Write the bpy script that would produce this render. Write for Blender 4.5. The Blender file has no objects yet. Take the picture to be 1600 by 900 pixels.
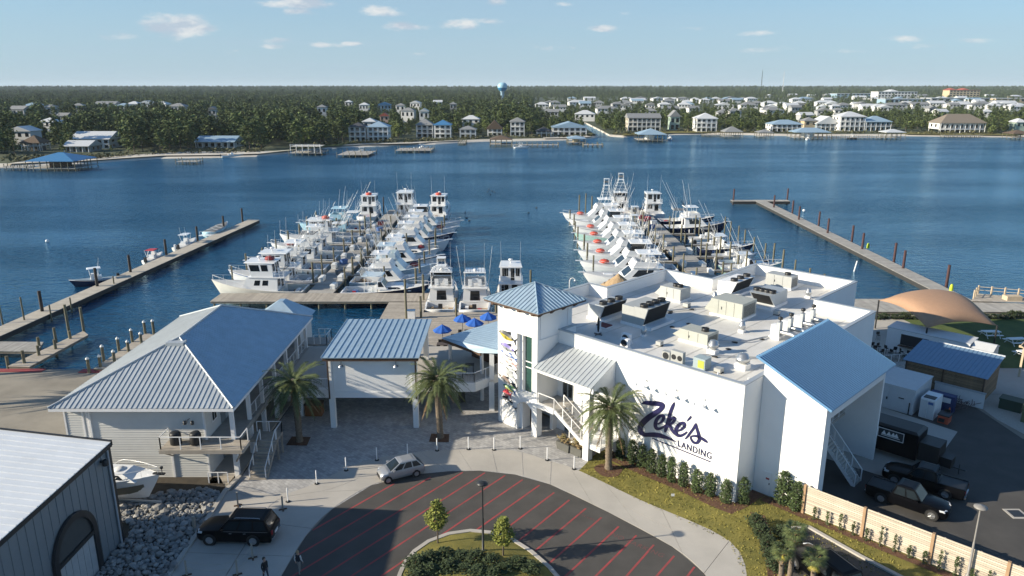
import bpy, bmesh, math, random
import numpy as np
from mathutils import Vector, Matrix
R = math.radians
rnd = random.Random(7)
scene = bpy.context.scene
col = scene.collection
# camera, world, sun, exposure
CAM_H, FPX, PITCH = 31.0, 1150.0, math.atan(316 / 1150)
cam = bpy.data.cameras.new('camera'); cam_o = bpy.data.objects.new('camera', cam); col.objects.link(cam_o)
cam_o.location = (0, 0, CAM_H); cam_o.rotation_euler = (math.pi / 2 - PITCH, 0, 0)
cam.sensor_width = 36; cam.lens = FPX / 1600 * 36; cam.clip_start = 0.5; cam.clip_end = 90000
scene.camera = cam_o
SUN_EL, SUN_AZ = R(21.5), R(180 + 10.5)            # azimuth measured from +X, towards the sun
sun_dir = Vector((math.cos(SUN_AZ) * math.cos(SUN_EL), math.sin(SUN_AZ) * math.cos(SUN_EL), math.sin(SUN_EL)))
_c, _s = math.cos(PITCH), math.sin(PITCH)
sl = bpy.data.lights.new('sun', 'SUN'); sl.energy = 5.0; sl.angle = R(0.5); sl.color = (1.0, 0.89, 0.70)
so = bpy.data.objects.new('sun', sl); col.objects.link(so)
so.rotation_euler = sun_dir.to_track_quat('Z', 'Y').to_euler(); so.location = (-60, -20, 60)
world = bpy.data.worlds.new('World'); scene.world = world; world.use_nodes = True
scene.view_settings.view_transform = 'Standard'; scene.view_settings.look = 'None'
scene.view_settings.exposure = 0.82; scene.view_settings.gamma = 1.0
def build_world():
 nt = world.node_tree; nt.nodes.clear()
 N = nt.nodes.new; L = nt.links.new
 out = N('ShaderNodeOutputWorld'); bg = N('ShaderNodeBackground'); bg.inputs['Strength'].default_value = 0.074
 sky = N('ShaderNodeTexSky'); sky.sky_type = 'NISHITA'; sky.sun_disc = False
 sky.sun_elevation = SUN_EL; sky.sun_rotation = math.pi / 2 - SUN_AZ
 sky.altitude = 30; sky.air_density = 1.0; sky.dust_density = 0.3; sky.ozone_density = 2.5
 tc = N('ShaderNodeTexCoord'); sep = N('ShaderNodeSeparateXYZ'); L(tc.outputs['Generated'], sep.inputs[0])
 zc = N('ShaderNodeMath'); zc.operation = 'MAXIMUM'; zc.inputs[1].default_value = 0.004; L(sep.outputs['Z'], zc.inputs[0])
 dv = N('ShaderNodeVectorMath'); dv.operation = 'DIVIDE'
 cb = N('ShaderNodeCombineXYZ'); L(zc.outputs[0], cb.inputs[0]); L(zc.outputs[0], cb.inputs[1]); cb.inputs[2].default_value = 1e6
 L(tc.outputs['Generated'], dv.inputs[0]); L(cb.outputs[0], dv.inputs[1])
 def noise(scale, detail, rough, off):
  mp = N('ShaderNodeMapping'); mp.inputs['Location'].default_value = off
  mp.inputs['Scale'].default_value = (scale, scale, scale); L(dv.outputs[0], mp.inputs[0])
  n = N('ShaderNodeTexNoise'); n.inputs['Scale'].default_value = 1; n.inputs['Detail'].default_value = detail
  n.inputs['Roughness'].default_value = rough; L(mp.outputs[0], n.inputs['Vector']); return n.outputs['Fac']
 def mapr(v, a, b, c, d):
  m = N('ShaderNodeMapRange'); m.interpolation_type = 'SMOOTHSTEP'
  for k, x in zip(range(1, 5), (a, b, c, d)): m.inputs[k].default_value = x
  L(v, m.inputs[0]); return m.outputs[0]
 def mul(a, b):
  m = N('ShaderNodeMath'); m.operation = 'MULTIPLY'; L(a, m.inputs[0])
  if isinstance(b, float): m.inputs[1].default_value = b
  else: L(b, m.inputs[1])
  return m.outputs[0]
 def vm(op, a, b):
  m = N('ShaderNodeVectorMath'); m.operation = op; L(a, m.inputs[0]); m.inputs[1].default_value = b; return m.outputs
 def mth(op, a, b):
  m = N('ShaderNodeMath'); m.operation = op; L(a, m.inputs[0])
  if isinstance(b, float): m.inputs[1].default_value = b
  else: L(b, m.inputs[1])
  return m.outputs[0]
 tot = None
 for px, py, rx, ry, k in CLOUDS:
  rx, ry = rx * 1.25, ry * 1.35
  d = Vector(((px - 800) / FPX, _c - (py - 450) / FPX * _s, -_s - (py - 450) / FPX * _c)).normalized()
  ln = vm('LENGTH', vm('MULTIPLY', vm('SUBTRACT', tc.outputs['Generated'], d)[0], (FPX / rx, FPX / rx * .3, FPX / ry))[0], (0, 0, 0))[1]
  e = mapr(ln, 0.0, 1.0, k, 0.0); tot = e if tot is None else mth('MAXIMUM', tot, e)
 def anoise(sc, off, det=5):
  mp = N('ShaderNodeMapping'); mp.inputs['Scale'].default_value = sc; mp.inputs['Location'].default_value = off; L(tc.outputs['Generated'], mp.inputs[0])
  n = N('ShaderNodeTexNoise'); n.inputs['Scale'].default_value = 1; n.inputs['Detail'].default_value = det; n.inputs['Roughness'].default_value = .6; L(mp.outputs[0], n.inputs['Vector']); return n.outputs['Fac']
 fine = anoise((34, 34, 95), (0, 0, 0)); wide = mapr(anoise((5, 5, 14), (2.2, 7.1, 1.3), 3), .56, .70, 0.0, .75)
 high = mapr(sep.outputs['Z'], .13, .22, 0.0, 1.0)
 tot = mth('MAXIMUM', tot, mul(wide, high)); puff = mapr(mth('ADD', tot, mth('SUBTRACT', mul(fine, 1.3), .65)), 0.30, 0.85, 0.0, 1.0)
 veil = mapr(noise(0.16, 4, 0.5, (0.4, 6.3, 0)), 0.40, 0.75, 0, 0.22)
 hz = mapr(sep.outputs['Z'], 0.0, 0.30, 0.8, 0.0)
 teal = N('ShaderNodeMix'); teal.data_type = 'RGBA'; teal.blend_type = 'MULTIPLY'; teal.inputs[0].default_value = 1.0
 L(sky.outputs[0], teal.inputs[6]); teal.inputs[7].default_value = SKY_TINT
 m0 = N('ShaderNodeMix'); m0.data_type = 'RGBA'; L(hz, m0.inputs[0]); L(teal.outputs[2], m0.inputs[6]); m0.inputs[7].default_value = SKY_PALE
 m1 = N('ShaderNodeMix'); m1.data_type = 'RGBA'; L(veil, m1.inputs[0]); L(m0.outputs[2], m1.inputs[6]); m1.inputs[7].default_value = SKY_PALE
 m2 = N('ShaderNodeMix'); m2.data_type = 'RGBA'; L(mul(puff, 0.85), m2.inputs[0]); L(m1.outputs[2], m2.inputs[6])
 shade = N('ShaderNodeMix'); shade.data_type = 'RGBA'; L(mapr(anoise((20, 20, 50), (0, 0, .35)), 0.38, 0.58, 0, 1), shade.inputs[0])
 shade.inputs[6].default_value = (3.9, 4.5, 5.3, 1); shade.inputs[7].default_value = (6.6, 6.6, 6.5, 1)
 L(shade.outputs[2], m2.inputs[7])
 L(m2.outputs[2], bg.inputs['Color']); L(bg.outputs[0], out.inputs[0])
SKY_TINT = (0.55, 0.90, 1.12, 1); SKY_PALE = (3.45, 4.5, 5.5, 1)
CLOUDS = [(276, 42, 62, 22, .95), (190, 56, 48, 12, .6), (465, 5, 70, 12, 1), (470, 18, 40, 9, .8), (590, 17, 50, 11, .95), (633, 41, 46, 10, .9), (722, 38, 50, 12, .85), (760, 33, 40, 8, .6), (430, 62, 36, 8, .7), (425, 72, 40, 6, .5), (508, 70, 34, 6, .75), (548, 68, 24, 5, .7), (938, 45, 40, 8, .8), (1190, 52, 50, 7, .5), (1200, 78, 70, 7, .5), (1410, 60, 42, 7, .55), (1460, 72, 40, 6, .5), (1515, 64, 44, 7, .5), (1310, 80, 50, 6, .45), (850, 74, 70, 8, .45), (640, 84, 70, 6, .35), (775, 3, 24, 8, .7), (880, 5, 26, 6, .6), (980, 20, 36, 6, .45), (350, 80, 80, 8, .35), (1085, 44, 40, 6, .45)]
build_world()
# measuring helpers
def P(x, y, z=0.0):
 """ground (or level z) point whose picture lies at pixel x, y of the 1600 px photograph"""
 u, v = (x - 800) / FPX, (y - 450) / FPX
 d = (u, _c - v * _s, -_s - v * _c); t = (z - CAM_H) / d[2]
 return Vector((d[0] * t, d[1] * t, z))
A0 = Vector((17.15, 50.3, 0))
def W(a, b, z=0.0):
 return Vector((A0.x + (a + b) * .70711, A0.y + (b - a) * .70711, z))
ROT = R(-45)
# object helpers
def link(o, parent=None):
 col.objects.link(o)
 if parent is not None: o.parent = parent
 return o
def tag(o, label=None, cat=None, group=None, kind=None):
 if label: o['label'] = label
 if cat: o['category'] = cat
 if group: o['group'] = group
 if kind: o['kind'] = kind
 return o
def thing(name, label, cat, loc=(0, 0, 0), rz=0.0, group=None):
 o = bpy.data.objects.new(name, None); o.empty_display_size = 0.3; col.objects.link(o)
 o.location = loc; o.rotation_euler = (0, 0, rz)
 return tag(o, label, cat, group)
KIDS = {}
def copy_tree(root, loc, rz=None, label=None, group=None, scale=None):
 """a copy of a thing with copies of its parts and sub-parts (mesh data shared)"""
 def cp(o, parent):
  c = o.copy(); col.objects.link(c); c.parent = parent
  for k in list(o.children): cp(k, c)
  return c
 r = root.copy(); col.objects.link(r); r.location = loc
 if rz is not None: r.rotation_euler = (0, 0, rz)
 if scale is not None: r.scale = scale if hasattr(scale, '__len__') else (scale,) * 3
 if label: r['label'] = label
 if group: r['group'] = group
 for k in list(root.children): cp(k, r)
 return r
ORD = ('nearest', 'second', 'third', 'fourth', 'fifth', 'sixth', 'seventh', 'eighth', 'ninth', 'tenth', 'eleventh', 'twelfth', 'thirteenth', 'fourteenth', 'fifteenth', 'sixteenth')
class MB:
 """collects faces; build() links them as ONE mesh object"""
 def __init__(s): s.v = []; s.f = []; s.m = []; s.sm = []
 def add(s, pts, faces, mi=0, smooth=False):
  n = len(s.v); s.v.extend([tuple(p) for p in pts])
  for f in faces: s.f.append([i + n for i in f]); s.m.append(mi); s.sm.append(smooth)
  return s
 def poly(s, pts, mi=0): return s.add(pts, [list(range(len(pts)))], mi)
 def box(s, x0, x1, y0, y1, z0, z1, mi=0, bottom=True):
  p = [(x0, y0, z0), (x1, y0, z0), (x1, y1, z0), (x0, y1, z0), (x0, y0, z1), (x1, y0, z1), (x1, y1, z1), (x0, y1, z1)]
  f = [[4, 5, 6, 7], [0, 1, 5, 4], [1, 2, 6, 5], [2, 3, 7, 6], [3, 0, 4, 7]]
  if bottom: f.append([3, 2, 1, 0])
  return s.add(p, f, mi)
 def hexa(s, lo, hi, mi=0):
  """two quads (4 pts each, same winding, lo below hi)"""
  return s.add(list(lo) + list(hi), [[4, 5, 6, 7], [0, 1, 5, 4], [1, 2, 6, 5], [2, 3, 7, 6], [3, 0, 4, 7], [3, 2, 1, 0]], mi)
 def frus(s, x0, x1, w0, z0, X0, X1, w1, z1, mi=0):
  """cabin-like block: bottom from x0..x1 half width w0, top X0..X1 half width w1"""
  return s.hexa([(x0, -w0, z0), (x1, -w0, z0), (x1, w0, z0), (x0, w0, z0)], [(X0, -w1, z1), (X1, -w1, z1), (X1, w1, z1), (X0, w1, z1)], mi)
 def prism(s, pts, z0, z1, mi=0, bottom=True):
  n = len(pts); p = [(q[0], q[1], z0) for q in pts] + [(q[0], q[1], z1) for q in pts]
  f = [list(range(n, 2 * n))] + [[i, (i + 1) % n, n + (i + 1) % n, n + i] for i in range(n)]
  if bottom: f.append(list(range(n - 1, -1, -1)))
  return s.add(p, f, mi)
 def slab(s, pts, t, mi=0):
  """planar 3-D polygon thickened downwards along its normal"""
  n = len(pts); pts = [Vector(q) for q in pts]
  nr = Vector((0, 0, 0))
  for i in range(n): nr += pts[i].cross(pts[(i + 1) % n])
  if nr.length < 1e-12: return s
  nr.normalize(); q = [p - nr * t for p in pts]
  return s.add(pts + q, [list(range(n)), list(range(2 * n - 1, n - 1, -1))] + [[(i + 1) % n, i, n + i, n + (i + 1) % n] for i in range(n)], mi)
 def tube(s, a, b, r0, r1=None, n=6, mi=0, caps=True, smooth=True):
  a, b = Vector(a), Vector(b); r1 = r0 if r1 is None else r1
  d = (b - a); 
  if d.length < 1e-9: return s
  d.normalize(); u = d.orthogonal().normalized(); w = d.cross(u)
  p = []
  for c, r in ((a, r0), (b, r1)):
   for i in range(n):
    t = 2 * math.pi * i / n; p.append(c + u * (math.cos(t) * r) + w * (math.sin(t) * r))
  f = [[i, (i + 1) % n, n + (i + 1) % n, n + i] for i in range(n)]
  s.add(p, f, mi, smooth)
  if caps: s.add(p[:n], [list(range(n - 1, -1, -1))], mi); s.add(p[n:], [list(range(n))], mi)
  return s
 def path(s, pts, r, n=6, mi=0, rs=None, caps=True):
  pts = [Vector(p) for p in pts]; k = len(pts); P_ = []
  u = None
  for i, c in enumerate(pts):
   d = (pts[min(i + 1, k - 1)] - pts[max(i - 1, 0)]).normalized()
   u = d.orthogonal().normalized() if u is None else (u - d * u.dot(d)).normalized()
   w = d.cross(u); rr = rs[i] if rs else r
   for j in range(n):
    t = 2 * math.pi * j / n; P_.append(c + u * (math.cos(t) * rr) + w * (math.sin(t) * rr))
  f = [[i * n + j, i * n + (j + 1) % n, (i + 1) * n + (j + 1) % n, (i + 1) * n + j] for i in range(k - 1) for j in range(n)]
  s.add(P_, f, mi, True)
  if caps: s.add(P_[:n], [list(range(n - 1, -1, -1))], mi); s.add(P_[-n:], [list(range(n))], mi)
  return s
 def lathe(s, c, prof, n=10, mi=0, smooth=True):
  """profile [(r, z), ...] turned about the vertical through c"""
  c = Vector(c); p = []
  for r, z in prof:
   for j in range(n):
    t = 2 * math.pi * j / n; p.append((c.x + r * math.cos(t), c.y + r * math.sin(t), c.z + z))
  k = len(prof)
  f = [[i * n + j, i * n + (j + 1) % n, (i + 1) * n + (j + 1) % n, (i + 1) * n + j] for i in range(k - 1) for j in range(n)]
  s.add(p, f, mi, smooth)
  s.add(p[:n], [list(range(n - 1, -1, -1))], mi); s.add(p[-n:], [list(range(n))], mi)
  return s
 def ring(s, outer, inner, z0, z1, zi, mi=0):
  """wall standing on outer loop z0..z1 with inner face down to zi"""
  n = len(outer); p = [(q[0], q[1], z0) for q in outer] + [(q[0], q[1], z1) for q in outer] + [(q[0], q[1], z1) for q in inner] + [(q[0], q[1], zi) for q in inner]
  f = []
  for i in range(n):
   j = (i + 1) % n
   f += [[i, j, n + j, n + i], [n + i, n + j, 2 * n + j, 2 * n + i], [2 * n + i, 2 * n + j, 3 * n + j, 3 * n + i]]
  return s.add(p, f, mi)
 def mesh(s, name, mats):
  me = bpy.data.meshes.new(name); me.from_pydata(s.v, [], s.f)
  for m in (mats if isinstance(mats, (list, tuple)) else [mats]): me.materials.append(m)
  me.polygons.foreach_set('material_index', s.m); me.polygons.foreach_set('use_smooth', s.sm)
  me.update(); return me
 def build(s, name, mats, parent=None, loc=None, rz=None, fix=True):
  me = s.mesh(name, mats)
  if fix:
   bm = bmesh.new(); bm.from_mesh(me); bmesh.ops.recalc_face_normals(bm, faces=bm.faces); bm.to_mesh(me); bm.free()
  o = bpy.data.objects.new(name, me); link(o, parent)
  if loc is not None: o.location = loc
  if rz is not None: o.rotation_euler = (0, 0, rz)
  return o
def offset_loop(pts, d):
 """inset a ccw rectilinear or general polygon by d"""
 n = len(pts); out = []
 for i in range(n):
  p0, p1, p2 = Vector(pts[i - 1]), Vector(pts[i]), Vector(pts[(i + 1) % n])
  a, b = (p1 - p0).normalized(), (p2 - p1).normalized()
  na, nb = Vector((-a.y, a.x)), Vector((-b.y, b.x))
  m = na + nb; m = m / max(1e-6, m.length_squared) * 2
  out.append(p1 + m * d)
 return [(q.x, q.y) for q in out]
def clip_u(poly, u, lo, hi):
 """clip a 3-D polygon to lo <= p.u <= hi"""
 def half(pl, sgn, lim):
  res = []
  for i in range(len(pl)):
   a, b = pl[i], pl[(i + 1) % len(pl)]; da, db = sgn * (a.dot(u) - lim), sgn * (b.dot(u) - lim)
   if da <= 0: res.append(a)
   if (da < 0 < db) or (db < 0 < da): res.append(a + (b - a) * (da / (da - db)))
  return res
 pl = half(poly, 1, hi); pl = half(pl, -1, lo) if len(pl) > 2 else []
 return pl
def seam_roof(parent, pts, across, width, m, t=0.05, rib=0.05, single=False, name='roof_panel', ribw=0.05):
 """metal roof plane: one piece per pan with its standing seam; single=True joins them"""
 pts = [Vector(p) for p in pts]; u = Vector(across).normalized()
 n = (pts[1] - pts[0]).cross(pts[2] - pts[0]).normalized()
 if n.z < 0: pts.reverse(); n = -n
 us = [p.dot(u) for p in pts]; k = max(1, round((max(us) - min(us)) / width)); w = (max(us) - min(us)) / k
 J = MB(); made = []
 for i in range(k):
  lo = min(us) + i * w; pl = clip_u(pts, u, lo + 0.004, lo + w - 0.004)
  if len(pl) < 3: continue
  b = J if single else MB()
  b.slab(pl, t)
  rb = clip_u(pts, u, lo + 0.004, lo + ribw)
  if len(rb) > 2: b.slab([q + n * rib for q in rb], rib)
  if not single: made.append(b.build(name, m, parent))
 if single:
  o = J.build(name, m, parent); o['kind'] = 'stuff'; made = [o]
 return made
def boards(mb, pts, across, width, gap, t):
 """planks laid across a planar polygon"""
 pts = [Vector(p) for p in pts]; u = Vector(across).normalized(); us = [p.dot(u) for p in pts]; lo, hi = min(us), max(us)
 k = max(1, round((hi - lo) / width)); w = (hi - lo) / k
 for i in range(k):
  pl = clip_u(pts, u, lo + i * w + gap / 2, lo + (i + 1) * w - gap / 2)
  if len(pl) > 2: mb.slab(pl, t)
 return mb
def panel(mb, quad, u0, u1, v0, v1, off=0.02, mi=0, t=0.03):
 """thin pane lying on a quad face (corners: bl, br, tr, tl), lifted by off along its outward normal"""
 bl, br, tr, tl = [Vector(q) for q in quad]; n = (br - bl).cross(tl - bl).normalized()
 def at(u, v): return (bl * (1 - u) + br * u) * (1 - v) + (tl * (1 - u) + tr * u) * v
 q = [at(u0, v0) + n * off, at(u1, v0) + n * off, at(u1, v1) + n * off, at(u0, v1) + n * off]
 return mb.slab(q, t, mi)
# materials
MATS = {}
def mat(name, c, rough=0.6, metal=0.0, var=0.12, scale=2.0, bump=0.0, bscale=25.0, spec=0.5, isl=0.0, stretch=(1, 1, 1), c2=None, detail=5, coat=0.0):
 if name in MATS: return MATS[name]
 m = bpy.data.materials.new(name); m.use_nodes = True; nt = m.node_tree; N = nt.nodes.new; L = nt.links.new
 b = nt.nodes['Principled BSDF']; b.inputs['Roughness'].default_value = rough; b.inputs['Metallic'].default_value = metal
 b.inputs['Specular IOR Level'].default_value = spec; b.inputs['Coat Weight'].default_value = coat
 tc = N('ShaderNodeTexCoord'); mp = N('ShaderNodeMapping'); mp.inputs['Scale'].default_value = stretch; L(tc.outputs['Object'], mp.inputs[0])
 no = N('ShaderNodeTexNoise'); no.inputs['Scale'].default_value = scale; no.inputs['Detail'].default_value = detail; no.inputs['Roughness'].default_value = 0.6
 L(mp.outputs[0], no.inputs['Vector'])
 ra = N('ShaderNodeMapRange'); ra.inputs[1].default_value = 0.25; ra.inputs[2].default_value = 0.75
 L(no.outputs['Fac'], ra.inputs[0])
 mx = N('ShaderNodeMix'); mx.data_type = 'RGBA'
 if c2 is None:
  a = [max(0, x * (1 - var)) for x in c]; d = [x * (1 + var) for x in c]
 else: a, d = c, c2
 mx.inputs[6].default_value = (*a, 1); mx.inputs[7].default_value = (*d, 1); L(ra.outputs[0], mx.inputs[0])
 out = mx.outputs[2]
 if isl:
  g = N('ShaderNodeNewGeometry'); r2 = N('ShaderNodeMapRange'); r2.inputs[3].default_value = 1 - isl; r2.inputs[4].default_value = 1 + isl
  L(g.outputs['Random Per Island'], r2.inputs[0])
  m2 = N('ShaderNodeVectorMath'); m2.operation = 'SCALE'; L(out, m2.inputs[0]); L(r2.outputs[0], m2.inputs['Scale']); out = m2.outputs[0]
 L(out, b.inputs['Base Color'])
 if bump:
  n2 = N('ShaderNodeTexNoise'); n2.inputs['Scale'].default_value = bscale; n2.inputs['Detail'].default_value = 4; L(mp.outputs[0], n2.inputs['Vector'])
  bp = N('ShaderNodeBump'); bp.inputs['Strength'].default_value = bump; bp.inputs['Distance'].default_value = 0.05
  L(n2.outputs['Fac'], bp.inputs['Height']); L(bp.outputs[0], b.inputs['Normal'])
 MATS[name] = m; return m
def obj_tint(m, amt=0.2):
 """each object of this material a little lighter or darker than the next"""
 nt = m.node_tree; b = nt.nodes['Principled BSDF']; lk = b.inputs['Base Color'].links[0]; src = lk.from_socket
 oi = nt.nodes.new('ShaderNodeObjectInfo'); r = nt.nodes.new('ShaderNodeMapRange'); r.inputs[3].default_value = 1 - amt; r.inputs[4].default_value = 1 + amt
 nt.links.new(oi.outputs['Random'], r.inputs[0]); s = nt.nodes.new('ShaderNodeVectorMath'); s.operation = 'SCALE'
 nt.links.new(src, s.inputs[0]); nt.links.new(r.outputs[0], s.inputs['Scale']); nt.links.new(s.outputs[0], b.inputs['Base Color']); return m
white_wall = mat('white_stucco', (0.80, 0.80, 0.79), 0.75, var=0.03, scale=0.6, bump=0.15, bscale=60)
white_trim = mat('white_trim', (0.78, 0.78, 0.78), 0.5, var=0.03)
roof_white = mat('white_membrane', (0.50, 0.48, 0.44), 0.55, c2=(.74, .73, .71), scale=0.30, detail=9, bump=.05, bscale=3)
cap_metal = mat('cap_metal', (0.42, 0.45, 0.48), 0.4, 0.3, var=0.05)
galv = mat('galvanised_sheet', (0.46, 0.49, 0.51), 0.5, 0.35, var=0.10, scale=0.8, isl=0.05)
galv_blue = mat('galvanised_roof', (0.37, 0.48, 0.57), 0.42, 0.35, var=0.12, scale=1.2, isl=0.05)  # bluer galvanised sheet; on hip roof and pavilion its blue stands for reflected sky
steel = mat('brushed_steel', (0.50, 0.51, 0.51), 0.35, 0.8, var=0.1)
glass = mat('dark_glass', (0.012, 0.02, 0.022), 0.06, var=0.2, spec=0.8)
glass_green = mat('green_glass', (0.03, 0.075, 0.065), 0.08, var=0.15, spec=0.8)
black = mat('black_plastic', (0.012, 0.012, 0.013), 0.5, var=0.2)
dark_metal = mat('dark_metal', (0.035, 0.037, 0.04), 0.45, 0.3)
wood_brown = mat('dark_timber', (0.085, 0.05, 0.032), 0.75, var=0.3, scale=6, stretch=(1, 1, 4))
deck_wood = mat('weathered_deck_boards', (0.36, 0.32, 0.27), 0.85, var=0.18, scale=1.5, isl=0.14, bump=0.2)
deck_grey = mat('grey_deck_boards', (0.33, 0.315, 0.29), 0.85, var=0.2, scale=1.2, isl=0.14, bump=0.2)
pile_wood = mat('pile_timber', (0.085, 0.075, 0.052), 0.85, var=0.35, scale=2, stretch=(3, 3, 0.5), c2=(0.19, 0.18, 0.12))
pile_dark = mat('creosote_timber', (0.035, 0.026, 0.022), 0.7, var=0.3)
pile_rust = mat('rust_red_pile', (0.06, 0.026, 0.026), 0.7, var=0.3)
# setting: water, land, ground sheets
def node_mat(name, build):
 m = bpy.data.materials.new(name); m.use_nodes = True; nt = m.node_tree
 build(nt, nt.nodes.new, nt.links.new, nt.nodes['Principled BSDF']); MATS[name] = m; return m
def water_nodes(nt, N, L, b):
 tc = N('ShaderNodeTexCoord')
 def noise(scale, st, detail=3, rough=.55):
  mp = N('ShaderNodeMapping'); mp.inputs['Scale'].default_value = st; L(tc.outputs['Object'], mp.inputs[0])
  n = N('ShaderNodeTexNoise'); n.inputs['Scale'].default_value = scale; n.inputs['Detail'].default_value = detail; n.inputs['Roughness'].default_value = rough
  L(mp.outputs[0], n.inputs['Vector']); return n.outputs['Fac']
 wind = N('ShaderNodeMapRange'); wind.interpolation_type = 'SMOOTHSTEP'
 for k, x in zip(range(1, 5), (0.34, 0.68, 0.35, 0.85)): wind.inputs[k].default_value = x
 L(noise(0.008, (1, 3.6, 1), 4), wind.inputs[0])
 h1 = noise(0.42, (1, 1.9, 1), 4, .6); h2 = noise(1.7, (1, 1.5, 1), 3, .6)
 ad = N('ShaderNodeMath'); ad.operation = 'MULTIPLY_ADD'; L(h2, ad.inputs[0]); ad.inputs[1].default_value = 0.35; L(h1, ad.inputs[2])
 bp = N('ShaderNodeBump'); bp.inputs['Distance'].default_value = 1.3; L(wind.outputs[0], bp.inputs['Strength']); L(ad.outputs[0], bp.inputs['Height'])
 df = N('ShaderNodeBsdfDiffuse'); df.inputs['Color'].default_value = (0.004, 0.053, 0.125, 1); L(bp.outputs[0], df.inputs['Normal'])
 gl = N('ShaderNodeBsdfGlossy'); gl.inputs['Roughness'].default_value = 0.12; gl.inputs['Color'].default_value = (0.66, 0.89, 1.0, 1); L(bp.outputs[0], gl.inputs['Normal'])
 fr = N('ShaderNodeFresnel'); fr.inputs['IOR'].default_value = 1.333; L(bp.outputs[0], fr.inputs['Normal'])
 cp = N('ShaderNodeMapRange'); cp.interpolation_type = 'SMOOTHSTEP'
 for k, x in zip(range(1, 5), (0.02, 0.38, 0.02, 0.80)): cp.inputs[k].default_value = x
 L(fr.outputs[0], cp.inputs[0]); mx = N('ShaderNodeMixShader'); L(cp.outputs[0], mx.inputs[0]); L(df.outputs[0], mx.inputs[1]); L(gl.outputs[0], mx.inputs[2])
 L(mx.outputs[0], nt.nodes['Material Output'].inputs['Surface'])
WATER_Z = -0.7
m_water = node_mat('bay_water', water_nodes)
m_far_land = mat('far_ground_cover', (0.035, 0.05, 0.02), 0.95, c2=(0.07, 0.085, 0.04), scale=0.02)
m_sand = mat('white_sand', (0.52, 0.48, 0.42), 0.95, var=0.18, scale=0.12, bump=0.2, bscale=2)
m_asph = mat('asphalt', (0.046, 0.043, 0.040), 0.85, c2=(.082, .076, .070), scale=0.42, bump=0.25, bscale=45, detail=10)
m_conc = mat('concrete', (0.40, 0.375, 0.34), 0.85, var=0.13, scale=0.35, bump=0.12, bscale=30, detail=9, isl=0.04)
m_old_conc = mat('old_concrete', (0.25, 0.225, 0.185), 0.9, var=0.3, scale=0.22, bump=0.2, bscale=20, detail=9)
m_lawn = mat('lawn_grass', (0.095, 0.095, 0.018), 0.95, c2=(0.25, 0.21, 0.045), scale=0.75, bump=0.9, bscale=14, detail=10)
m_lawn2 = mat('green_lawn', (0.045, 0.08, 0.016), 0.95, c2=(0.10, 0.13, 0.03), scale=0.6, bump=0.8, bscale=14, detail=8)
m_mulch = mat('pine_straw_mulch', (0.075, 0.036, 0.02), 0.95, c2=(0.17, 0.09, 0.055), scale=5, bump=0.9, bscale=30, detail=8)
m_gravel = mat('pale_gravel', (0.30, 0.28, 0.25), 0.95, c2=(0.48, 0.45, 0.40), scale=7, bump=0.6, bscale=30)
m_red = mat('red_marking_paint', (0.19, 0.05, 0.05), 0.8, c2=(.38, .05, .055), scale=0.9, detail=9)
m_faint = mat('faded_red_paint', (0.085, 0.062, 0.058), 0.85, c2=(.19, .055, .055), scale=1.5)
m_mud = mat('dark_shore_mud', (0.05, 0.04, 0.028), 0.95, var=0.4, scale=1, bump=0.5)
def paver_nodes(nt, N, L, b):
 tc = N('ShaderNodeTexCoord'); mp = N('ShaderNodeMapping'); mp.inputs['Rotation'].default_value = (0, 0, R(40)); L(tc.outputs['Object'], mp.inputs[0])
 br = N('ShaderNodeTexBrick'); br.inputs['Scale'].default_value = 1.0; br.inputs['Brick Width'].default_value = 0.42; br.inputs['Row Height'].default_value = 0.28
 br.inputs['Mortar Size'].default_value = 0.012; br.inputs['Bias'].default_value = 0.1
 br.inputs['Color1'].default_value = (0.29, 0.285, 0.285, 1); br.inputs['Color2'].default_value = (0.43, 0.42, 0.41, 1); br.inputs['Mortar'].default_value = (0.24, 0.235, 0.23, 1)
 L(mp.outputs[0], br.inputs['Vector'])
 n = N('ShaderNodeTexNoise'); n.inputs['Scale'].default_value = 0.8; n.inputs['Detail'].default_value = 7; L(tc.outputs['Object'], n.inputs['Vector'])
 r = N('ShaderNodeMapRange'); r.inputs[1].default_value = .3; r.inputs[2].default_value = .7; r.inputs[3].default_value = .85; r.inputs[4].default_value = 1.12; L(n.outputs['Fac'], r.inputs[0])
 s = N('ShaderNodeVectorMath'); s.operation = 'SCALE'; L(br.outputs['Color'], s.inputs[0]); L(r.outputs[0], s.inputs['Scale']); L(s.outputs[0], b.inputs['Base Color'])
 b.inputs['Roughness'].default_value = 0.8
 bp = N('ShaderNodeBump'); bp.inputs['Strength'].default_value = 0.4; bp.inputs['Distance'].default_value = 0.02; bp.invert = True; L(br.outputs['Fac'], bp.inputs['Height']); L(bp.outputs[0], b.inputs['Normal'])
m_paver = node_mat('tumbled_pavers', paver_nodes)
def sheet(name, pts, z, m, kind='structure', parent=None):
 b = MB(); b.poly([(p[0], p[1], z) for p in pts])
 o = b.build(name, m, parent, fix=False)
 if o.data.polygons[0].normal.z < 0: o.data.flip_normals()
 bm = bmesh.new(); bm.from_mesh(o.data); bmesh.ops.triangulate(bm, faces=bm.faces, ngon_method='EAR_CLIP'); bm.to_mesh(o.data); bm.free()
 if kind: o['kind'] = kind
 return o
sheet('water', [(-9000, -300), (9000, -300), (9000, 2500), (-9000, 2500)], WATER_Z, m_water)
def shorev(x, y): return P(x, y, WATER_Z).xy
SH_L = [(-2500, 330)] + [tuple(shorev(*q)) for q in ((0, 262), (60, 259), (120, 257), (190, 252), (250, 248), (330, 247), (400, 245), (450, 240), (500, 233), (560, 230), (620, 228),
  (680, 226), (720, 223), (770, 221), (800, 221), (850, 220), (900, 219), (925, 217))] + [(54.5, 476)]
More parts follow.
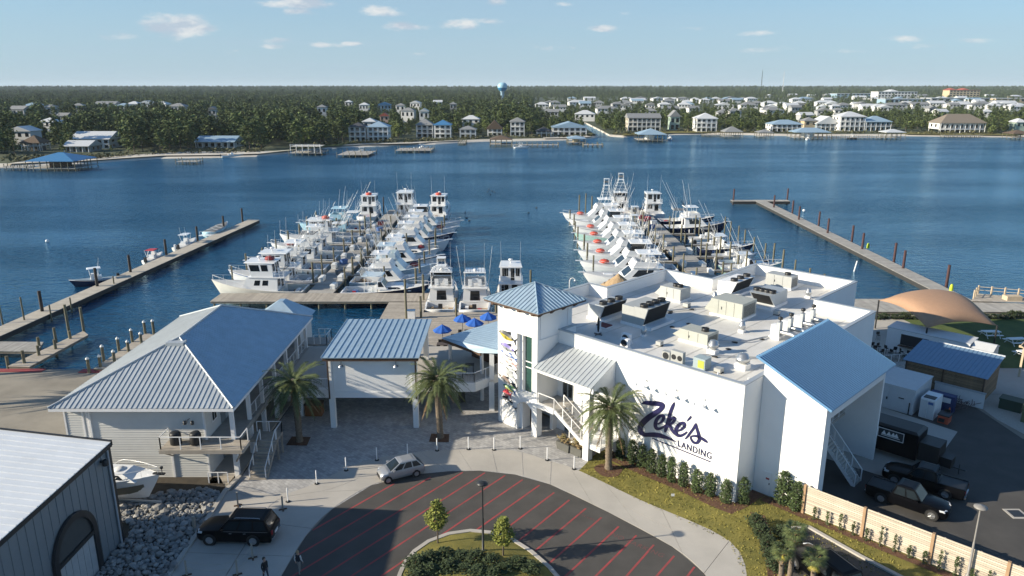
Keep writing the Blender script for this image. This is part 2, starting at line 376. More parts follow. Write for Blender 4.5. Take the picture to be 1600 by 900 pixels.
SH_R = [(63.5, 484)] + [tuple(shorev(*q)) for q in ((975, 215), (1000, 213), (1050, 211), (1100, 210), (1160, 211), (1250, 213), (1330, 213), (1420, 213), (1500, 214), (1600, 215))] + [(520, 470), (2500, 430)]
LAND_Z = 0.5
for SH, x0 in ((SH_L, 54.5), (SH_R, 63.5)):
 land = MB(); n = len(SH); lv = []
 for dy, z, f in ((0, WATER_Z - .15, 1), (2.2, LAND_Z - .75, 1), (7, LAND_Z - .2, 1), (40, LAND_Z, 1)): lv += [(p[0], p[1] + dy, z) for p in SH]
 for y, f in ((660, 1.2), (1300, 2.2), (42000, 18)): lv += [(x0 + (p[0] - x0) * f, y, LAND_Z) for p in SH]
 land.add(lv, [[k * n + i, k * n + i + 1, (k + 1) * n + i + 1, (k + 1) * n + i] for k in range(6) for i in range(n - 1)], 0)
 for k in range(len(land.m)): land.m[k] = 0 if k < 2 * (n - 1) else 1
 e = n - 1 if SH is SH_L else 0
 land.add([lv[k * n + e] for k in range(7)] + [(lv[k * n + e][0], lv[k * n + e][1], -2) for k in range(7)], [[k, k + 1, 8 + k, 7 + k] for k in range(6)], 0)
 tag(land.build('far_shore_land', [m_sand, m_far_land], fix=False), kind='structure')
b = MB(); b.add([(54.5, 660, LAND_Z), (63.5, 660, LAND_Z), (63.5, 42000, LAND_Z), (54.5, 42000, LAND_Z), (54.5, 660, -1), (63.5, 660, -1)], [[0, 1, 2, 3], [4, 5, 1, 0]]); tag(b.build('far_shore_land', m_far_land, fix=False), kind='structure')
def strip(name, pxs, depth, z, m):
 pts = [shorev(*q) for q in pxs]; b = MB()
 v = [(p.x, p.y + 3, z) for p in pts] + [(p.x + d[0], p.y + d[1], z) for p, d in zip(pts, depth)]
 k = len(pts); b.add(v, [[i, i + 1, k + i + 1, k + i] for i in range(k - 1)]); return tag(b.build(name, m), kind='structure')
strip('beach', [(0, 262), (60, 259), (120, 257), (190, 252), (250, 248), (330, 247), (400, 245), (450, 240), (500, 233), (560, 230), (640, 228), (720, 223)],
  [(0, 20), (0, 24), (0, 26), (-2, 22), (0, 24), (0, 22), (3, 18), (4, 14), (5, 10), (0, 12), (0, 14), (0, 6)], LAND_Z - 0.05, m_sand)
strip('beach', [(850, 220), (900, 219), (925, 217)], [(0, 30), (0, 36), (-4, 24)], LAND_Z - 0.05, m_sand)
strip('shore_lawn', [(400, 245), (450, 240), (480, 236), (510, 232.5), (530, 232)], [(12, 26), (14, 60), (12, 66), (8, 60), (4, 40)], LAND_Z + .02, m_lawn2)
strip('shore_lawn', [(975, 215), (1050, 211), (1120, 210), (1200, 211)], [(0, 20), (0, 22), (0, 20), (0, 14)], LAND_Z + .02, m_lawn)
strip('shore_lawn', [(1420, 213), (1500, 214), (1600, 215)], [(0, 24), (0, 30), (0, 30)], LAND_Z + .02, m_lawn)
seawall = [(-200, 78), (-46.2, 78), (-46.2, 77.6), (-36.4, 77.6), (-36.4, 52.6), (-23.4, 52.6), (-22.3, 55), (-22.3, 77.4), (-9, 77.4), (-1, 81), (24, 98.2), (75, 98.2), (140, 96), (200, 90), (200, -120), (-200, -120)]
near = MB(); near.prism(seawall, -1.6, -0.03); o = near.build('ground', m_old_conc); tag(o, kind='structure')
b = MB(); b.box(-60, -52.9, 77.2, 78.06, -0.028, 0.06); tag(b.build('painted_kerb', m_red), kind='structure')
b = MB(); b.box(-48.6, -46.25, 77.0, 78.0, -0.028, 0.06); tag(b.build('painted_kerb', m_red), kind='structure')
sheet('paved_court', [(-22.2, 52.0), (-18.4, 48.6), (-10, 50), (5, 52), (9.2, 55), (8.6, 59), (3, 66), (-2, 82), (-9, 77.3), (-22.25, 77.3)], 0.0, m_paver)
LOT = [P(x, y).xy for x, y in ((400, 960), (440, 900), (478, 838), (520, 795), (580, 758.5), (640, 742.5), (700, 736.5), (750, 735.5), (805, 741.5), (860, 757), (950, 800), (1050, 854), (1100, 896), (1135, 960))]
sheet('car_park', [tuple(p) for p in LOT] + [(14.5, 28), (-16.5, 28)], 0.006, m_asph)
def sidewalk():
 root = bpy.data.objects.new('sidewalk', None); col.objects.link(root); root['kind'] = 'structure'
 inner = [P(x, y).xy for x, y in ((425, 925), (440, 900), (478, 838), (520, 795), (580, 758.5), (640, 742.5), (700, 736.5), (750, 735.5), (805, 741.5), (860, 757), (950, 800), (1050, 854), (1100, 896), (1125, 935))]
 outer = [P(x, y).xy for x, y in ((240, 940), (262, 905), (318, 822), (352, 768), (452, 770), (565, 722), (655, 706), (735, 702), (800, 703.5), (862, 721), (904, 735), (1000, 781), (1140, 845), (1170, 915))]
 def dens(pl):
  out = []
  for i in range(len(pl) - 1):
   for k in range(4):
    t = k / 4; p0 = pl[max(i - 1, 0)]; p1 = pl[i]; p2 = pl[i + 1]; p3 = pl[min(i + 2, len(pl) - 1)]
    out.append(0.5 * ((2 * p1) + (p2 - p0) * t + (2 * p0 - 5 * p1 + 4 * p2 - p3) * t * t + (3 * p1 - p0 - 3 * p2 + p3) * t ** 3))
  return out + [pl[-1]]
 I, O = dens(inner), dens(outer); step = 3; L_ = len(I) - 1
 for s in range(0, L_, step):
  e = min(s + step, L_); g = 0.02
  idx = list(range(s, e + 1))
  pi = [I[k].copy() for k in idx]; po = [O[k].copy() for k in idx]
  for a in (pi, po):
   a[0] += (a[1] - a[0]).normalized() * g; a[-1] += (a[-2] - a[-1]).normalized() * g
  wid = (po[0] - pi[0]).length; cuts = [0, 1] if wid < 6 else [0, .5, 1]
  for c0, c1 in zip(cuts[:-1], cuts[1:]):
   h = [pi[k].lerp(po[k], c0 + .004) for k in range(len(idx))]; j = [pi[k].lerp(po[k], c1 - .004) for k in range(len(idx))]
   pts = [(p.x, p.y) for p in h] + [(p.x, p.y) for p in reversed(j)]
   MB().prism(pts, -0.02, 0.014, bottom=False).build('slab', m_conc, root)
 return root
sidewalk()
def stripes():
 poly = [tuple(p) for p in LOT] + [(14.5, 28), (-16.5, 28)]
 isl = [tuple(P(x, y).xy) for x, y in ISLAND]
 def inside(x, y, pl):
  c = False
  for i in range(len(pl)):
   (x1, y1), (x2, y2) = pl[i], pl[i - 1]
   if (y1 > y) != (y2 > y) and x < (x2 - x1) * (y - y1) / (y2 - y1) + x1: c = not c
  return c
 for (xa, ya), (xb, yb) in LINES:
  a, b = P(xa, ya).xy, P(xb, yb).xy; d = (b - a); L_ = d.length; d.normalize(); nrm = Vector((-d.y, d.x)) * 0.07
  run = None; k = int((L_ + 30) / .1)
  ok = [inside(*(a + d * (-25 + i * .1)), poly) and not inside(*(a + d * (-25 + i * .1)), isl) and -25 + i * .1 < L_ for i in range(k)]
  for i in range(k):
   if ok[i] and run is None: run = i
   if run is not None and (not ok[i] or i == k - 1):
    p, q = a + d * (-25 + run * .1 + .12), a + d * (-25 + i * .1 - .12)
    if (q - p).length > .6:
     m = MB(); m.poly([(*(p - nrm), .011), (*(q - nrm), .011), (*(q + nrm), .011), (*(p + nrm), .011)]); tag(m.build('lane_line', m_red, fix=True), kind='structure')
    run = None
ISLAND = [(612, 930), (622, 898), (630, 880), (645, 862), (668, 846), (700, 834), (735, 829), (768, 832), (800, 842), (832, 862), (862, 888), (885, 915), (900, 940)]
LINES = [((502, 821), (617.5, 755)), ((537.5, 825), (674, 745)), ((560, 837.5), (724, 737.5)), ((602.5, 837.5), (759, 738)), ((645, 837.5), (790, 742.5)), ((707.5, 824), (817.5, 749)),
   ((745, 827.5), (844, 757.5)), ((792, 825), (867, 769)), ((802, 852), (890, 781)), ((825, 870), (916, 794)), ((850, 887.5), (941, 807.5)), ((885, 899), (967.5, 822)), ((932, 899), (995, 836)),
   ((980, 899), (1022, 851)), ((1027, 899), (1054, 868)), ((1075, 899), (1086, 885))]
stripes()
isl = [P(x, y).xy for x, y in ISLAND]
cx = sum(p.x for p in isl) / len(isl); ctr = Vector((cx, 40.5))
kb = MB(); k = len(isl); inn = [p.lerp(ctr, 0.055) for p in isl]
kb.add([(p.x, p.y, 0.0) for p in isl] + [(p.x, p.y, .15) for p in isl] + [(p.x, p.y, .15) for p in inn] + [(p.x, p.y, .05) for p in inn],
  [[r * k + i, r * k + i + 1, (r + 1) * k + i + 1, (r + 1) * k + i] for r in range(3) for i in range(k - 1)])
tag(kb.build('island_kerb', m_conc), kind='structure')
mound = MB(); rings = [(1.0, .10), (.75, .35), (.45, .5), (.0, .55)]
mv = []
for f, z in rings: mv += [(*(ctr.lerp(p, f)), z) for p in inn]
mound.add(mv, [[r * k + i, r * k + i + 1, (r + 1) * k + i + 1, (r + 1) * k + i] for r in range(3) for i in range(k - 1)], 0, True)
tag(mound.build('island_lawn', m_lawn), kind='structure')
LAWN = [(904, 736), (1000, 783), (1140, 847), (1168, 915), (1205, 960), (1660, 946), (1258, 800), (1282, 772), (1155, 778), (960, 688), (935, 705)]
sheet('lawn', [tuple(P(x, y).xy) for x, y in LAWN], 0.012, m_lawn)
b = MB(); bed = [W(a, b_) for a, b_ in ((-11.8, -.02), (-11.8, -1.4), (-8, -1.6), (-4, -1.5), (-1, -1.7), (.6, -1.6), (.9, -.2), (1.2, 2.7), (.05, 2.7), (.05, -.02))]
sheet('mulch_bed', [(p.x, p.y) for p in bed], 0.03, m_mulch)
sheet('mulch_bed', [(p.x, p.y) for p in [W(a, b_) for a, b_ in ((1.2, 2.65), (4.2, 2.65), (4.25, 2.3), (21, 2.3), (21, 1.62), (4.6, 1.66), (1.2, 1.75))]], 0.026, m_mulch)
sheet('mulch_bed', [tuple(P(x, y).xy) for x, y in ((1172, 800), (1195, 806), (1212, 850), (1240, 940), (1205, 940), (1195, 870))], 0.02, m_mulch)
for (x, y), r in (((467, 690), .95), ((687, 685), .9), ((951, 735), 1.15)):
 p = P(x, y); q = [(p.x + r * (1 + .12 * math.sin(3 * t)) * math.cos(t), p.y + r * math.sin(t)) for t in [i * math.pi / 9 for i in range(18)]]
 if x < 900: q = [(p.x - r, p.y - r * .8), (p.x + r, p.y - r * .9), (p.x + r * .9, p.y + r * .9), (p.x - r * .95, p.y + r)]
 sheet('mulch_bed', q, 0.034, m_mulch)
sheet('service_lane', [tuple(P(x, y).xy) for x, y in ((1225, 835), (1262, 825), (1345, 873), (1450, 925), (1450, 960), (1235, 960))], 0.02, m_asph)
kb = MB(); kp = [P(x, y).xy for x, y in ((1232, 828), (1262, 824), (1345, 871), (1460, 930))]
for p, q in zip(kp[:-1], kp[1:]):
 d = (q - p).normalized(); nn = Vector((-d.y, d.x)) * .14
 kb.prism([tuple(p - nn), tuple(q - nn), tuple(q + nn), tuple(p + nn)], 0, .15)
tag(kb.build('kerb', m_conc), kind='structure')
sheet('service_yard', [(19.5, 53.5), (22.2, 49.2), (33, 38.4), (80, 38.4), (70, 52), (46.5, 61), (46.3, 69.3), (41.5, 72.5), (37, 76), (24, 66)], 0.004, m_asph)
sheet('concrete_pad', [(24, 60), (32.5, 52.6), (41.4, 62.4), (34.5, 71), (28, 70)], 0.010, m_conc)
sheet('gravel_verge', [(46.9, 69.6), (46.7, 65), (47.4, 61), (60, 54), (80, 52), (80, 66), (56, 71), (49, 71)], 0.008, m_gravel)
sheet('lawn', [(44, 96.5), (44, 86), (47, 80.8), (50.5, 78.6), (75, 78), (90, 84), (110, 95), (75, 96.8)], 0.008, m_lawn2)
sheet('garden_path', [(38, 98), (53.5, 98), (54, 95), (49, 86), (45.6, 81.2), (44, 83), (44, 90), (38, 92)], 0.013, m_conc)
sheet('garden_path', [(49, 71.2), (58, 70.5), (64, 78), (53, 78.4), (50, 76)], 0.012, m_conc)
b = MB(); dp = P(1588, 803); b.box(dp.x - .65, dp.x + .65, dp.y - .65, dp.y + .65, .0, .03); b.box(dp.x - .45, dp.x + .45, dp.y - .45, dp.y + .45, .03, .045, 1); tag(b.build('drain_cover', [m_conc, dark_metal]), kind='structure')
# the white restaurant building (local axes a, b, z)
def rail(parent, pts, h=1.05, step=1.3, m=None, infill=True, name='railing', r=.035, posts_only=False, solid=None):
 """white post-and-rail guard along a 3-D polyline, one part"""
 m = m or white_trim; mb = MB(); pts = [Vector(p) for p in pts]
 for a, b in zip(pts[:-1], pts[1:]):
  L_ = (b - a).length; k = max(1, round(L_ / step))
  for i in range(k + 1):
   p = a.lerp(b, i / k); mb.box(p.x - r, p.x + r, p.y - r, p.y + r, p.z, p.z + h - .02)
  up = Vector((0, 0, 1))
  mb.tube(a + up * h, b + up * h, .04, n=4, smooth=False)
  if infill: mb.tube(a + up * .12, b + up * .12, .02, n=4, smooth=False)
  if infill:
   kk = max(2, round(L_ / .16))
   for i in range(kk):
    p = a.lerp(b, (i + .5) / kk); mb.tube(p + up * .12, p + up * h, .008, n=3, caps=False)
 return mb.build(name, m, parent)
def stair(parent, a, b, width, nst, m, name='stair_flight', side=None):
 """solid stair from low point a to high point b (xyz centre line)"""
 a, b = Vector(a), Vector(b); d = Vector((b.x - a.x, b.y - a.y, 0)); L_ = d.length; d.normalize(); n = Vector((-d.y, d.x, 0)) * width / 2
 mb = MB()
 for i in range(nst):
  p = a + d * (L_ * i / nst); q = a + d * (L_ * (i + 1) / nst); z = a.z + (b.z - a.z) * (i + 1) / nst
  base = [(p - n), (q - n), (q + n), (p + n)]
  mb.hexa([(v.x, v.y, z - .2) for v in base], [(v.x, v.y, z) for v in base])
 st = mb.build(name, m, parent)
 sb = MB()
 for sg in (-1, 1):
  o = n * sg * 1.02
  for w in (0,):
   p, q = a + o, b + o; t = n.normalized() * .05 * sg
   sb.hexa([p + Vector((0, 0, -.28)), q + Vector((0, 0, -.28)), q + t + Vector((0, 0, -.28)), p + t + Vector((0, 0, -.28))], [p + Vector((0, 0, .06)), q + Vector((0, 0, .06)), q + t + Vector((0, 0, .06)), p + t + Vector((0, 0, .06))])
 sb.build('stringer', side or white_trim, st)
 return st
door_grey = mat('grey_door', (0.22, 0.24, 0.25), 0.5)
dark_in = mat('hatch_shade_paint', (0.03, 0.03, 0.032), 0.8)
def restaurant():
 t = thing('restaurant_building', 'large white flat-roofed waterfront restaurant with square tower and blue lettered wall', 'building', A0, ROT)
 outer = [(0, 0), (0, 26), (-5.7, 26), (-5.7, 36.4), (-18, 36.4), (-18, 26), (-24.2, 26), (-24.2, 14.6), (-26.7, 14.6), (-26.7, 1.85), (-18.32, 1.85), (-18.32, 0)]
 inner = offset_loop(outer, 0.3)
 mb = MB(); mb.ring(outer, inner, -.1, 9.75, 8.4); mb.build('wall', white_wall, t)
 co, ci = offset_loop(outer, -.04), offset_loop(outer, .34)
 mb = MB(); k = len(co)
 mb.ring(co, ci, 9.70, 9.80, 9.70); mb.build('parapet_cap', cap_metal, t)
 mb = MB(); mb.poly([(p[0], p[1], 8.45) for p in inner]); dk = mb.build('roof_deck', roof_white, t)
 bm = bmesh.new(); bm.from_mesh(dk.data); bmesh.ops.triangulate(bm, faces=bm.faces); bmesh.ops.recalc_face_normals(bm, faces=bm.faces); bm.to_mesh(dk.data); bm.free()
 if dk.data.polygons[0].normal.z < 0: dk.data.flip_normals()
 for k in range(1, 9):
  a = -2.9 * k + .4; bm_ = MB(); lo, hi = (.32, 25.6) if a > -5.6 else (.32, 36) if a > -18 else (2.2, 25.6) if a > -23.8 else (2.2, 14.2)
  bm_.box(a - .07, a + .07, lo, hi, 8.451, 8.462); bm_.build('membrane_seam', mat('seam_strip', (.50, .49, .46), .6, var=.15), t)
 mb = MB()
 zt = lambda a: 11.05 - (a + .2) * .437
 mb.hexa([(.02, 2.85, -.1), (5.0, 2.85, -.1), (5.0, 3.15, -.1), (.02, 3.15, -.1)], [(.02, 2.85, zt(0) - .05), (5.0, 2.85, zt(5) - .05), (5.0, 3.15, zt(5) - .05), (.02, 3.15, zt(0) - .05)])
 mb.build('wing_wall', white_wall, t)
 mb = MB(); mb.hexa([(.02, 14.5, -.1), (5.0, 14.5, -.1), (5.0, 14.8, -.1), (.02, 14.8, -.1)], [(.02, 14.5, zt(0) - .05), (5.0, 14.5, zt(5) - .05), (5.0, 14.8, zt(5) - .05), (.02, 14.8, zt(0) - .05)])
 mb.build('wing_wall', white_wall, t)
 mb = MB(); mb.box(4.7, 4.98, 3.15, 14.5, 7.5, zt(5) - .1); mb.box(4.62, 4.97, 3.15, 3.9, -.1, 7.5); mb.build('fascia_beam', white_wall, t)
 mb = MB(); mb.box(.005, .28, 2.9, 14.7, 9.82, zt(.3) - .12); mb.build('wing_wall', white_wall, t)
 blue = mat('blue_seam_roof', (0.115, 0.25, 0.44), 0.38, 0.35, var=0.06, scale=.5, isl=.03)
 seam_roof(t, [(-.55, 2.45, zt(-.55)), (5.45, 2.45, zt(5.45)), (5.45, 15.6, zt(5.45)), (-.55, 15.6, zt(-.55))], (0, 1, 0), .31, mat('blue_roof_sheet', (0.135, 0.285, 0.48), .36, .25, var=.05, isl=.03), t=.05, rib=.15, ribw=.07)
 mb = MB(); mb.box(.02, 2.3, 9.2, 14.5, 3.35, 3.6); mb.build('landing', m_conc, t)
 rail(t, [(2.3, 14.4, 3.6), (2.3, 10.4, 3.6)])
 stair(t, (5.6, 9.6, 0), (2.3, 9.6, 3.6), 1.3, 18, m_conc)
 rail(t, [(2.3, 8.95, 3.6), (5.6, 8.95, 0)]); rail(t, [(2.3, 10.25, 3.6), (5.6, 10.25, 0)])
 mb = MB(); mb.box(.02, 2.3, 3.2, 9.2, 6.3, 6.5); mb.build('landing', m_conc, t); rail(t, [(2.3, 3.2, 6.5), (2.3, 9.2, 6.5)])
 d = MB(); d.box(.75, 1.45, 2.80, 2.86, .03, 1.98); dd = d.build('door', white_trim, t); h = MB(); h.box(1.3, 1.36, 2.76, 2.80, .95, 1.1); h.build('handle', dark_metal, dd)
 sg = MB(); sg.box(1.02, 1.3, 2.785, 2.798, 1.35, 1.5); sg.build('door_sign', mat('sign_red', (0.35, .05, .06), .6), dd)
 mb = MB()
 mb.box(-23.3, -20.8, -2.8, -2.4, -.1, 12.2)                    # fish panel pier
 mb.box(-18.95, -18.3, -2.8, -2.1, -.1, 12.2)                   # corner column
 mb.box(-20.8, -18.95, -2.8, -2.4, 9.45, 12.2)                  # over the window
 mb.box(-20.8, -18.95, -2.8, -2.02, 3.25, 3.72)                 # window ledge
 mb.box(-23.3, -22.95, -2.4, 1.84, -.1, 12.2)                   # left side
 mb.box(-22.95, -18.65, 1.5, 1.84, -.1, 12.2)                   # back
 mb.box(-18.65, -18.3, -2.1, 1.84, 3.3, 12.2)                   # right side
 mb.box(-18.65, -18.3, -.6, 1.84, -.1, 3.3)
 mb.box(-20.8, -20.45, -2.4, -1.4, -.1, 9.45)                   # window reveal
 mb.build('tower_wall', white_wall, t)
 ar = MB(); N_ = 10; pts = [(-20.8, 3.25)] + [(-20.8 + 1.85 * i / N_, 2.45 + .55 * math.sin(math.pi * i / N_)) for i in range(N_ + 1)] + [(-18.95, 3.25)]
 for i in range(N_):
  x0, z0 = pts[1 + i]; x1, z1 = pts[2 + i]
  ar.hexa([(x0, -2.78, z0), (x1, -2.78, z1), (x1, -2.4, z1), (x0, -2.4, z0)], [(x0, -2.78, 3.25), (x1, -2.78, 3.25), (x1, -2.4, 3.25), (x0, -2.4, 3.25)])
 ar.build('arch', white_wall, t)
 mb = MB(); mb.box(-22.9, -18.7, -2.0, 1.45, 3.26, 3.5); mb.build('tower_floor', m_conc, t)
 win = MB(); win.box(-20.45, -18.95, -2.1, -2.05, 3.72, 9.45); w = win.build('window', glass_green, t)
 fr = MB()
 for a in (-20.43, -19.45, -18.98): fr.box(a - .035, a + .035, -2.17, -2.11, 3.75, 9.43)
 for z in (3.78, 6.2, 6.75, 9.38): fr.box(-20.4, -19.0, -2.185, -2.172, z - .05, z + .05)
 fr.build('frame', white_trim, w)
 pm = MB(); pm.box(-18.29, -18.22, -2.5, 1.5, 9.3, 9.34); pm.box(-18.29, -18.24, -2.45, -2.40, 9.4, 11.6); pm.box(-18.29, -18.24, 1.2, 1.25, 9.4, 11.6); pm.build('panel_joint', white_trim, t)
 e = .95; x0, x1, y0, y1, ze, za = -23.3 - e, -18.3 + e, -2.8 - e, 1.84 + e, 12.2, 13.75
 ap = ((x0 + x1) / 2, (y0 + y1) / 2, za)
 c = [(x0, y0, ze), (x1, y0, ze), (x1, y1, ze), (x0, y1, ze)]
 for i in range(4):
  p, q = c[i], c[(i + 1) % 4]
  seam_roof(t, [p, q, ap], (1, 0, 0) if i % 2 == 0 else (0, 1, 0), .42, galv_blue, t=.05, rib=.055)
 hc = MB()
 for p in c: hc.path([Vector(p) + Vector((0, 0, .05)), Vector(ap) + Vector((0, 0, .06))], .07, n=4)
 hc.build('hip_cap', galv_blue, t)
 sf = MB(); sf.box(x0 + .06, x1 - .06, y0 + .06, y1 - .06, ze - .2, ze - .06); sf.build('soffit', wood_brown, t)
 for k in range(4):                                            # rafter tails on the two seen sides
  f = .14 + k * .24
  for (a0, a1, b0, b1) in ((x0 + (x1 - x0) * f - .13, x0 + (x1 - x0) * f + .13, y0 + .2, -2.8), (-18.3, x1 - .2, y0 + (y1 - y0) * f - .13, y0 + (y1 - y0) * f + .13)):
   br = MB(); br.hexa([(a0, b0 if b1 == -2.8 else b0, ze - .42), (a1 if b1 == -2.8 else a0 + .25, b0 if b1 == -2.8 else b0, ze - .62 if b1 != -2.8 else ze - .42), (a1 if b1 == -2.8 else a0 + .25, b1, ze - .62), (a0, b1, ze - .62)],
        [(a0, b0, ze - .2), (a1, b0, ze - .2), (a1, b1, ze - .2), (a0, b1, ze - .2)])
   br.build('rafter_tail', wood_brown, t)
 seam_roof(t, [(-18.25, -3.35, 6.95), (-11.7, -3.35, 6.95), (-11.7, -.03, 8.5), (-18.25, -.03, 8.5)], (1, 0, 0), .46, galv, t=.06, rib=.045)
 cw = MB(); cw.hexa([(-11.95, -3.0, 6.2), (-11.75, -3.0, 6.2), (-11.75, -.05, 6.2), (-11.95, -.05, 6.2)], [(-11.95, -3.0, 7.0), (-11.75, -3.0, 7.0), (-11.75, -.05, 8.38), (-11.95, -.05, 8.38)])
 cw.box(-18.0, -11.96, -3.1, -2.85, 6.55, 6.9); cw.build('canopy_frame', white_trim, t)
 mb = MB(); mb.box(-12.75, -12.15, -2.95, -2.35, -.1, 6.54); mb.build('column', white_wall, t)
 mb = MB(); mb.box(-18.25, -16.3, -2.7, -.05, 3.05, 3.35); mb.build('landing', m_conc, t)
 fa = MB(); fa.box(-18.25, -16.28, -2.82, -2.7, 2.95, 3.42); fa.build('landing_edge', white_trim, t)
 stair(t, (-13.2, -2.05, 1.5), (-16.3, -2.05, 3.35), 1.25, 10, m_conc)
 mb = MB(); mb.box(-13.2, -11.0, -2.7, -.05, 1.25, 1.5); mb.box(-13.2, -11.0, -2.8, -2.7, 1.15, 1.56, 0); mb.build('landing', white_trim, t)
 stair(t, (-15.6, -.7, 0), (-13.2, -.7, 1.5), 1.25, 8, m_conc)
 rail(t, [(-18.2, -2.7, 3.35), (-16.3, -2.7, 3.35), (-13.2, -2.7, 1.5), (-11.0, -2.7, 1.5), (-11.0, -.1, 1.5)])
 rail(t, [(-16.3, -1.4, 3.35), (-13.2, -1.4, 1.5)]); rail(t, [(-13.2, -1.36, 1.5), (-15.6, -1.36, 0)])
 for (a, z0, wd) in ((-17.6, 3.38, 1.2), (-17.3, .03, 1.1)):
  d = MB(); d.box(a, a + wd, -.075, -.005, z0, z0 + 2.25); dd = d.build('door', door_grey, t)
  for k in range(2):
   g = MB(); g.box(a + .1 + k * wd / 2, a + wd / 2 - .06 + k * wd / 2, -.10, -.078, z0 + .2, z0 + 2.1); g.build('pane', glass, dd)
 for a in (-8.6, -5.75, -3.2):
  lp = MB(); 
  for sx in (-.42, .42):
   lp.path([(a, -.03, 7.55), (a + sx * .35, -.25, 7.85), (a + sx * .8, -.65, 7.9), (a + sx, -.9, 7.6)], .022, n=5)
  l = lp.build('wall_lamp', white_trim, t)
  for sx in (-.42, .42):
   sh = MB(); sh.lathe((a + sx, -.93, 7.38), [(.20, 0), (.13, .12), (.05, .2), (.04, .26)], 10); sh.build('lamp_shade', white_trim, l)
 return t
rest = restaurant()
sign_blue = mat('deep_blue_sign_paint', (0.014, 0.014, 0.075), 0.45, var=0.15, scale=3)
def facade(x, y):
 u, v = (x - 800) / FPX, (y - 450) / FPX; d = Vector((u, _c - v * _s, -_s - v * _c))
 e2 = Vector((.70711, .70711, 0)); t = A0.dot(e2) / d.dot(e2); q = d * t
 return ((q.x - A0.x) * .70711 - (q.y - A0.y) * .70711, CAM_H + q.z)
def stroke(pts, closed=False):
 """pts in the enlarged view (px of a 1029 px wide crop 970..1130): x, y, half width"""
 S = 160 / 1029; q = [(Vector((970 + x * S, 600 + y * S)), w * S) for x, y, w in pts]
 dense = []; n = len(q)
 for i in range(n - 1):
  p0, p1, p2, p3 = q[max(i - 1, 0)], q[i], q[i + 1], q[min(i + 2, n - 1)]
  for k in range(6):
   t = k / 6; f = lambda a, b, c, d: .5 * ((2 * b) + (c - a) * t + (2 * a - 5 * b + 4 * c - d) * t * t + (3 * b - a - 3 * c + d) * t ** 3)
   dense.append((f(p0[0], p1[0], p2[0], p3[0]), f(p0[1], p1[1], p2[1], p3[1])))
 dense.append(q[-1])
 l, r = [], []
 for i, (p, w) in enumerate(dense):
  d = (dense[min(i + 1, len(dense) - 1)][0] - dense[max(i - 1, 0)][0]).normalized(); nn = Vector((-d.y, d.x)) * max(w, .05)
  l.append(facade(*(p + nn))); r.append(facade(*(p - nn)))
 return l, r
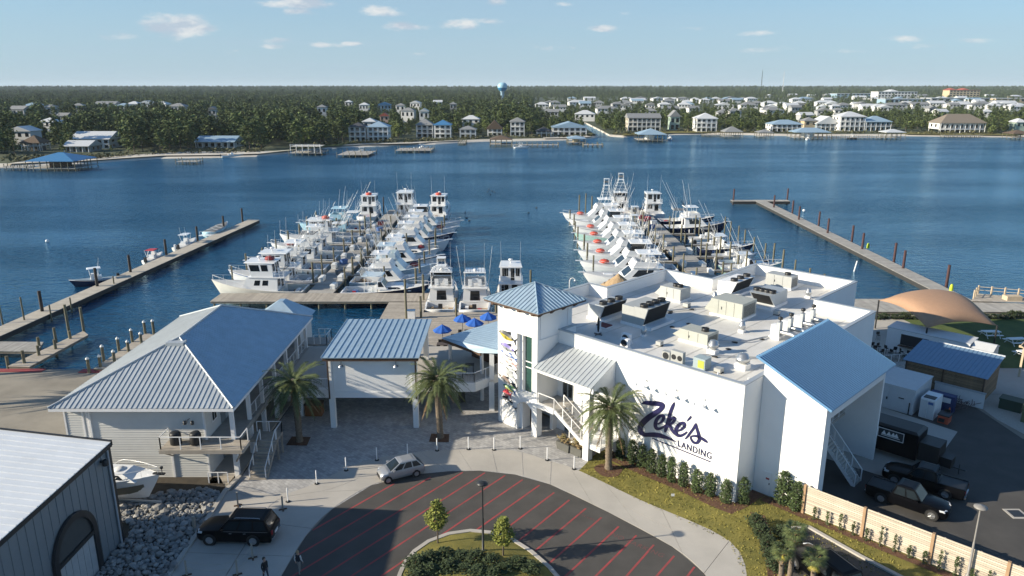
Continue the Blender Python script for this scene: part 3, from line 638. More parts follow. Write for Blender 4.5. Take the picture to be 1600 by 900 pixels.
def wall_sign():
 t = thing('wall_sign', "dark blue Zeke's Landing lettering mounted on the long white wall", 'sign', A0, ROT)
 def letter(name, strokes):
  mb = MB()
  for si, st in enumerate(strokes):
   l, r = stroke(st); k = len(l); y0, y1 = -.055 - .002 * si, -.012
   v = [(p[0], y0, p[1]) for p in l] + [(p[0], y0, p[1]) for p in r] + [(p[0], y1, p[1]) for p in l] + [(p[0], y1, p[1]) for p in r]
   f = []
   for i in range(k - 1): f += [[i, i + 1, k + i + 1, k + i], [i, 2 * k + i, 2 * k + i + 1, i + 1], [k + i, k + i + 1, 3 * k + i + 1, 3 * k + i]]
   f += [[0, k, 3 * k, 2 * k], [k - 1, 3 * k - 1, 4 * k - 1, 2 * k - 1]]
   mb.add(v, f)
  return mb.build(name, sign_blue, t)
 letter('letter', [[(215, 197, 6), (250, 187, 18), (320, 193, 24), (380, 197, 24), (420, 212, 24), (408, 245, 24), (350, 290, 27), (270, 345, 30), (215, 400, 30), (196, 440, 26), (203, 480, 24), (240, 507, 20), (300, 508, 22), (370, 512, 23), (440, 530, 17), (510, 556, 10), (556, 580, 2)]])
 letter('letter', [[(372, 402, 8), (410, 380, 12), (432, 345, 15), (425, 318, 14), (395, 322, 16), (362, 360, 18), (350, 405, 18), (358, 440, 16), (390, 448, 13), (430, 430, 11), (455, 408, 8)]])
 letter('letter', [[(540, 182, 5), (527, 215, 15), (505, 270, 17), (485, 340, 17), (468, 410, 17), (452, 462, 15), (447, 485, 6)],
      [(478, 400, 9), (505, 355, 13), (535, 335, 13), (543, 355, 13), (525, 385, 12), (492, 408, 12), (500, 430, 14), (520, 465, 14), (548, 500, 10), (560, 506, 4)]])
 letter('letter', [[(572, 470, 8), (610, 455, 12), (640, 425, 14), (640, 395, 14), (610, 392, 15), (572, 425, 18), (555, 470, 18), (565, 508, 16), (600, 518, 14), (640, 500, 11), (668, 478, 7)]])
 letter('apostrophe', [[(708, 322, 8), (695, 340, 11), (675, 362, 6), (664, 374, 2)]])
 letter('letter', [[(758, 392, 6), (752, 412, 15), (735, 440, 13), (700, 488, 12), (668, 530, 10), (646, 552, 4)],
      [(758, 398, 8), (768, 450, 13), (785, 510, 16), (790, 555, 17), (768, 588, 14), (735, 585, 12), (710, 555, 10), (705, 530, 8), (730, 520, 9), (775, 525, 13), (820, 548, 14), (855, 572, 13), (873, 588, 4)]])
 x0, z0 = facade(1060.5, 699); x1, z1 = facade(1110.5, 716)
 cu = bpy.data.curves.new('caps', 'FONT'); cu.body = 'LANDING'; cu.extrude = .02; cu.size = 1.0; cu.space_character = 1.12
 tmp = bpy.data.objects.new('caps', cu); col.objects.link(tmp); bpy.context.view_layer.update()
 me = bpy.data.meshes.new_from_object(tmp); bpy.data.objects.remove(tmp)
 xs = [v.co.x for v in me.vertices]; wd = max(xs) - min(xs); ys = [v.co.y for v in me.vertices]; hh = max(ys)
 X0, X1 = facade(1059.5, 697)[0], facade(1111.5, 716)[0]
 zb = facade(1110, 717)[1]; zt_ = facade(1110, 707)[1]
 sx, sz = (X1 - X0) / wd, (zt_ - zb) / hh * 1.0
 for v in me.vertices:
  x, y, z = v.co; v.co = (X0 + (x - min(xs)) * sx, -.035 - z, zb + .02 + y * sz)
 bm = bmesh.new(); bm.from_mesh(me)
 seen = set(); comps = []
 for v in bm.verts:
  if v in seen: continue
  st, comp = [v], []
  seen.add(v)
  while st:
   q = st.pop(); comp.append(q)
   for e in q.link_edges:
    o = e.other_vert(q)
    if o not in seen: seen.add(o); st.append(o)
  comps.append(comp)
 comps.sort(key=lambda c: min(v.co.x for v in c)); merged = []
 for c in comps:
  lo, hi = min(v.co.x for v in c), max(v.co.x for v in c)
  if merged and lo < merged[-1][1] - .02: merged[-1][0].extend(c); merged[-1][1] = max(hi, merged[-1][1])
  else: merged.append([list(c), hi])
 for c, _ in merged:
  vs = {v: i for i, v in enumerate(c)}; fs = {f for v in c for f in v.link_faces}
  mb = MB(); mb.add([v.co.copy() for v in c], [[vs[v] for v in f.verts] for f in fs]); mb.build('capital_letter', sign_blue, t)
 bm.free()
 for (xa, ya, xb, yb) in ((982, 667.5, 996, 675), (1019, 684.5, 1110.5, 721.5)):
  p, q = facade(xa, ya), facade(xb, yb); mb = MB()
  mb.hexa([(p[0], -.04, p[1] - .045), (q[0], -.04, q[1] - .045), (q[0], -.012, q[1] - .045), (p[0], -.012, p[1] - .045)], [(p[0], -.04, p[1] + .045), (q[0], -.04, q[1] + .045), (q[0], -.012, q[1] + .045), (p[0], -.012, p[1] + .045)])
  mb.build('underline', sign_blue, t)
wall_sign()
def fish(label, a, z, L_, h, colr, belly, tail, bill=0.0, ang=-12, name='fish_model'):
 t = thing(name, label, 'fish model', W(a, -2.83, z), ROT, 'fish models on the tower wall'); t.rotation_euler = (0, R(-ang), ROT) if False else (0, 0, ROT)
 L_, h = L_ * 1.12, h * 1.3; ca, sa = math.cos(R(ang)), math.sin(R(ang))
 def T(x, zz, y=0): return (x * ca - zz * sa, y, x * sa + zz * ca)
 k = 14; up, dn, md = [], [], []
 for i in range(k + 1):
  s = i / k; x = -L_ / 2 + L_ * .86 * s; w = h / 2 * (math.sin(math.pi * min(1, s * 1.02)) ** .75 + .06) * (1 - .35 * max(0, s - .45) / .55)
  up.append((x, w * .95)); dn.append((x, -w)); md.append((x, w * .05))
 th = -.09
 for nm, lo, hi, m in (('back', md, up, colr), ('belly', dn, md, belly)):
  mb = MB(); v = [T(x, z_, 0 if (nm == 'back') else 0) for x, z_ in hi] + [T(x, z_, 0) for x, z_ in lo]
  hi_y = [0.0] * (k + 1)
  v = []
  for (x, z_), (x2, z2) in zip(hi, lo):
   fy, fy2 = (0, th) if nm == 'back' else (th, 0)
   v += [T(x, z_, fy), T(x2, z2, fy2)]
  mb.add(v, [[2 * i, 2 * i + 1, 2 * i + 3, 2 * i + 2] for i in range(k)], 0, True); mb.build(nm, m, t)
 xt = L_ * .36; mb = MB()
 mb.slab([T(xt - .05, .03, -.03), T(xt - .05, -.03, -.03), T(L_ / 2 + .05, -h * .55, -.03), T(xt + L_ * .06, 0, -.03), T(L_ / 2 + .05, h * .6, -.03)], .02); mb.build('tail_fin', tail, t)
 mb = MB(); mb.slab([T(-L_ * .12, h * .40, -.03), T(L_ * .12, h * .38, -.03), T(L_ * .10, h * .75, -.03), T(-L_ * .02, h * .62, -.03)], .02); mb.build('dorsal_fin', tail, t)
 mb = MB(); mb.slab([T(-L_ * .15, -h * .1, -.1), T(L_ * .02, -h * .45, -.1), T(-L_ * .08, -h * .12, -.1)], .02); mb.build('pectoral_fin', tail, t)
 if bill:
  mb = MB(); mb.tube(T(-L_ / 2 + .03, 0, -.04), T(-L_ / 2 - bill, .02, -.04), .035, .008, 5); mb.build('bill', tail, t)
def fm(n, c): return mat('fish_' + n, c, .35, var=.3, scale=5)
Fy, Fk, Fb, Fw, Fs, Fr, Fg, Fo, Fp = fm('yellow', (.5, .42, .06)), fm('dark', (.03, .035, .04)), fm('blue', (.05, .12, .36)), fm('white', (.62, .62, .6)), fm('silver', (.34, .36, .37)), fm('red', (.48, .03, .05)), fm('green', (.13, .3, .12)), fm('brown', (.16, .11, .09)), fm('pink', (.5, .3, .28))
fish('yellowfin fish model at the top of the tower panel', -21.95, 8.85, 2.1, .62, Fk, Fy, Fk, ang=-14)
fish('violet and silver fish model under the yellowfin', -21.85, 7.75, 1.9, .55, fm('violet', (.13, .1, .36)), Fs, Fk, ang=-10)
fish('slim bright blue fish model on the tower panel', -21.8, 7.05, 1.95, .34, Fb, Fs, Fb, ang=-12)
fish('slim pinkish grey fish model below the blue one', -21.8, 6.45, 1.9, .40, Fp, Fw, Fp, ang=-12)
fish('long silver fish model with pointed snout', -21.8, 5.85, 1.9, .36, Fs, Fw, Fk, .3, -10)
fish('grey shark shaped model in the middle of the panel', -21.7, 5.2, 1.8, .5, Fs, Fw, Fs, ang=-22)
fish('dark brown billfish model with raised bill', -22.2, 4.5, 1.5, .5, Fo, Fs, Fk, .4, -20)
fish('grey green fish model at the right edge of the panel', -21.2, 4.15, 1.0, .4, Fk, Fg, Fk, ang=-10)
fish('green and yellow dolphinfish model low on the panel', -21.75, 3.75, 1.5, .42, Fg, Fy, Fb, ang=-14)
fish('round bright red snapper model low on the panel', -22.05, 3.2, 1.0, .62, Fr, Fp, Fr, ang=-8)
fish('dark blue fish model beneath the red snapper', -22.1, 2.6, 1.1, .4, Fk, Fs, Fk, ang=-10)
fish('lowest silver grey fish model on the tower panel', -21.6, 2.25, 1.6, .38, Fs, Fw, Fk, ang=-20)
# roof-top machines
def fan(t, x, y, z, r=.38):
 f = MB(); f.lathe((x, y, z), [(r, 0), (r * .92, .12), (r, .28), (r * .9, .29), (r * .85, .1)], 14); o = f.build('fan_shroud', black, t)
 g = MB(); g.lathe((x, y, z + .2), [(.12, 0), (.12, .06)], 8)
 for k in range(4):
  c, s_ = math.cos(k * math.pi / 2), math.sin(k * math.pi / 2)
  g.hexa([(x + c * .1 - s_ * .06, y + s_ * .1 + c * .06, z + .18), (x + c * r * .85 - s_ * .1, y + s_ * r * .85 + c * .1, z + .18), (x + c * r * .85 + s_ * .1, y + s_ * r * .85 - c * .1, z + .2), (x + c * .1 + s_ * .06, y + s_ * .1 - c * .06, z + .2)],
    [(x + c * .1 - s_ * .06, y + s_ * .1 + c * .06, z + .2), (x + c * r * .85 - s_ * .1, y + s_ * r * .85 + c * .1, z + .2), (x + c * r * .85 + s_ * .1, y + s_ * r * .85 - c * .1, z + .22), (x + c * .1 + s_ * .06, y + s_ * .1 - c * .06, z + .22)])
 g.build('fan_blade', dark_metal, o)
DZ = 8.45
unit_grey = mat('unit_grey_paint', (0.40, 0.41, 0.40), 0.5, 0.1, var=.06)
unit_beige = mat('unit_beige_paint', (0.40, 0.41, 0.37), 0.55, 0.1, var=.06)
coil = mat('coil_face', (0.006, 0.006, 0.007), .75, var=.3)
def rtu(label, a, b, w, d, h, coil_side, fans=3, m=None, flare=.5, group='rooftop air handlers'):
 """roof unit: cabinet w along a, d along b, with a V-shaped condenser end"""
 m = m or galv; t = thing('rooftop_air_unit', label, 'air conditioner', W(a, b, DZ), ROT, group)
 c = MB(); c.box(-.08, w + .08, -.08, d + .08, .0, .28); c.build('curb', white_trim, t)
 if coil_side == 'a':      # condenser at +a end, leaning outwards
  s = MB(); s.box(0, w * .42, 0, d, .28, h); s.build('cabinet', m, t)
  q = MB(); q.hexa([(w * .42 + .01, 0, .28), (w * .72, 0, .28), (w * .72, d, .28), (w * .42 + .01, d, .28)], [(w * .42 + .01, 0, h + .1), (w * .72 + flare, 0, h + .1), (w * .72 + flare, d, h + .1), (w * .42 + .01, d, h + .1)]); q.build('condenser', m, t)
  f = [(w * .72, 0, .28), (w * .72, d, .28), (w * .72 + flare, d, h + .1), (w * .72 + flare, 0, h + .1)]
  k = MB(); panel(k, f, .04, .96, .06, .95, .015); k.build('coil', coil, t)
  for i in range(fans): fan(t, w * .6 + flare * .35, d * (i + .5) / fans, h + .1, min(.42, d / fans * .45))
 else:                     # condenser on the -b side, facing the front
  s = MB(); s.box(0, w, d * .45, d, .28, h); s.build('cabinet', m, t)
  q = MB(); q.hexa([(0, d * .25, .28), (w, d * .25, .28), (w, d * .45 - .01, .28), (0, d * .45 - .01, .28)], [(0, -flare * .5, h + .05), (w, -flare * .5, h + .05), (w, d * .45 - .01, h + .05), (0, d * .45 - .01, h + .05)]); q.build('condenser', m, t)
  f = [(0, d * .25, .28), (w, d * .25, .28), (w, -flare * .5, h + .05), (0, -flare * .5, h + .05)]
  k = MB(); panel(k, f, .06, .94, .08, .92, .015); k.build('coil', coil, t)
  for i in range(fans): fan(t, w * (i + .5) / fans, d * .18, h + .05, .4)
 return t
def box_unit(label, a, b, w, d, h, m, fans=1, vent=None, hood=False):
 t = thing('rooftop_air_unit', label, 'air conditioner', W(a, b, DZ), ROT, 'rooftop air handlers')
 c = MB(); c.box(-.06, w + .06, -.06, d + .06, 0, .22); c.build('curb', white_trim, t)
 s = MB(); s.box(0, w, 0, d, .22, h); s.build('cabinet', m, t)
 for k in range(1, max(2, int(w / .8))):
  x = w * k / max(2, int(w / .8)); j = MB(); j.box(x - .012, x + .012, -.012, 0, .3, h - .06); j.build('panel_joint', dark_metal, t)
 j = MB(); j.box(w * .35, w * .35 + .04, -.05, -.013, h * .45, h * .62); j.build('handle', dark_metal, t)
 if vent:
  v = MB(); 
  for k in range(int((h - .5) / .09)): v.box(w, w + .02, d * .1, d * .9, .36 + k * .09, .40 + k * .09)
  v.build('louvre', dark_metal, t)
 for i in range(fans): fan(t, w * (.72 if fans == 1 else .5 + .38 * (i + .2) / fans), d * .5 + (i - (fans - 1) / 2) * .0, h, .36)
 if hood:
  q = MB(); q.hexa([(-.75, .1, .45), (-.01, .1, .3), (-.01, d - .1, .3), (-.75, d - .1, .45)], [(-.72, .1, .5), (-.01, .1, h - .15), (-.01, d - .1, h - .15), (-.72, d - .1, .5)]); q.build('intake_hood', m, t)
 return t
rtu('silver rooftop unit with leaning black coil nearest the tower', -21.1, 7.6, 2.1, 3.8, 1.55, 'a', 3)
rtu('tall silver rooftop unit with white sunlit front and black fans', -17.7, 8.7, 3.4, 3.9, 1.95, 'a', 4, unit_grey, .55)
box_unit('plain grey rooftop unit by the back left parapet', -20.1, 18.8, 2.6, 2.0, 1.45, unit_grey, 2, hood=True)
box_unit('long pale green-grey rooftop unit with side louvres', -13.1, 17.5, 3.5, 2.9, 1.75, unit_beige, 0, vent=True, hood=True)
rtu('white rooftop unit with leaning coil by the inner parapet corner', -16.6, 25.0, 2.3, 4.2, 1.55, 'a', 3, white_trim, .6)
rtu('white rooftop unit whose black coil faces the front', -11.6, 23.1, 2.3, 3.6, 1.65, 'b', 4, galv, .9)
box_unit('grey rooftop unit near the far right parapet corner', -14.4, 32.0, 3.1, 1.7, 1.55, unit_grey, 1, vent=True)
box_unit('pale rooftop unit with one fan in the roof middle', -10.9, 8.3, 2.9, 1.9, 1.2, unit_beige, 1, vent=True, hood=True)
def condenser(label, a, b, s, n=1, rz=0, m=None):
 t = thing('condenser_unit', label, 'air conditioner', W(a, b, DZ), ROT + rz, 'small condensers behind the front parapet')
 st = MB(); st.box(-.1, s + .1, -.05, .5, 0, .12); st.build('stand', white_trim, t)
 c = MB(); c.box(0, s, 0, .42, .12, .12 + s * .95); c.build('casing', m or white_trim, t)
 for k in range(n):
  f = MB(); x = s * (k + .5) / n; r = min(.34, s / n * .4)
  f.tube((x, -.02, .12 + s * .48), (x, -.001, .12 + s * .48), r, n=14); f.build('fan_grille', dark_metal, t)
for q in (('white wall-type condenser raised by the front parapet', -14.3, 4.1, .85, 1), ('white low condenser beside the raised one', -13.6, 3.0, .8, 1), ('small grey condenser in the row of three', -9.2, 3.0, .75, 1, 0, unit_grey), ('wide beige condenser with two grilles', -8.2, 2.8, 1.15, 2, 0, unit_grey)): condenser(*q)
t = thing('condenser_unit', 'pale condenser with a yellow green label behind the parapet', 'air conditioner', W(-6.3, 3.2, DZ), ROT, 'small condensers behind the front parapet')
c = MB(); c.box(0, 1.1, 0, 1.0, .05, 1.0); c.build('casing', mat('unit_bluegrey', (.33, .40, .42), .5), t)
c = MB(); c.box(.45, 1.02, -.02, -.002, .2, .85); c.build('sticker', mat('lime_label', (.45, .5, .08), .5), t)
def vent(label, a, b, s=1.0):
 t = thing('exhaust_fan', label, 'roof vent', W(a, b, DZ), ROT, 'mushroom exhaust fans on the flat roof')
 c = MB(); c.box(-.45 * s, .45 * s, -.45 * s, .45 * s, 0, .4 * s); c.build('curb', white_trim, t)
 c = MB(); c.lathe((0, 0, .4 * s), [(.3 * s, 0), (.34 * s, .12), (.52 * s, .2), (.55 * s, .5), (.42 * s, .56), (.38 * s, .8), (.1, .86)], 14); c.build('fan_hood', steel, t)
vent('steel exhaust fan left of the wing roof', -3.4, 6.1, 1.1); vent('steel exhaust fan behind the small condensers', -7.0, 7.6, .85)
vent('small steel exhaust fan beside the big silver unit', -13.9, 7.0, .5); vent('small exhaust fan between the beige unit and the kitchen exhausts', -8.0, 14.6, .6); vent('small exhaust fan behind the long beige unit', -15.2, 22.0, .55); vent('small exhaust fan near the far right parapet', -8.6, 30.5, .6)
for i, (a, b, w, h, l) in enumerate(((-11.6, 5.6, .5, .35, 'low grey junction box by the raised condenser'), (-4.6, 3.6, .6, .3, 'low grey junction box right of the lime labelled unit'), (-16.4, 17.6, .6, .4, 'low grey box behind the big silver unit'), (-8.4, 21.8, .5, .4, 'low grey box right of the long beige unit'), (-2.6, 9.4, .5, .5, 'grey box at the left edge of the wing roof'), (-21.9, 13.0, .7, .3, 'low grey box by the back left parapet corner'), (-12.6, 27.6, .6, .4, 'low grey box in the back roof bay'))):
 t = thing('junction_box', l, 'roof box', W(a, b, DZ), ROT, 'small boxes on the flat roof'); c = MB(); c.box(0, w, 0, w, .1, .1 + h); c.build('case', unit_grey, t); c = MB(); c.box(-.05, w + .05, .1, .2, 0, .099); c.box(-.05, w + .05, w - .2, w - .1, 0, .098); c.build('foot', black, t)
for i, (a, b) in enumerate(((-4.9, 15.2), (-4.7, 17.0), (-4.6, 19.3), (-4.4, 21.2))):
 t = thing('kitchen_exhaust', ['white kitchen exhaust set nearest the front of its row', 'white kitchen exhaust set second from the front', 'white kitchen exhaust set third from the front', 'white kitchen exhaust set at the far end of the row'][i], 'roof vent', W(a, b, DZ), ROT, 'kitchen exhausts beside the blue wing roof')
 c = MB(); c.box(-.5, .5, -.5, .5, 0, .3); c.build('curb', white_trim, t)
 c = MB(); c.box(-.42, .12, -.32, .32, .3, 1.35); c.build('casing', white_trim, t)
 c = MB(); c.box(.13, .42, -.3, .3, .3, 1.65); c.build('stack', galv, t)
 c = MB(); c.lathe((.27, 0, 1.66), [(.05, 0), (.05, .2), (.2, .22), (.24, .42), (.1, .5)], 8); c.build('cowl', dark_metal, t)
 c = MB(); c.path([(.42, 0, .7), (1.5, 0, .7), (2.1, 0, .45), (2.5, 0, .3)], .22, n=10); c.path([(.42, .45, .5), (1.4, .45, .5), (2.2, .45, .3)], .15, n=8); c.build('duct', steel, t)
def pipe_run(label, pts, r=.05):
 t = thing('roof_pipe', label, 'pipe', W(*pts[0], DZ), ROT); a0, b0 = pts[0]
 c = MB(); c.path([(a - a0, b - b0, .18) for a, b in pts], r, n=6); c.path([(a - a0 + .16, b - b0 + .02, .17) for a, b in pts], r * .7, n=5); c.build('pipe', steel, t)
 for (a, b), (a2, b2) in zip(pts[:-1], pts[1:]):
  k = max(1, int(math.hypot(a2 - a, b2 - b) / 2.2))
  for i in range(k):
   s = (i + .5) / k; x, y = a + (a2 - a) * s - a0, b + (b2 - b) * s - b0; f = MB(); f.box(x - .2, x + .3, y - .1, y + .1, .0, .11); f.build('foot', black, t)
pipe_run('twin steel pipe line between the middle roof units', [(-17.0, 14.2), (-13.6, 20.8), (-13.2, 20.8)])
pipe_run('twin steel pipe line to the kitchen exhausts', [(-9.5, 8.9), (-6.2, 12.2), (-5.2, 15.6)])
pipe_run('twin steel pipe along the front roof edge', [(-9.8, 1.6), (-4.0, 1.5)], .06)
pipe_run('twin steel pipe from the mushroom fan to the wing', [(-7.4, 6.0), (-1.2, 10.6)], .04)
t = thing('roof_hatch', 'dark red roof hatch beside the tower', 'roof hatch', W(-18.9, 6.1, DZ), ROT); c = MB(); c.box(0, 1.3, 0, 1.1, 0, .12); c.build('frame', white_trim, t); c = MB(); c.box(.05, 1.25, .05, 1.05, .121, .22); c.build('lid', mat('hatch_red', (.13, .03, .035), .6), t)
t = thing('patio_heater', 'folded dark parasol base left standing on the roof', 'stand', W(-17.2, 4.4, DZ), ROT); c = MB(); c.lathe((0, 0, .25), [(.05, 0), (.1, .3), (.12, 1.2), (.03, 1.5)], 8); c.build('cover', black, t); c = MB(); c.box(-.45, .45, -.05, .05, 0, .08); c.box(-.05, .05, -.45, .45, .0, .081); c.build('foot', dark_metal, t)
for lb, a, b in (('thin white vent stub near the tower wall', -17.9, 5.6), ('white vent stub close to the front right corner', -3.2, 1.8), ('white vent stub by the right end of the parapet', -1.0, 2.5)):
 c = MB(); c.lathe((0, 0, 0), [(.16, 0), (.09, .06), (.07, .1), (.07, .85), (.09, .9)], 8); o = c.build('vent_pipe', white_trim); o.location = W(a, b, DZ); tag(o, lb, 'vent pipe', 'vent stubs on the flat roof')
for i, (a, b) in enumerate(((-14.6, 12.4), (-13.5, 11.2), (-12.9, 13.2), (-16.2, 14.9), (-10.4, 12.2), (-6.5, 9.4))):
 c = MB(); c.lathe((0, 0, 0), [(.26, 0), (.24, .05), (.12, .06), (.10, .1)], 10); o = c.build('roof_drain', black); o.location = W(a, b, DZ); tag(o, 'small black drain dome ' + ['by the middle unit', 'left of the beige unit', 'behind the big silver unit', 'furthest back left', 'right of the beige unit', 'by the right hand fan'][i] + ' on the roof', 'roof drain', 'roof drains')
# left clapboard building with hip roof
siding_m = mat('white_clapboard', (0.60, 0.60, 0.58), 0.7, var=.05, scale=1.2, isl=.03)
def window(parent, quad, u0, u1, v0, v1, mull=1, fm=None, gm=None, off=.02, bars=True):
 g = MB(); panel(g, quad, u0, u1, v0, v1, off, 0, .03); w = g.build('window', gm or glass, parent)
 if bars:
  f = MB(); du, dv = (u1 - u0) * .06, (v1 - v0) * .05
  for a0, a1, b0, b1 in ((u0 - du, u0 + du * .4, v0 - dv, v1 + dv), (u1 - du * .4, u1 + du, v0 - dv, v1 + dv), (u0 + du * .4, u1 - du * .4, v0 - dv, v0 + dv * .6), (u0 + du * .4, u1 - du * .4, v1 - dv * .6, v1 + dv)): panel(f, quad, a0, a1, b0, b1, off + .02, 0, .045)
  for k in range(1, mull + 1):
   c = u0 + (u1 - u0) * k / (mull + 1); panel(f, quad, c - du * .3, c + du * .3, v0 + dv * .7, v1 - dv * .7, off + .018, 0, .03)
  f.build('frame', fm or white_trim, w)
 return w
def left_building():
 t = thing('office_building', 'white clapboard two-storey building with grey metal hip roof, its shaded slope tinted blue', 'building', (0, 0, 0))
 x0, x1, y0, y1, z0, z1 = -36.0, -24.75, 54.3, 76.4, -1.2, 6.35
 mb = MB(); mb.box(x0 + .12, x1 - .03, y0 + .12, y1 - .1, z0, z1); mb.build('wall', mat('wall_core', (.5, .5, .48), .8), t)
 sd = MB(); k = 34; h = (z1 - z0 - .3) / k
 def clap(xa, xb, ya, yb, axis):
  for i in range(k):
   a, b = z0 + .3 + i * h, z0 + .3 + (i + 1) * h - .006
   if axis == 'x': sd.hexa([(xa, ya - .045, a), (xb, ya - .045, a), (xb, ya + .1, a), (xa, ya + .1, a)], [(xa, ya - .005, b), (xb, ya - .005, b), (xb, ya + .1, b), (xa, ya + .1, b)])
   else: sd.hexa([(xa - .1, ya, a), (xa + .045, ya, a), (xa + .045, yb, a), (xa - .1, yb, a)], [(xa - .1, ya, b), (xa + .005, ya, b), (xa + .005, yb, b), (xa - .1, yb, b)])
 clap(x0 + .12, x1 - .12, y0, y0, 'x'); clap(x1, x1, y0 + .14, y1, 'y')
 o = sd.build('siding', siding_m, t); o['kind'] = 'stuff'
 tr = MB()
 for x in (x0, -34.55, -34.2, -33.95, x1 - .12): tr.box(x, x + .13, y0 - .07, y0 + .13, z0 + .05, z1)
 tr.box(-34.0, -33.85, y0 - .14, y0 - .071, -.3, z1 - .2)
 tr.box(-27.75, -27.6, y0 - .12, y0 - .05, z0 + .2, 2.6); tr.build('corner_trim', white_trim, t)
 sk = MB(); sk.box(x0, x1, y0 - .02, y0 + .1, z0 - .3, z0 + .28); sk.build('skirting', white_trim, t)
 ex0, ex1, ey0, ey1, ez, rz = -36.55, -21.95, 53.35, 77.3, 6.5, 9.65; rx = (ex0 + ex1) / 2
 a, b = (rx, 61.3, rz), (rx, 71.0, rz)
 seam_roof(t, [(ex0, ey0, ez), (ex1, ey0, ez), a], (1, 0, 0), .40, galv, t=.05, rib=.05, ribw=.06)
 seam_roof(t, [(ex1, ey0, ez), (ex1, ey1, ez), b, a], (0, 1, 0), .40, galv_blue, t=.05, rib=.02, ribw=.04)  # slope in shade: same metal, blue sky reflection painted into its colour
 seam_roof(t, [(ex0, ey0, ez), a, b, (ex0, ey1, ez)], (0, 1, 0), .40, galv, t=.05, rib=.03)
 seam_roof(t, [(ex0, ey1, ez), b, (ex1, ey1, ez)], (1, 0, 0), .40, galv, t=.05, rib=.03)
 hc = MB()
 for p, q in (((ex0, ey0, ez), a), ((ex1, ey0, ez), a), (a, b), ((ex1, ey1, ez), b), ((ex0, ey1, ez), b)): hc.tube(Vector(p) + Vector((0, 0, .05)), Vector(q) + Vector((0, 0, .05)), .09, n=5)
 hc.box(rx - .75, rx + .75, 60.2, 61.0, rz - .42, rz - .12); hc.build('ridge_cap', galv, t)
 fs = MB(); fs.ring([(ex0, ey0), (ex1, ey0), (ex1, ey1), (ex0, ey1)], offset_loop([(ex0, ey0), (ex1, ey0), (ex1, ey1), (ex0, ey1)], .12), ez - .28, ez - .06, ez - .28)
 fs.build('fascia', white_trim, t)
 so_ = MB(); so_.box(ex0 + .1, ex1 - .1, ey0 + .1, ey1 - .1, ez - .2, ez - .14); so_.build('soffit', white_trim, t)
 for lvl, zz in enumerate((-.02, 3.1)):
  p = MB(); p.box(x1 + .05, -22.35, y0 + .1, y1, zz - (.0 if lvl == 0 else .25), zz + .2); p.build('porch_floor', deck_grey if lvl else m_conc, t)
 for y in (54.45, 58.2, 61.6, 65.2, 69, 72.8, 76.2):
  c = MB(); c.box(-22.78, -22.42, y - .18, y + .18, -.1, 3.0); c.box(-22.75, -22.45, y - .15, y + .15, 3.3, ez - .2); c.build('porch_column', white_trim, t)
 for ya, yb in ((58.4, 61.4), (61.8, 65), (65.4, 68.8), (69.2, 72.6), (73, 76)): rail(t, [(-22.6, ya, 3.3), (-22.6, yb, 3.3)])
 face = [(x1 + .05, y1, z0), (x1 + .05, y0, z0), (x1 + .05, y0, z1), (x1 + .05, y1, z1)]; face = [face[1], face[0], face[3], face[2]]
 H_, D_ = z1 - z0, y1 - y0
 for y, z, w, hh in ((55.6, 4.3, .9, 1.3), (59.5, 4.2, 1.4, 1.4), (64.5, 4.2, 1.4, 1.4), (69, 4.2, 1.4, 1.4), (73, 4.2, 1.4, 1.4), (60, 1.0, 1.4, 1.3), (66, 1.0, 1.8, 1.4), (71, 1.0, 1.8, 1.4)):
  window(t, face, (y - y0) / D_, (y + w - y0) / D_, (z - z0) / H_, (z + hh - z0) / H_)
 for y, z in ((57.3, 3.32), (62.5, 3.32), (67.5, 3.32), (57.0, .2), (63.5, .2)):
  d = MB(); panel(d, face, (y - y0) / D_, (y + .95 - y0) / D_, (z - z0) / H_, (z + 2.1 - z0) / H_, .03, 0, .04); dd = d.build('door', door_grey, t)
  g = MB(); panel(g, face, (y + .2 - y0) / D_, (y + .75 - y0) / D_, (z + .9 - z0) / H_, (z + 1.95 - z0) / H_, .045, 0, .03); g.build('pane', glass, dd)
 bl = MB(); boards(bl, [(-27.75, 52.55, 3.35), (-21.3, 52.55, 3.35), (-21.3, 54.2, 3.35), (-27.75, 54.2, 3.35)], (0, 1, 0), .16, .015, .06); bo = bl.build('balcony_floor', deck_wood, t); bo['kind'] = 'stuff'
 e = MB(); e.box(-27.8, -21.25, 52.45, 52.54, 3.02, 3.34); e.box(-21.29, -21.2, 52.54, 54.2, 3.02, 3.34); e.box(-27.78, -27.7, 52.54, 54.2, 3.02, 3.34); e.build('balcony_edge', deck_wood, t)
 rail(t, [(-27.7, 54.2, 3.35), (-27.7, 52.6, 3.35), (-21.35, 52.6, 3.35), (-21.35, 54.15, 3.35)], step=1.5, infill=False)
 br = MB(); br.tube((-21.4, 52.6, 3.05), (-22.5, 54.25, 1.4), .07, n=4, smooth=False); br.tube((-27.6, 52.6, 3.05), (-27.6, 54.25, 1.9), .06, n=4, smooth=False); br.build('brace', deck_wood, t)
 st = stair(t, (-20.75, 53.75, 0), (-20.75, 57.0, 1.95), 1.35, 11, deck_wood, side=deck_wood)
 l = MB(); l.box(-22.3, -20.0, 57.0, 58.6, 1.75, 1.95); l.build('landing', deck_wood, t)
 for y in (57.2, 58.4):
  p = MB(); p.box(-20.15, -20.01, y - .07, y + .07, 0, 1.75); p.build('post', deck_wood, t)
 for x in (-21.4, -20.1): rail(t, [(x, 53.85, .05), (x, 57.0, 1.95)], h=.95, infill=False, step=1.2)
 rail(t, [(-20.05, 57.0, 1.95), (-20.05, 58.55, 1.95), (-22.2, 58.55, 1.95)], h=.95, infill=False)
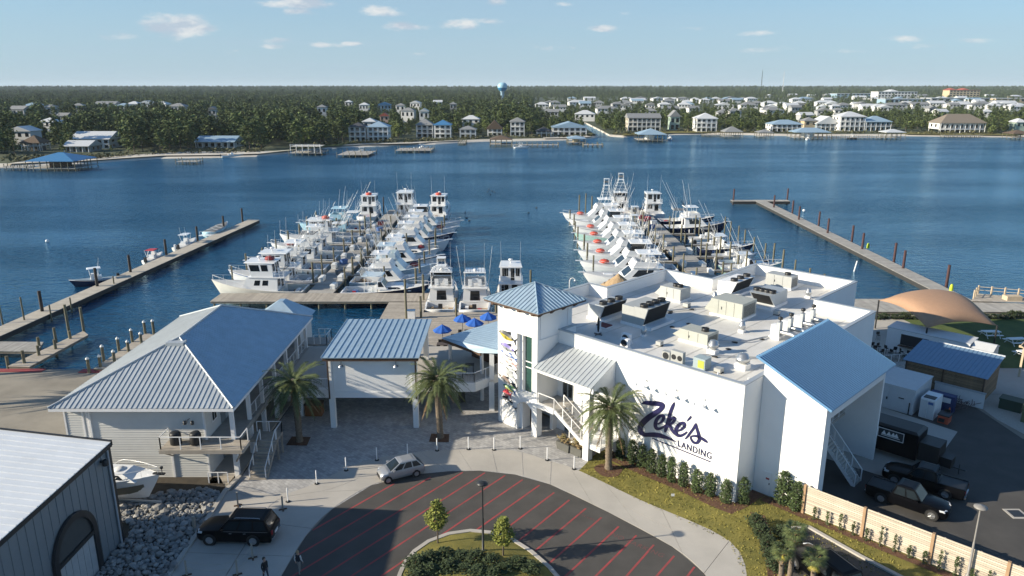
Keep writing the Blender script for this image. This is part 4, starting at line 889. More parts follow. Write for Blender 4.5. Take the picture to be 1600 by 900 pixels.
 s = MB(); s.box(-24.6, -22.9, 53.2, 54.4, -.9, .0); s.build('stoop', deck_wood, t); rail(t, [(-24.5, 53.25, 0), (-22.95, 53.25, 0)], h=.95, infill=False, step=.9)
 la = MB()
 for i in range(14):
  la.tube((-27.2 + i * .19, y0 - .1, -1.2), (-26.8 + i * .19, y0 - .1, -.78), .018, n=3); la.tube((-26.8 + i * .19, y0 - .13, -1.2), (-27.2 + i * .19, y0 - .13, -.78), .018, n=3)
 lo = la.build('lattice', white_trim, t); lo['kind'] = 'stuff'
 lm = MB(); lm.path([(-25.9, y0 - .05, 5.2), (-25.9, y0 - .5, 5.3), (-25.9, y0 - .75, 5.15)], .03, n=5)
 for x in (-26.2, -25.6): lm.lathe((x, y0 - .35, 4.85), [(.14, 0), (.14, .25), (.05, .3)], 8)
 lm.build('flood_lamp', dark_metal, t)
 bw = MB(); bw.hexa([(-29.2, 77.4, 5.6), (-23, 77.4, 5.6), (-23, 82.5, 5.6), (-29.2, 82.5, 5.6)], [(-26.4, 79.4, 7.6), (-25.8, 79.4, 7.6), (-25.8, 80.6, 7.6), (-26.4, 80.6, 7.6)]); bw.build('rear_roof', galv_blue, t)
 bw = MB(); bw.box(-28.6, -23.5, 77.3, 82, -.5, 5.6); bw.build('rear_wall', siding_m, t)
 rail(t, [(-22.0, 77.3, 3.3), (-20.6, 77.3, 3.3), (-20.6, 79.5, 3.3), (-22.0, 79.5, 3.3)], infill=False, step=.7)
 bl = MB(); bl.box(-23.4, -20.5, 77.2, 79.6, 3.1, 3.3); bl.build('rear_balcony', deck_grey, t)
 return t
left_building()
for i, x in enumerate((-26.9, -25.3)):
 t = thing('condenser_unit', ['black round condenser at the left on the front balcony', 'black round condenser further right on the front balcony'][i], 'air conditioner', (x, 53.55, 3.36))
 c = MB(); c.lathe((0, 0, 0), [(.42, 0), (.44, .06), (.44, .85), (.40, .92)], 14); c.build('casing', black, t)
 c = MB(); c.lathe((0, 0, .93), [(.38, 0), (.36, .05), (.1, .06)], 14); c.build('fan_guard', dark_metal, t)
sheet('rock_bank', [(-46, 53.0), (-46, 30), (-22.0, 30), (-22.35, 42), (-22.9, 52.5), (-24, 54.2), (-36, 54.2)], .0, m_mud)
kb = MB(); pl = [Vector(P(x, y).xy) for x, y in ((240, 940), (262, 902), (318, 822), (352, 768))] + [Vector((-22.35, 54.2))]
for p, q in zip(pl[:-1], pl[1:]):
 d = (q - p).normalized(); nn = Vector((-d.y, d.x)) * .16
 kb.prism([tuple(p - nn), tuple(q - nn), tuple(q + nn), tuple(p + nn)], -1.0, .16)
tag(kb.build('kerb', m_conc), kind='structure')
rock_m = obj_tint(mat('riprap_rock', (0.17, 0.17, 0.17), .85, c2=(.36, .35, .33), scale=1.6, bump=.5, bscale=6), .35)
def rock_mesh(seed):
 r = random.Random(seed); bm = bmesh.new(); bmesh.ops.create_icosphere(bm, subdivisions=1, radius=.5)
 sx, sy, sz = r.uniform(.8, 1.25), r.uniform(.7, 1.0), r.uniform(.5, .8)
 for v in bm.verts:
  f = r.uniform(.78, 1.12); v.co = Vector((v.co.x * sx * f, v.co.y * sy * f, v.co.z * sz * f))
 me = bpy.data.meshes.new('rock'); bm.to_mesh(me); bm.free(); me.materials.append(rock_m); return me
ROCKS = [rock_mesh(i) for i in range(8)]
def in_poly(x, y, pl):
 c = False
 for i in range(len(pl)):
  (x1, y1), (x2, y2) = pl[i], pl[i - 1]
  if (y1 > y) != (y2 > y) and x < (x2 - x1) * (y - y1) / (y2 - y1) + x1: c = not c
 return c
def rocks():
 bed = bpy.data.objects['rock_bank']; pl = [(-31.5, 50.6), (-24.2, 52.4), (-22.9, 51.5), (-22.6, 47), (-22.45, 40.5), (-27.2, 40.5), (-27.3, 46.5)]
 pts = []
 r = random.Random(3); tries = 0
 while len(pts) < 640 and tries < 30000:
  tries += 1; x, y = r.uniform(-31.5, -22.5), r.uniform(40.5, 52.5)
  if in_poly(x, y, pl):
   s = r.choice((.28, .34, .4, .45, .5, .62)) * r.uniform(.8, 1.25)
   if all((x - a) ** 2 + (y - b) ** 2 > (.36 * (s + c)) ** 2 for a, b, c in pts): pts.append((x, y, s))
 pts.sort(key=lambda p: -p[2] / (abs(p[1]) + 0)); J = MB()
 for i, (x, y, s) in enumerate(pts):
  me = ROCKS[i % 8]; mtx = Matrix.Rotation(r.uniform(0, 6.28), 4, 'Z') @ Matrix.Rotation(r.uniform(-.5, .5), 4, 'X')
  if i < 290:
   o = bpy.data.objects.new('rock', me); link(o, bed); o.matrix_local = Matrix.Translation((x, y, s * .22)) @ mtx @ Matrix.Scale(s * 1.15, 4)
  else:
   M_ = Matrix.Translation((x, y, s * .2)) @ mtx @ Matrix.Scale(s * 1.1, 4); J.add([M_ @ v.co for v in me.vertices], [list(p.vertices) for p in me.polygons])
 for i in range(900):
  x, y = r.uniform(-31, -22.6), r.uniform(40.5, 52.3)
  if in_poly(x, y, pl):
   me = ROCKS[i % 8]; s = r.uniform(.15, .3); M_ = Matrix.Translation((x, y, s * .12)) @ Matrix.Rotation(r.uniform(0, 6), 4, 'Z') @ Matrix.Scale(s, 4); J.add([M_ @ v.co for v in me.vertices], [list(p.vertices) for p in me.polygons])
 o = J.build('small_rocks', rock_m, bed, fix=False); o['kind'] = 'stuff'
rocks()
# metal warehouse at the lower left
def warehouse():
 t = thing('metal_warehouse', 'grey ribbed metal warehouse with pale roof and arched dark doorway', 'building', (0, 0, 0))
 X, Y1, Y0, ze = -27.45, 45.45, 22.0, 7.62; XL = -41.0; zr = ze + (X - XL) * .125
 wm = mat('ribbed_wall_sheet', (0.20, 0.235, 0.26), .55, .2, var=.06, scale=.6, isl=.03)
 mb = MB(); mb.hexa([(XL, Y0, -1.2), (X - .06, Y0, -1.2), (X - .06, Y1 - .06, -1.2), (XL, Y1 - .06, -1.2)], [(XL, Y0, zr - .3), (X - .06, Y0, ze - .3), (X - .06, Y1 - .06, ze - .3), (XL, Y1 - .06, zr - .3)]); mb.build('wall', wm, t)
 for i in range(int((Y1 - Y0) / .72)):
  y = Y1 - .35 - i * .72; c = MB(); c.box(X - .058, X - .02, y - .70, y - .03, -1.2, ze - .2); c.box(X - .058, X + .015, y - .03, y, -1.2, ze - .2); c.build('wall_panel', wm, t)
 seam_roof(t, [(X + .12, Y0, ze), (X + .12, Y1 + .1, ze), (XL, Y1 + .1, zr), (XL, Y0, zr)], (0, 1, 0), .62, mat('pale_roof_sheet', (.80, .81, .81), .5, 0, var=.06, scale=.6, isl=.05), t=.05, rib=.05, ribw=.07)
 tr = MB(); tr.box(X - .02, X + .16, Y0, Y1 + .12, ze - .34, ze - .07); tr.build('gutter', dark_metal, t)
 tr = MB(); tr.hexa([(XL, Y1 + .10, zr - .28), (X + .17, Y1 + .10, ze - .28), (X + .17, Y1 + .2, ze - .28), (XL, Y1 + .2, zr - .28)], [(XL, Y1 + .10, zr + .1), (X + .17, Y1 + .10, ze + .1), (X + .17, Y1 + .2, ze + .1), (XL, Y1 + .2, zr + .1)]); tr.build('rake_trim', dark_metal, t)
 tr = MB(); tr.box(X - .1, X + .06, Y1 - .28, Y1 + .06, -1.2, ze - .34); tr.build('corner_trim', dark_metal, t)
 dp = MB(); dp.tube((X + .1, Y1 - .42, -1), (X + .1, Y1 - .42, ze - .35), .07, n=8); dp.build('downpipe', mat('pipe_grey', (.42, .47, .52), .4, .3), t)
 yc, r, zs = 40.2, 1.9, 3.0; k = 14
 fr = MB(); o_ = [(yc + (r + .42) * math.cos(math.pi * i / k), zs + (r + .42) * math.sin(math.pi * i / k)) for i in range(k + 1)]; n_ = [(yc + r * math.cos(math.pi * i / k), zs + r * math.sin(math.pi * i / k)) for i in range(k + 1)]
 o_ = [(yc + r + .42, -1.2)] + o_ + [(yc - r - .42, -1.2)]; n_ = [(yc + r, -1.2)] + n_ + [(yc - r, -1.2)]
 for i in range(len(o_) - 1):
  fr.hexa([(X + .02, *o_[i]), (X + .02, *o_[i + 1]), (X + .02, *n_[i + 1]), (X + .02, *n_[i])], [(X + .22, *o_[i]), (X + .22, *o_[i + 1]), (X + .22, *n_[i + 1]), (X + .22, *n_[i])])
 fr.build('door_frame', dark_metal, t)
 dk = MB(); dk.slab([(X + .05, y, z) for y, z in n_[1:-1]], .03); dk.build('door_head', mat('door_head', (.05, .06, .065), .6), t)
 hb = MB(); hb.box(X + .05, X + .20, yc - r, yc + r, zs - .2, zs + .06); hb.build('door_rail', dark_metal, t)
 for i in range(6):
  d = MB(); y = yc - r + i * (2 * r / 6); d.box(X + .02, X + .1, y + .02, y + 2 * r / 6 - .02, -1.2, zs - .2); d.build('door_plank', mat('pale_door', (.36, .39, .41), .6), t)
 l = MB(); l.lathe((X + .32, Y1 - 1.2, ze - 1.05), [(.2, 0), (.2, .35), (.1, .42)], 10); l.box(X, X + .3, Y1 - 1.28, Y1 - 1.12, ze - .85, ze - .72); l.build('wall_light', black, t)
warehouse()
# raised pavilion, walkway deck and patio
def pavilion():
 t = thing('pavilion', 'white panelled pavilion on tall posts under a blue-grey seam roof', 'pavilion', (0, 0, 0))
 ya, yb, zf, zb = 62.45, 73.6, 7.3, 7.28
 zm = 7.32
 seam_roof(t, [(-17.3, ya, zf), (-8.4, ya, zf), (-8.4, yb, zb + .12), (-17.3, yb, zb + .12)], (1, 0, 0), .60, galv_blue, t=.06, rib=.06, ribw=.05)
 f = MB(); f.box(-17.2, -8.5, ya + .1, ya + .28, zf - .38, zf - .07); f.build('eave_beam', wood_brown, t)
 f = MB(); f.box(-17.2, -17.05, ya + .3, yb - .1, zf - .32, zf - .07); f.box(-8.65, -8.5, ya + .3, yb - .1, zf - .32, zf - .07); f.build('side_beam', wood_brown, t)
 for k in range(6):
  x = -16.4 + k * 1.45; b = MB(); b.box(x - .06, x + .06, ya + .29, yb - .2, zf - .26, zf - .075); b.build('rafter', wood_brown, t)
 for x in (-16.75, -9.0):
  for y in (63.45, 72.6):
   c = MB(); c.box(x - .25, x + .25, y - .25, y + .25, -.05, 6.95); c.build('post', white_wall, t)
 for x in (-16.9, -8.85):
  b = MB(); b.hexa([(x - .06, 62.9, 6.9), (x + .06, 62.9, 6.9), (x + .06, 63.15, 6.9), (x - .06, 63.15, 6.9)][::1], [(x - .06, 62.7, 6.98), (x + .06, 62.7, 6.98), (x + .06, 63.15, 6.98), (x - .06, 63.15, 6.98)])
  b.box(x - .06, x + .06, 63.02, 63.14, 3.0, 6.88); b.build('brace', wood_brown, t)
 w = MB(); w.box(-16.48, -9.27, 63.3, 63.5, 3.62, 6.9); w.build('front_panel', white_wall, t)
 w = MB(); w.box(-16.49, -9.26, 63.22, 63.56, 3.05, 3.61); w.build('floor_beam', white_wall, t)
 for x in (-15.6, -10.6):
  l = MB(); l.path([(x, 63.3, 6.7), (x, 63.0, 6.8), (x, 62.85, 6.55)], .025, n=5); o = l.build('wall_lamp', dark_metal, t)
  s = MB(); s.lathe((x, 62.85, 6.28), [(.26, 0), (.2, .12), (.06, .2), (.05, .28)], 12); s.build('lamp_shade', steel, o)
pavilion()
def walkway():
 t = thing('raised_walkway', 'white raised walkway with glass-like railings crossing behind the court', 'walkway', (0, 0, 0))
 bl = MB(); pl = [(-22.3, 64.6, 3.3), (-17.1, 64.6, 3.3), (-17.1, 66, 3.3), (-3.6, 66, 3.3), (-.2, 69.8, 3.3), (-.2, 76.6, 3.3), (-22.3, 76.6, 3.3)]
 m = MB(); m.prism([(p[0], p[1]) for p in pl], 3.02, 3.28); m.build('deck_slab', m_conc, t)
 e = MB()
 for a, b in (((-22.3, 64.6), (-17.1, 64.6)), ((-17.1, 66), (-3.6, 66)), ((-3.6, 66), (-.2, 69.8))):
  d = Vector((b[0] - a[0], b[1] - a[1])).normalized(); n_ = Vector((d.y, -d.x)) * .12
  e.prism([(a[0] + n_.x, a[1] + n_.y), (b[0] + n_.x, b[1] + n_.y), (b[0] + d.x * .02, b[1] + d.y * .02), a], 2.5, 3.4)
 e.build('edge_beam', white_wall, t)
 rail(t, [(-22.2, 64.7, 3.3), (-17.2, 64.7, 3.3)], step=1.6); rail(t, [(-8.6, 66.1, 3.3), (-3.65, 66.1, 3.3), (-.4, 69.8, 3.3)], step=1.6)
 for x, y in ((-2.0, 67.2), (-4.5, 74), (-12.8, 74), (-20.5, 74), (-20.5, 66)):
  c = MB(); c.box(x - .26, x + .26, y - .26, y + .26, -.05, 3.0); c.build('post', white_wall, t)
 c = MB(); c.box(-2.2, -1.75, 67.0, 67.45, 3.3, 6.1); c.build('post', white_wall, t)
 return t
walkway()
def patio_roof():
 t = thing('patio_roof', 'low blue-grey seam roof over the bar beside the tower', 'roof shelter', A0, ROT)
 seam_roof(t, [(-33.0, -1.7, 5.7), (-26.8, -2.0, 5.75), (-23.4, -2.0, 6.6), (-23.4, 6.6, 6.6), (-33.0, 6.6, 5.7)], (0, 1, 0), .55, galv_blue, t=.05, rib=.05)
 for a, b in ((-32.4, -1.0), (-27.2, -1.3), (-32.4, 5.8)):
  c = MB(); c.box(a - .13, a + .13, b - .13, b + .13, .4, 5.55); c.build('post', white_trim, t)
 b = MB(); b.box(-32.9, -26.9, -1.75, -1.6, 5.35, 5.6); b.build('eave_beam', wood_brown, t)
 b = MB(); b.box(-31.5, -27.5, 1.2, 1.9, 3.32, 4.35); b.build('bar_counter', wood_brown, t)
 b = MB(); b.box(-31.6, -27.4, 1.1, 2.0, 4.36, 4.42); b.build('counter_top', deck_wood, t)
patio_roof()
def dock(label, poly, z, across, width=.22, m=None, posts=(), name='dock', cat='dock', skirt=.35, floats=False, gap=.02):
 t = thing(name, label, cat, (0, 0, 0)); m = m or deck_grey
 b = MB(); boards(b, [(p[0], p[1], z) for p in poly], across, width, gap, .06); o = b.build('planking', m, t); o['kind'] = 'stuff'
 il = offset_loop(poly, .06); s = MB(); s.prism(il, z - skirt, z - .065); s.build('beam', mat('dock_beam', (.19, .165, .13), .85, var=.3) if not floats else mat('dock_float', (.025, .025, .025), .8), t)
 for x, y in posts:
  c = MB(); c.tube((x, y, -3), (x, y, z - .1), .15, n=7); c.build('post', pile_wood, t)
 return t
dock('weathered plank patio deck with blue umbrellas between pavilion and boats', [(-18.0, 77.45), (-9, 77.45), (-1, 81.1), (2.5, 83.5), (5, 98.4), (-18.0, 98.4)], .45, (0, 1, 0), .2, deck_wood, [(x, 98.2) for x in (-17, -13, -9, -5, -1)] + [(-17.9, y) for y in (80, 84, 88, 92, 96)], 'patio_deck', 'deck')
dock('wide boardwalk leading from the patio to the cross dock', [(-18.0, 98.44), (-12.4, 98.44), (-12.4, 103.3), (-18.0, 103.3)], .46, (0, 1, 0), .2, deck_wood, [(-12.7, 100), (-17.6, 100)], 'boardwalk', 'boardwalk')
umb_blue = mat('blue_umbrella_fabric', (0.015, 0.10, 0.42), .75, var=.12, scale=4)
def umbrella():
 t = thing('patio_umbrella', 'u', 'umbrella', (0, 0, 0), 0, 'blue umbrellas on the patio deck')
 p = MB(); p.tube((0, 0, 0), (0, 0, 3.15), .03, n=6); p.build('pole', dark_metal, t)
 b = MB(); b.lathe((0, 0, 0), [(.35, 0), (.35, .06), (.06, .12)], 10); b.build('base', dark_metal, t)
 c = MB(); n = 8; r = 1.12
 for i in range(n):
  a0, a1 = 2 * math.pi * i / n, 2 * math.pi * (i + 1) / n
  q = [Vector((r * math.cos(a), r * math.sin(a), 2.42)) for a in (a0, a1)]; top = Vector((0, 0, 3.1)); mid = (q[0] + q[1]) / 2 * .97 + Vector((0, 0, .05))
  c.add([top, q[0], mid, q[1], q[0] - Vector((0, 0, .16)), mid - Vector((0, 0, .16)), q[1] - Vector((0, 0, .16))], [[0, 1, 2], [0, 2, 3], [1, 4, 5, 2], [2, 5, 6, 3]])
 c.build('canopy', umb_blue, t); return t
um = umbrella()
for i, (x, y, l) in enumerate(((692, 545, 'blue patio umbrella nearest the pavilion roof'), (723, 527, 'blue patio umbrella by the stern of the middle sport boat'), (742, 534, 'blue patio umbrella partly over the low patio roof'), (763, 524, 'blue patio umbrella nearest the tower'))):
 p = P(x, y, .46)
 if i == 0: um.location = p; um['label'] = l
 else: copy_tree(um, p, rnd.uniform(0, .7), l)
def table_set():
 t = thing('patio_table', 't', 'table', (0, 0, 0), 0, 'dark tables on the patio deck')
 b = MB(); b.box(-.7, .7, -.45, .45, .70, .75); b.build('table_top', mat('table_top', (.09, .07, .06), .6), t)
 for x in (-.5, .5):
  l = MB(); l.box(x - .04, x + .04, -.3, .3, 0, .70); l.build('leg', dark_metal, t)
 return t
def chair():
 t = thing('patio_chair', 'c', 'chair', (0, 0, 0), 0, 'black chairs at the patio tables')
 b = MB(); b.box(-.23, .23, -.23, .23, .42, .47); b.build('seat', black, t)
 b = MB(); b.hexa([(-.23, .19, .47), (.23, .19, .47), (.23, .23, .47), (-.23, .23, .47)], [(-.23, .27, .92), (.23, .27, .92), (.23, .31, .92), (-.23, .31, .92)]); b.build('backrest', black, t)
 for x in (-.2, .2):
  for y in (-.2, .2):
   l = MB(); l.tube((x, y, 0), (x, y, .42), .02, n=4); l.build('leg', dark_metal, t)
 return t
tb, ch = table_set(), chair(); first = True
TABLES = [(692, 546, 'dark patio table under the umbrella nearest the pavilion'), (723, 530, 'dark patio table under the umbrella by the middle boat'), (738, 536, 'dark patio table beside the low patio roof'), (762, 531, 'dark patio table next to the tower'), (712, 537, 'dark patio table out in the open on the deck')]
used_c = False
for i, (x, y, l) in enumerate(TABLES):
 p = P(x, y, .46)
 if i == 0: tb.location = p; tb['label'] = l; tt = tb
 else: tt = copy_tree(tb, p, rnd.uniform(-.3, .3), l)
 for k, (dx, dy, r) in enumerate(((-.4, -.75, math.pi), (.4, -.75, math.pi), (-.4, .75, 0), (.4, .75, 0))):
  lb = 'black chair, ' + ('left', 'right', 'left', 'right')[k] + (' front' if k < 2 else ' back') + ' of ' + l[5:].replace('patio ', '')
  if not used_c: ch.location = (p.x + dx, p.y + dy, .46); ch.rotation_euler[2] = r; ch['label'] = lb; used_c = True
  else: copy_tree(ch, (p.x + dx, p.y + dy, .46), r, lb)
for i, (x, y) in enumerate(((-7.6, 67.4), (-5.2, 67.6), (-4.2, 68.4))):
 t = thing('bar_table', ['dark bar table behind the palm on the walkway', 'dark bar table at the middle of the walkway railing', 'dark bar table where the walkway railing bends'][i], 'table', (x, y, 3.3), 0, 'bar tables on the raised walkway')
 b = MB(); b.box(-.45, .45, -.35, .35, 1.02, 1.07); b.build('table_top', black, t)
 for sx in (-.35, .35):
  l = MB(); l.box(sx - .03, sx + .03, -.25, .25, 0, 1.02); l.build('leg', dark_metal, t)
t = thing('menu_board', 'black sandwich board standing in the shaded court', 'sign', (-5.1, 69.2, .0), .1)
b = MB(); b.hexa([(-.35, -.22, 0), (.35, -.22, 0), (.35, -.18, 0), (-.35, -.18, 0)], [(-.35, -.03, 1.25), (.35, -.03, 1.25), (.35, .01, 1.25), (-.35, .01, 1.25)]); b.build('front_panel', black, t)
b = MB(); b.hexa([(-.35, .26, 0), (.35, .26, 0), (.35, .3, 0), (-.35, .3, 0)], [(-.35, .03, 1.25), (.35, .03, 1.25), (.35, .07, 1.25), (-.35, .07, 1.25)]); b.build('back_panel', black, t)
t = thing('wooden_bin', 'orange brown wooden crate in the shade behind the left palm', 'crate', (-19.3, 66.2, 0)); b = MB(); b.box(-.8, .8, -.5, .5, 0, 1.15)
b.build('case', mat('orange_timber', (.22, .09, .03), .7), t); b = MB(); b.box(-.85, .85, -.55, .55, 1.16, 1.24); b.build('lid', wood_brown, t)
t = thing('kiosk', 'pale ticket kiosk box by the boardwalk edge', 'kiosk', P(643, 497, .46)); b = MB(); b.box(-.5, .5, -.3, .3, 0, 1.1); b.build('body', white_trim, t); b = MB(); b.box(-.55, .55, -.35, .35, 1.11, 1.18); b.build('top', mat('kiosk_blue', (.1, .2, .35), .5), t)
# docks, piles and boats of the marina
def pile(name_label, x, y, h, m, r=.17, group=None, z0=-3.0, top=None):
 b = MB(); b.tube((0, 0, z0), (0, 0, h), r, r * .88, 8); o = b.build('mooring_pile', m); o.location = (x, y, 0); tag(o, name_label, 'pile', group)
 return o
dock('long grey plank finger pier between the two rows of left boats', [(-31.3, 108.02), (-27.3, 108.02), (-27.3, 186), (-31.3, 186)], .5, (0, 1, 0), .3, deck_grey, [(x, y) for y in range(112, 187, 9) for x in (-31, -27.6)], 'finger_pier', 'pier')
dock('weathered cross dock in front of the left marina rows', [(-44.3, 103.5), (-12.4, 103.5), (-12.4, 107.98), (-44.3, 107.98)], .52, (1, 0, 0), .3, deck_wood, [(x, y) for x in np.arange(-43.8, -13, 3.85) for y in (103.8, 107.6)], 'cross_dock', 'dock')
dock('long grey plank finger pier running out behind the restaurant', [(29.6, 98.5), (34.0, 98.5), (34.0, 190), (29.6, 190)], .5, (0, 1, 0), .3, deck_grey, [(x, y) for y in range(102, 190, 9) for x in (29.9, 33.7)], 'finger_pier', 'pier')
dock('boardwalk along the shore behind the restaurant', [(5.1, 98.5), (29.5, 98.5), (29.5, 102), (5.1, 102)], .48, (1, 0, 0), .3, deck_wood, [(x, 101.8) for x in range(7, 29, 4)], 'boardwalk', 'boardwalk')
dock('grey boardwalk between restaurant corner and the right pier', [(34.1, 98.5), (76, 98.5), (76, 102.2), (62, 105), (34.1, 105)], .48, (1, 0, 0), .3, deck_grey, [(x, 104.8) for x in range(36, 62, 5)], 'boardwalk', 'boardwalk')
def quad_line(a, b, w):
 a, b = Vector(a), Vector(b); d = (b - a).normalized(); n_ = Vector((-d.y, d.x)) * w / 2
 return [tuple(a - n_), tuple(b - n_), tuple(b + n_), tuple(a + n_)], (d.x, d.y, 0)
pl, d = quad_line((-67.4, 74), (-61.2, 172.5), 2.9); pl = [pl[3], pl[0], pl[1], pl[2]]; pl = [pl[1], pl[2], pl[3], pl[0]]
m_float = mat('float_deck_boards', (.42, .38, .32), .85, var=.15, scale=1, isl=.1)
dock('long narrow floating pier on the left with small boats', pl, .35, d, .33, m_float, (), 'floating_pier', 'pier', .75, True)
pl, d = quad_line((66.5, 103), (68.4, 200.9), 3.0)
dock('long floating pier on the right with rust red piles', pl, .45, d, .33, deck_grey, (), 'floating_pier', 'pier', .8, True)
dock('short cross head at the far end of the right pier', [(60.6, 200.95), (76.4, 200.95), (76.4, 203.6), (60.6, 203.6)], .45, (1, 0, 0), .33, deck_grey, (), 'floating_pier', 'pier', .8, True)
dock('small plank dock with cut-off posts by the painted kerb', [tuple(P(x, y, .3).xy) for x, y in ((12, 572), (46, 573), (138, 523), (130, 517))][::1], .3, (.35, .94, 0), .3, deck_wood, (), 'small_dock', 'dock')
dock('plank link between the left pier and the small dock', [tuple(P(x, y, .3).xy) for x, y in ((-40, 548), (58, 549), (68, 534), (-40, 533))], .29, (1, 0, 0), .3, deck_grey, (), 'small_dock', 'dock')
dock('narrow plank dock beside the clapboard building', [tuple(P(x, y, .3).xy) for x, y in ((146, 576), (162, 576), (243, 524), (228, 520))], .3, (.1, 1, 0), .3, deck_wood, (), 'small_dock', 'dock')
cap_white = mat('pile_cap_white', (.7, .7, .68), .6)
for i, (x, y, h) in enumerate(((12, 568, .9), (38, 567, 1.5), (61, 555, 1.2), (61, 540, 1.1), (87, 545, 1.2), (86, 525, 1.1), (110, 529, 1.0), (107, 515, 3.4), (131, 517, 3.2), (139, 578, 1.3), (157, 573, 1.2), (162, 562, 1.6), (179, 565, 1.2), (186, 548, 1.5), (201, 549, 1.2), (207, 534, 1.5), (221, 536, 1.2), (227, 521, 1.5), (241, 524, 1.9))):
 p = P(x, y, .3)
 o = pile((f'cut-off timber post on the small dock by the red kerb, {ORD[i]} from it' if i < 7 else 'tall timber post at the end of the small dock, ' + ('left', 'right')[i - 7] if i < 9 else f'white capped post on the narrow plank dock, {ORD[i - 9]} from the shore'), p.x, p.y, .3 + h, pile_wood, .19, 'posts of the small docks')
 if i >= 9:
  c = MB(); c.lathe((0, 0, .3 + h), [(.22, 0), (.2, .08), (.02, .28)], 8); c.build('cap', cap_white, o)
for i, (x, y) in enumerate(((66, 486), (152, 447), (204, 425), (260, 398), (309, 376), (350, 358), (379, 345))):
 p = P(x, y, .35); pile('dark guide pile on the left pier, ' + ('nearest the corner' if i == 0 else 'by the blue hulled boat' if i == 1 else 'between the blue hulled and red topped boats' if i == 2 else 'at the red topped boat' if i == 3 else 'at the cream boat' if i == 4 else 'at the boat on a lift' if i == 5 else 'last at the far tip'), p.x, p.y, 3.3, pile_dark, .25, 'dark guide piles of the left pier')
for i, (x, y) in enumerate(((4, 505), (38, 500), (79, 490), (111, 478), (178, 443))):
 p = P(x, y, .35); pile(f'thin weathered pole along the left floating pier, {ORD[i]} from the left picture edge', p.x, p.y, 3.6 if i < 2 else 1.6, pile_wood, .12, 'thin poles of the left pier')
for i, (x, y) in enumerate(((1146, 313), (1230, 312), (1209, 324), (1238, 333), (1248, 343), (1279, 352), (1293, 364), (1331, 376), (1347, 389), (1397, 406), (1411, 419), (1479, 444))):
 p = P(x, y, .45); pile('rust red guide pile ' + ['at the left end of the cross head', 'at the right end of the cross head', 'where the cross head joins the pier'][i] if i < 3 else f'rust red guide pile along the right pier, {ORD[i - 3]} from its far end', p.x, p.y, 3.6, pile_rust, .25, 'rust red piles of the right pier')
lime = mat('lime_cover', (.42, .52, .03), .7)
for i, (x, y) in enumerate(((1356, 388), (1486, 454))):
 p = P(x, y, .45); b = MB(); b.lathe((0, 0, 0), [(.26, 0), (.28, .4), (.24, .8), (.14, 1.0), (.04, 1.05)], 8); o = b.build('utility_pedestal', lime); o.location = p
 tag(o, ['lime green covered pedestal midway along the right pier', 'lime green covered pedestal at the landward end of the right pier'][i], 'pedestal', 'lime green pedestals on the right pier')
def landing():
 t = thing('pier_landing', 'timber railed landing platform where the right pier meets the shore', 'platform', (0, 0, 0))
 pts = [(68.3, 104.6), (70.5, 107.2), (77.0, 104.8), (76.2, 98.8)]; b = MB(); boards(b, [(p[0], p[1], .62) for p in [(66.9, 103.2), (68.3, 104.6), (70.5, 107.2), (77.0, 104.8), (76.2, 100.5), (76.0, 102.3)]][:4] + [(76.0, 102.4, .62)], (1, 0, 0), .25, .02, .05); o = b.build('planking', deck_wood, t); o['kind'] = 'stuff'
 rm = mat('new_timber', (.50, .40, .28), .8, var=.15)
 for k, (a, c) in enumerate(zip(pts[:-1], pts[1:])):
  a, c = Vector((*a, .64)), Vector((*c, .64)); n_ = max(2, int((c - a).length / 1.5))
  for i in range(n_ + (k == 2)):
   p = a.lerp(c, i / n_); q = MB(); q.box(p.x - .09, p.x + .09, p.y - .09, p.y + .09, .0, 1.95); q.build('post', rm, t)
  for z in (.6, 1.1):
   q = MB(); q.tube(a + Vector((0, 0, z)), c + Vector((0, 0, z)), .045, n=4, smooth=False); q.build('rail', rm, t)
 q = MB(); q.box(72.4, 74.6, 103.3, 104.5, .63, 1.3); q.build('ramp_block', rm, t)
landing()
n_p = 0
def slip_piles(xs, ys, side, h=(3.0, 3.9), m=None, grp=None, lab=None):
 for i, y in enumerate(ys):
  for x in xs:
   pile(lab + (f', {ORD[i]} from the front' if len(xs) == 1 else f', {ORD[i]} pair from the front, {"outer" if abs(x - side) == max(abs(q - side) for q in xs) else "inner"}') if len(xs) < 3 and len(ys) > 1 else lab + (f', {ORD[i]} row' if len(ys) > 1 else '') + ', ' + ('left', 'middle', 'right')[sorted(xs).index(x)], x + rnd.uniform(-.3, .3), y + rnd.uniform(-.25, .25), rnd.uniform(*h), m or pile_wood, rnd.uniform(.15, .2), grp)
slip_piles((-44.6, -38.3), (113.9, 120.6, 129, 136.5, 144, 151.2, 158.3, 165.6), 0, grp='piles along the left boat row', lab='timber pile between the left row bows')
slip_piles((-32.0,), (114.1, 121, 129.2, 136.7, 144.1, 151.4, 158.6, 166), 0, grp='piles at the left side of the left finger', lab='timber pile at the left edge of the left finger pier')
slip_piles((-26.6,), (113.4, 119.6, 126.1, 133.5, 140.4, 147, 154, 161, 168), 0, grp='piles at the right side of the left finger', lab='timber pile at the right edge of the left finger pier')
slip_piles((-15.2, -20.6), (113.4, 119.6, 126.1, 133.5, 140.4, 147, 154, 161), 0, grp='piles along the inner boat row', lab='timber pile between bows facing the middle basin')
slip_piles((13.6, 21.5), (121, 129.3, 138, 146.2, 154.3, 162.4, 171), 0, grp='piles along the sport fishing boats', lab='timber pile between the white sport boats')
slip_piles((29.0,), (112, 121.2, 129.4, 138.2, 146.3, 154.4, 162.6, 171), 0, grp='piles at the left side of the right finger', lab='timber pile at the left edge of the right finger pier')
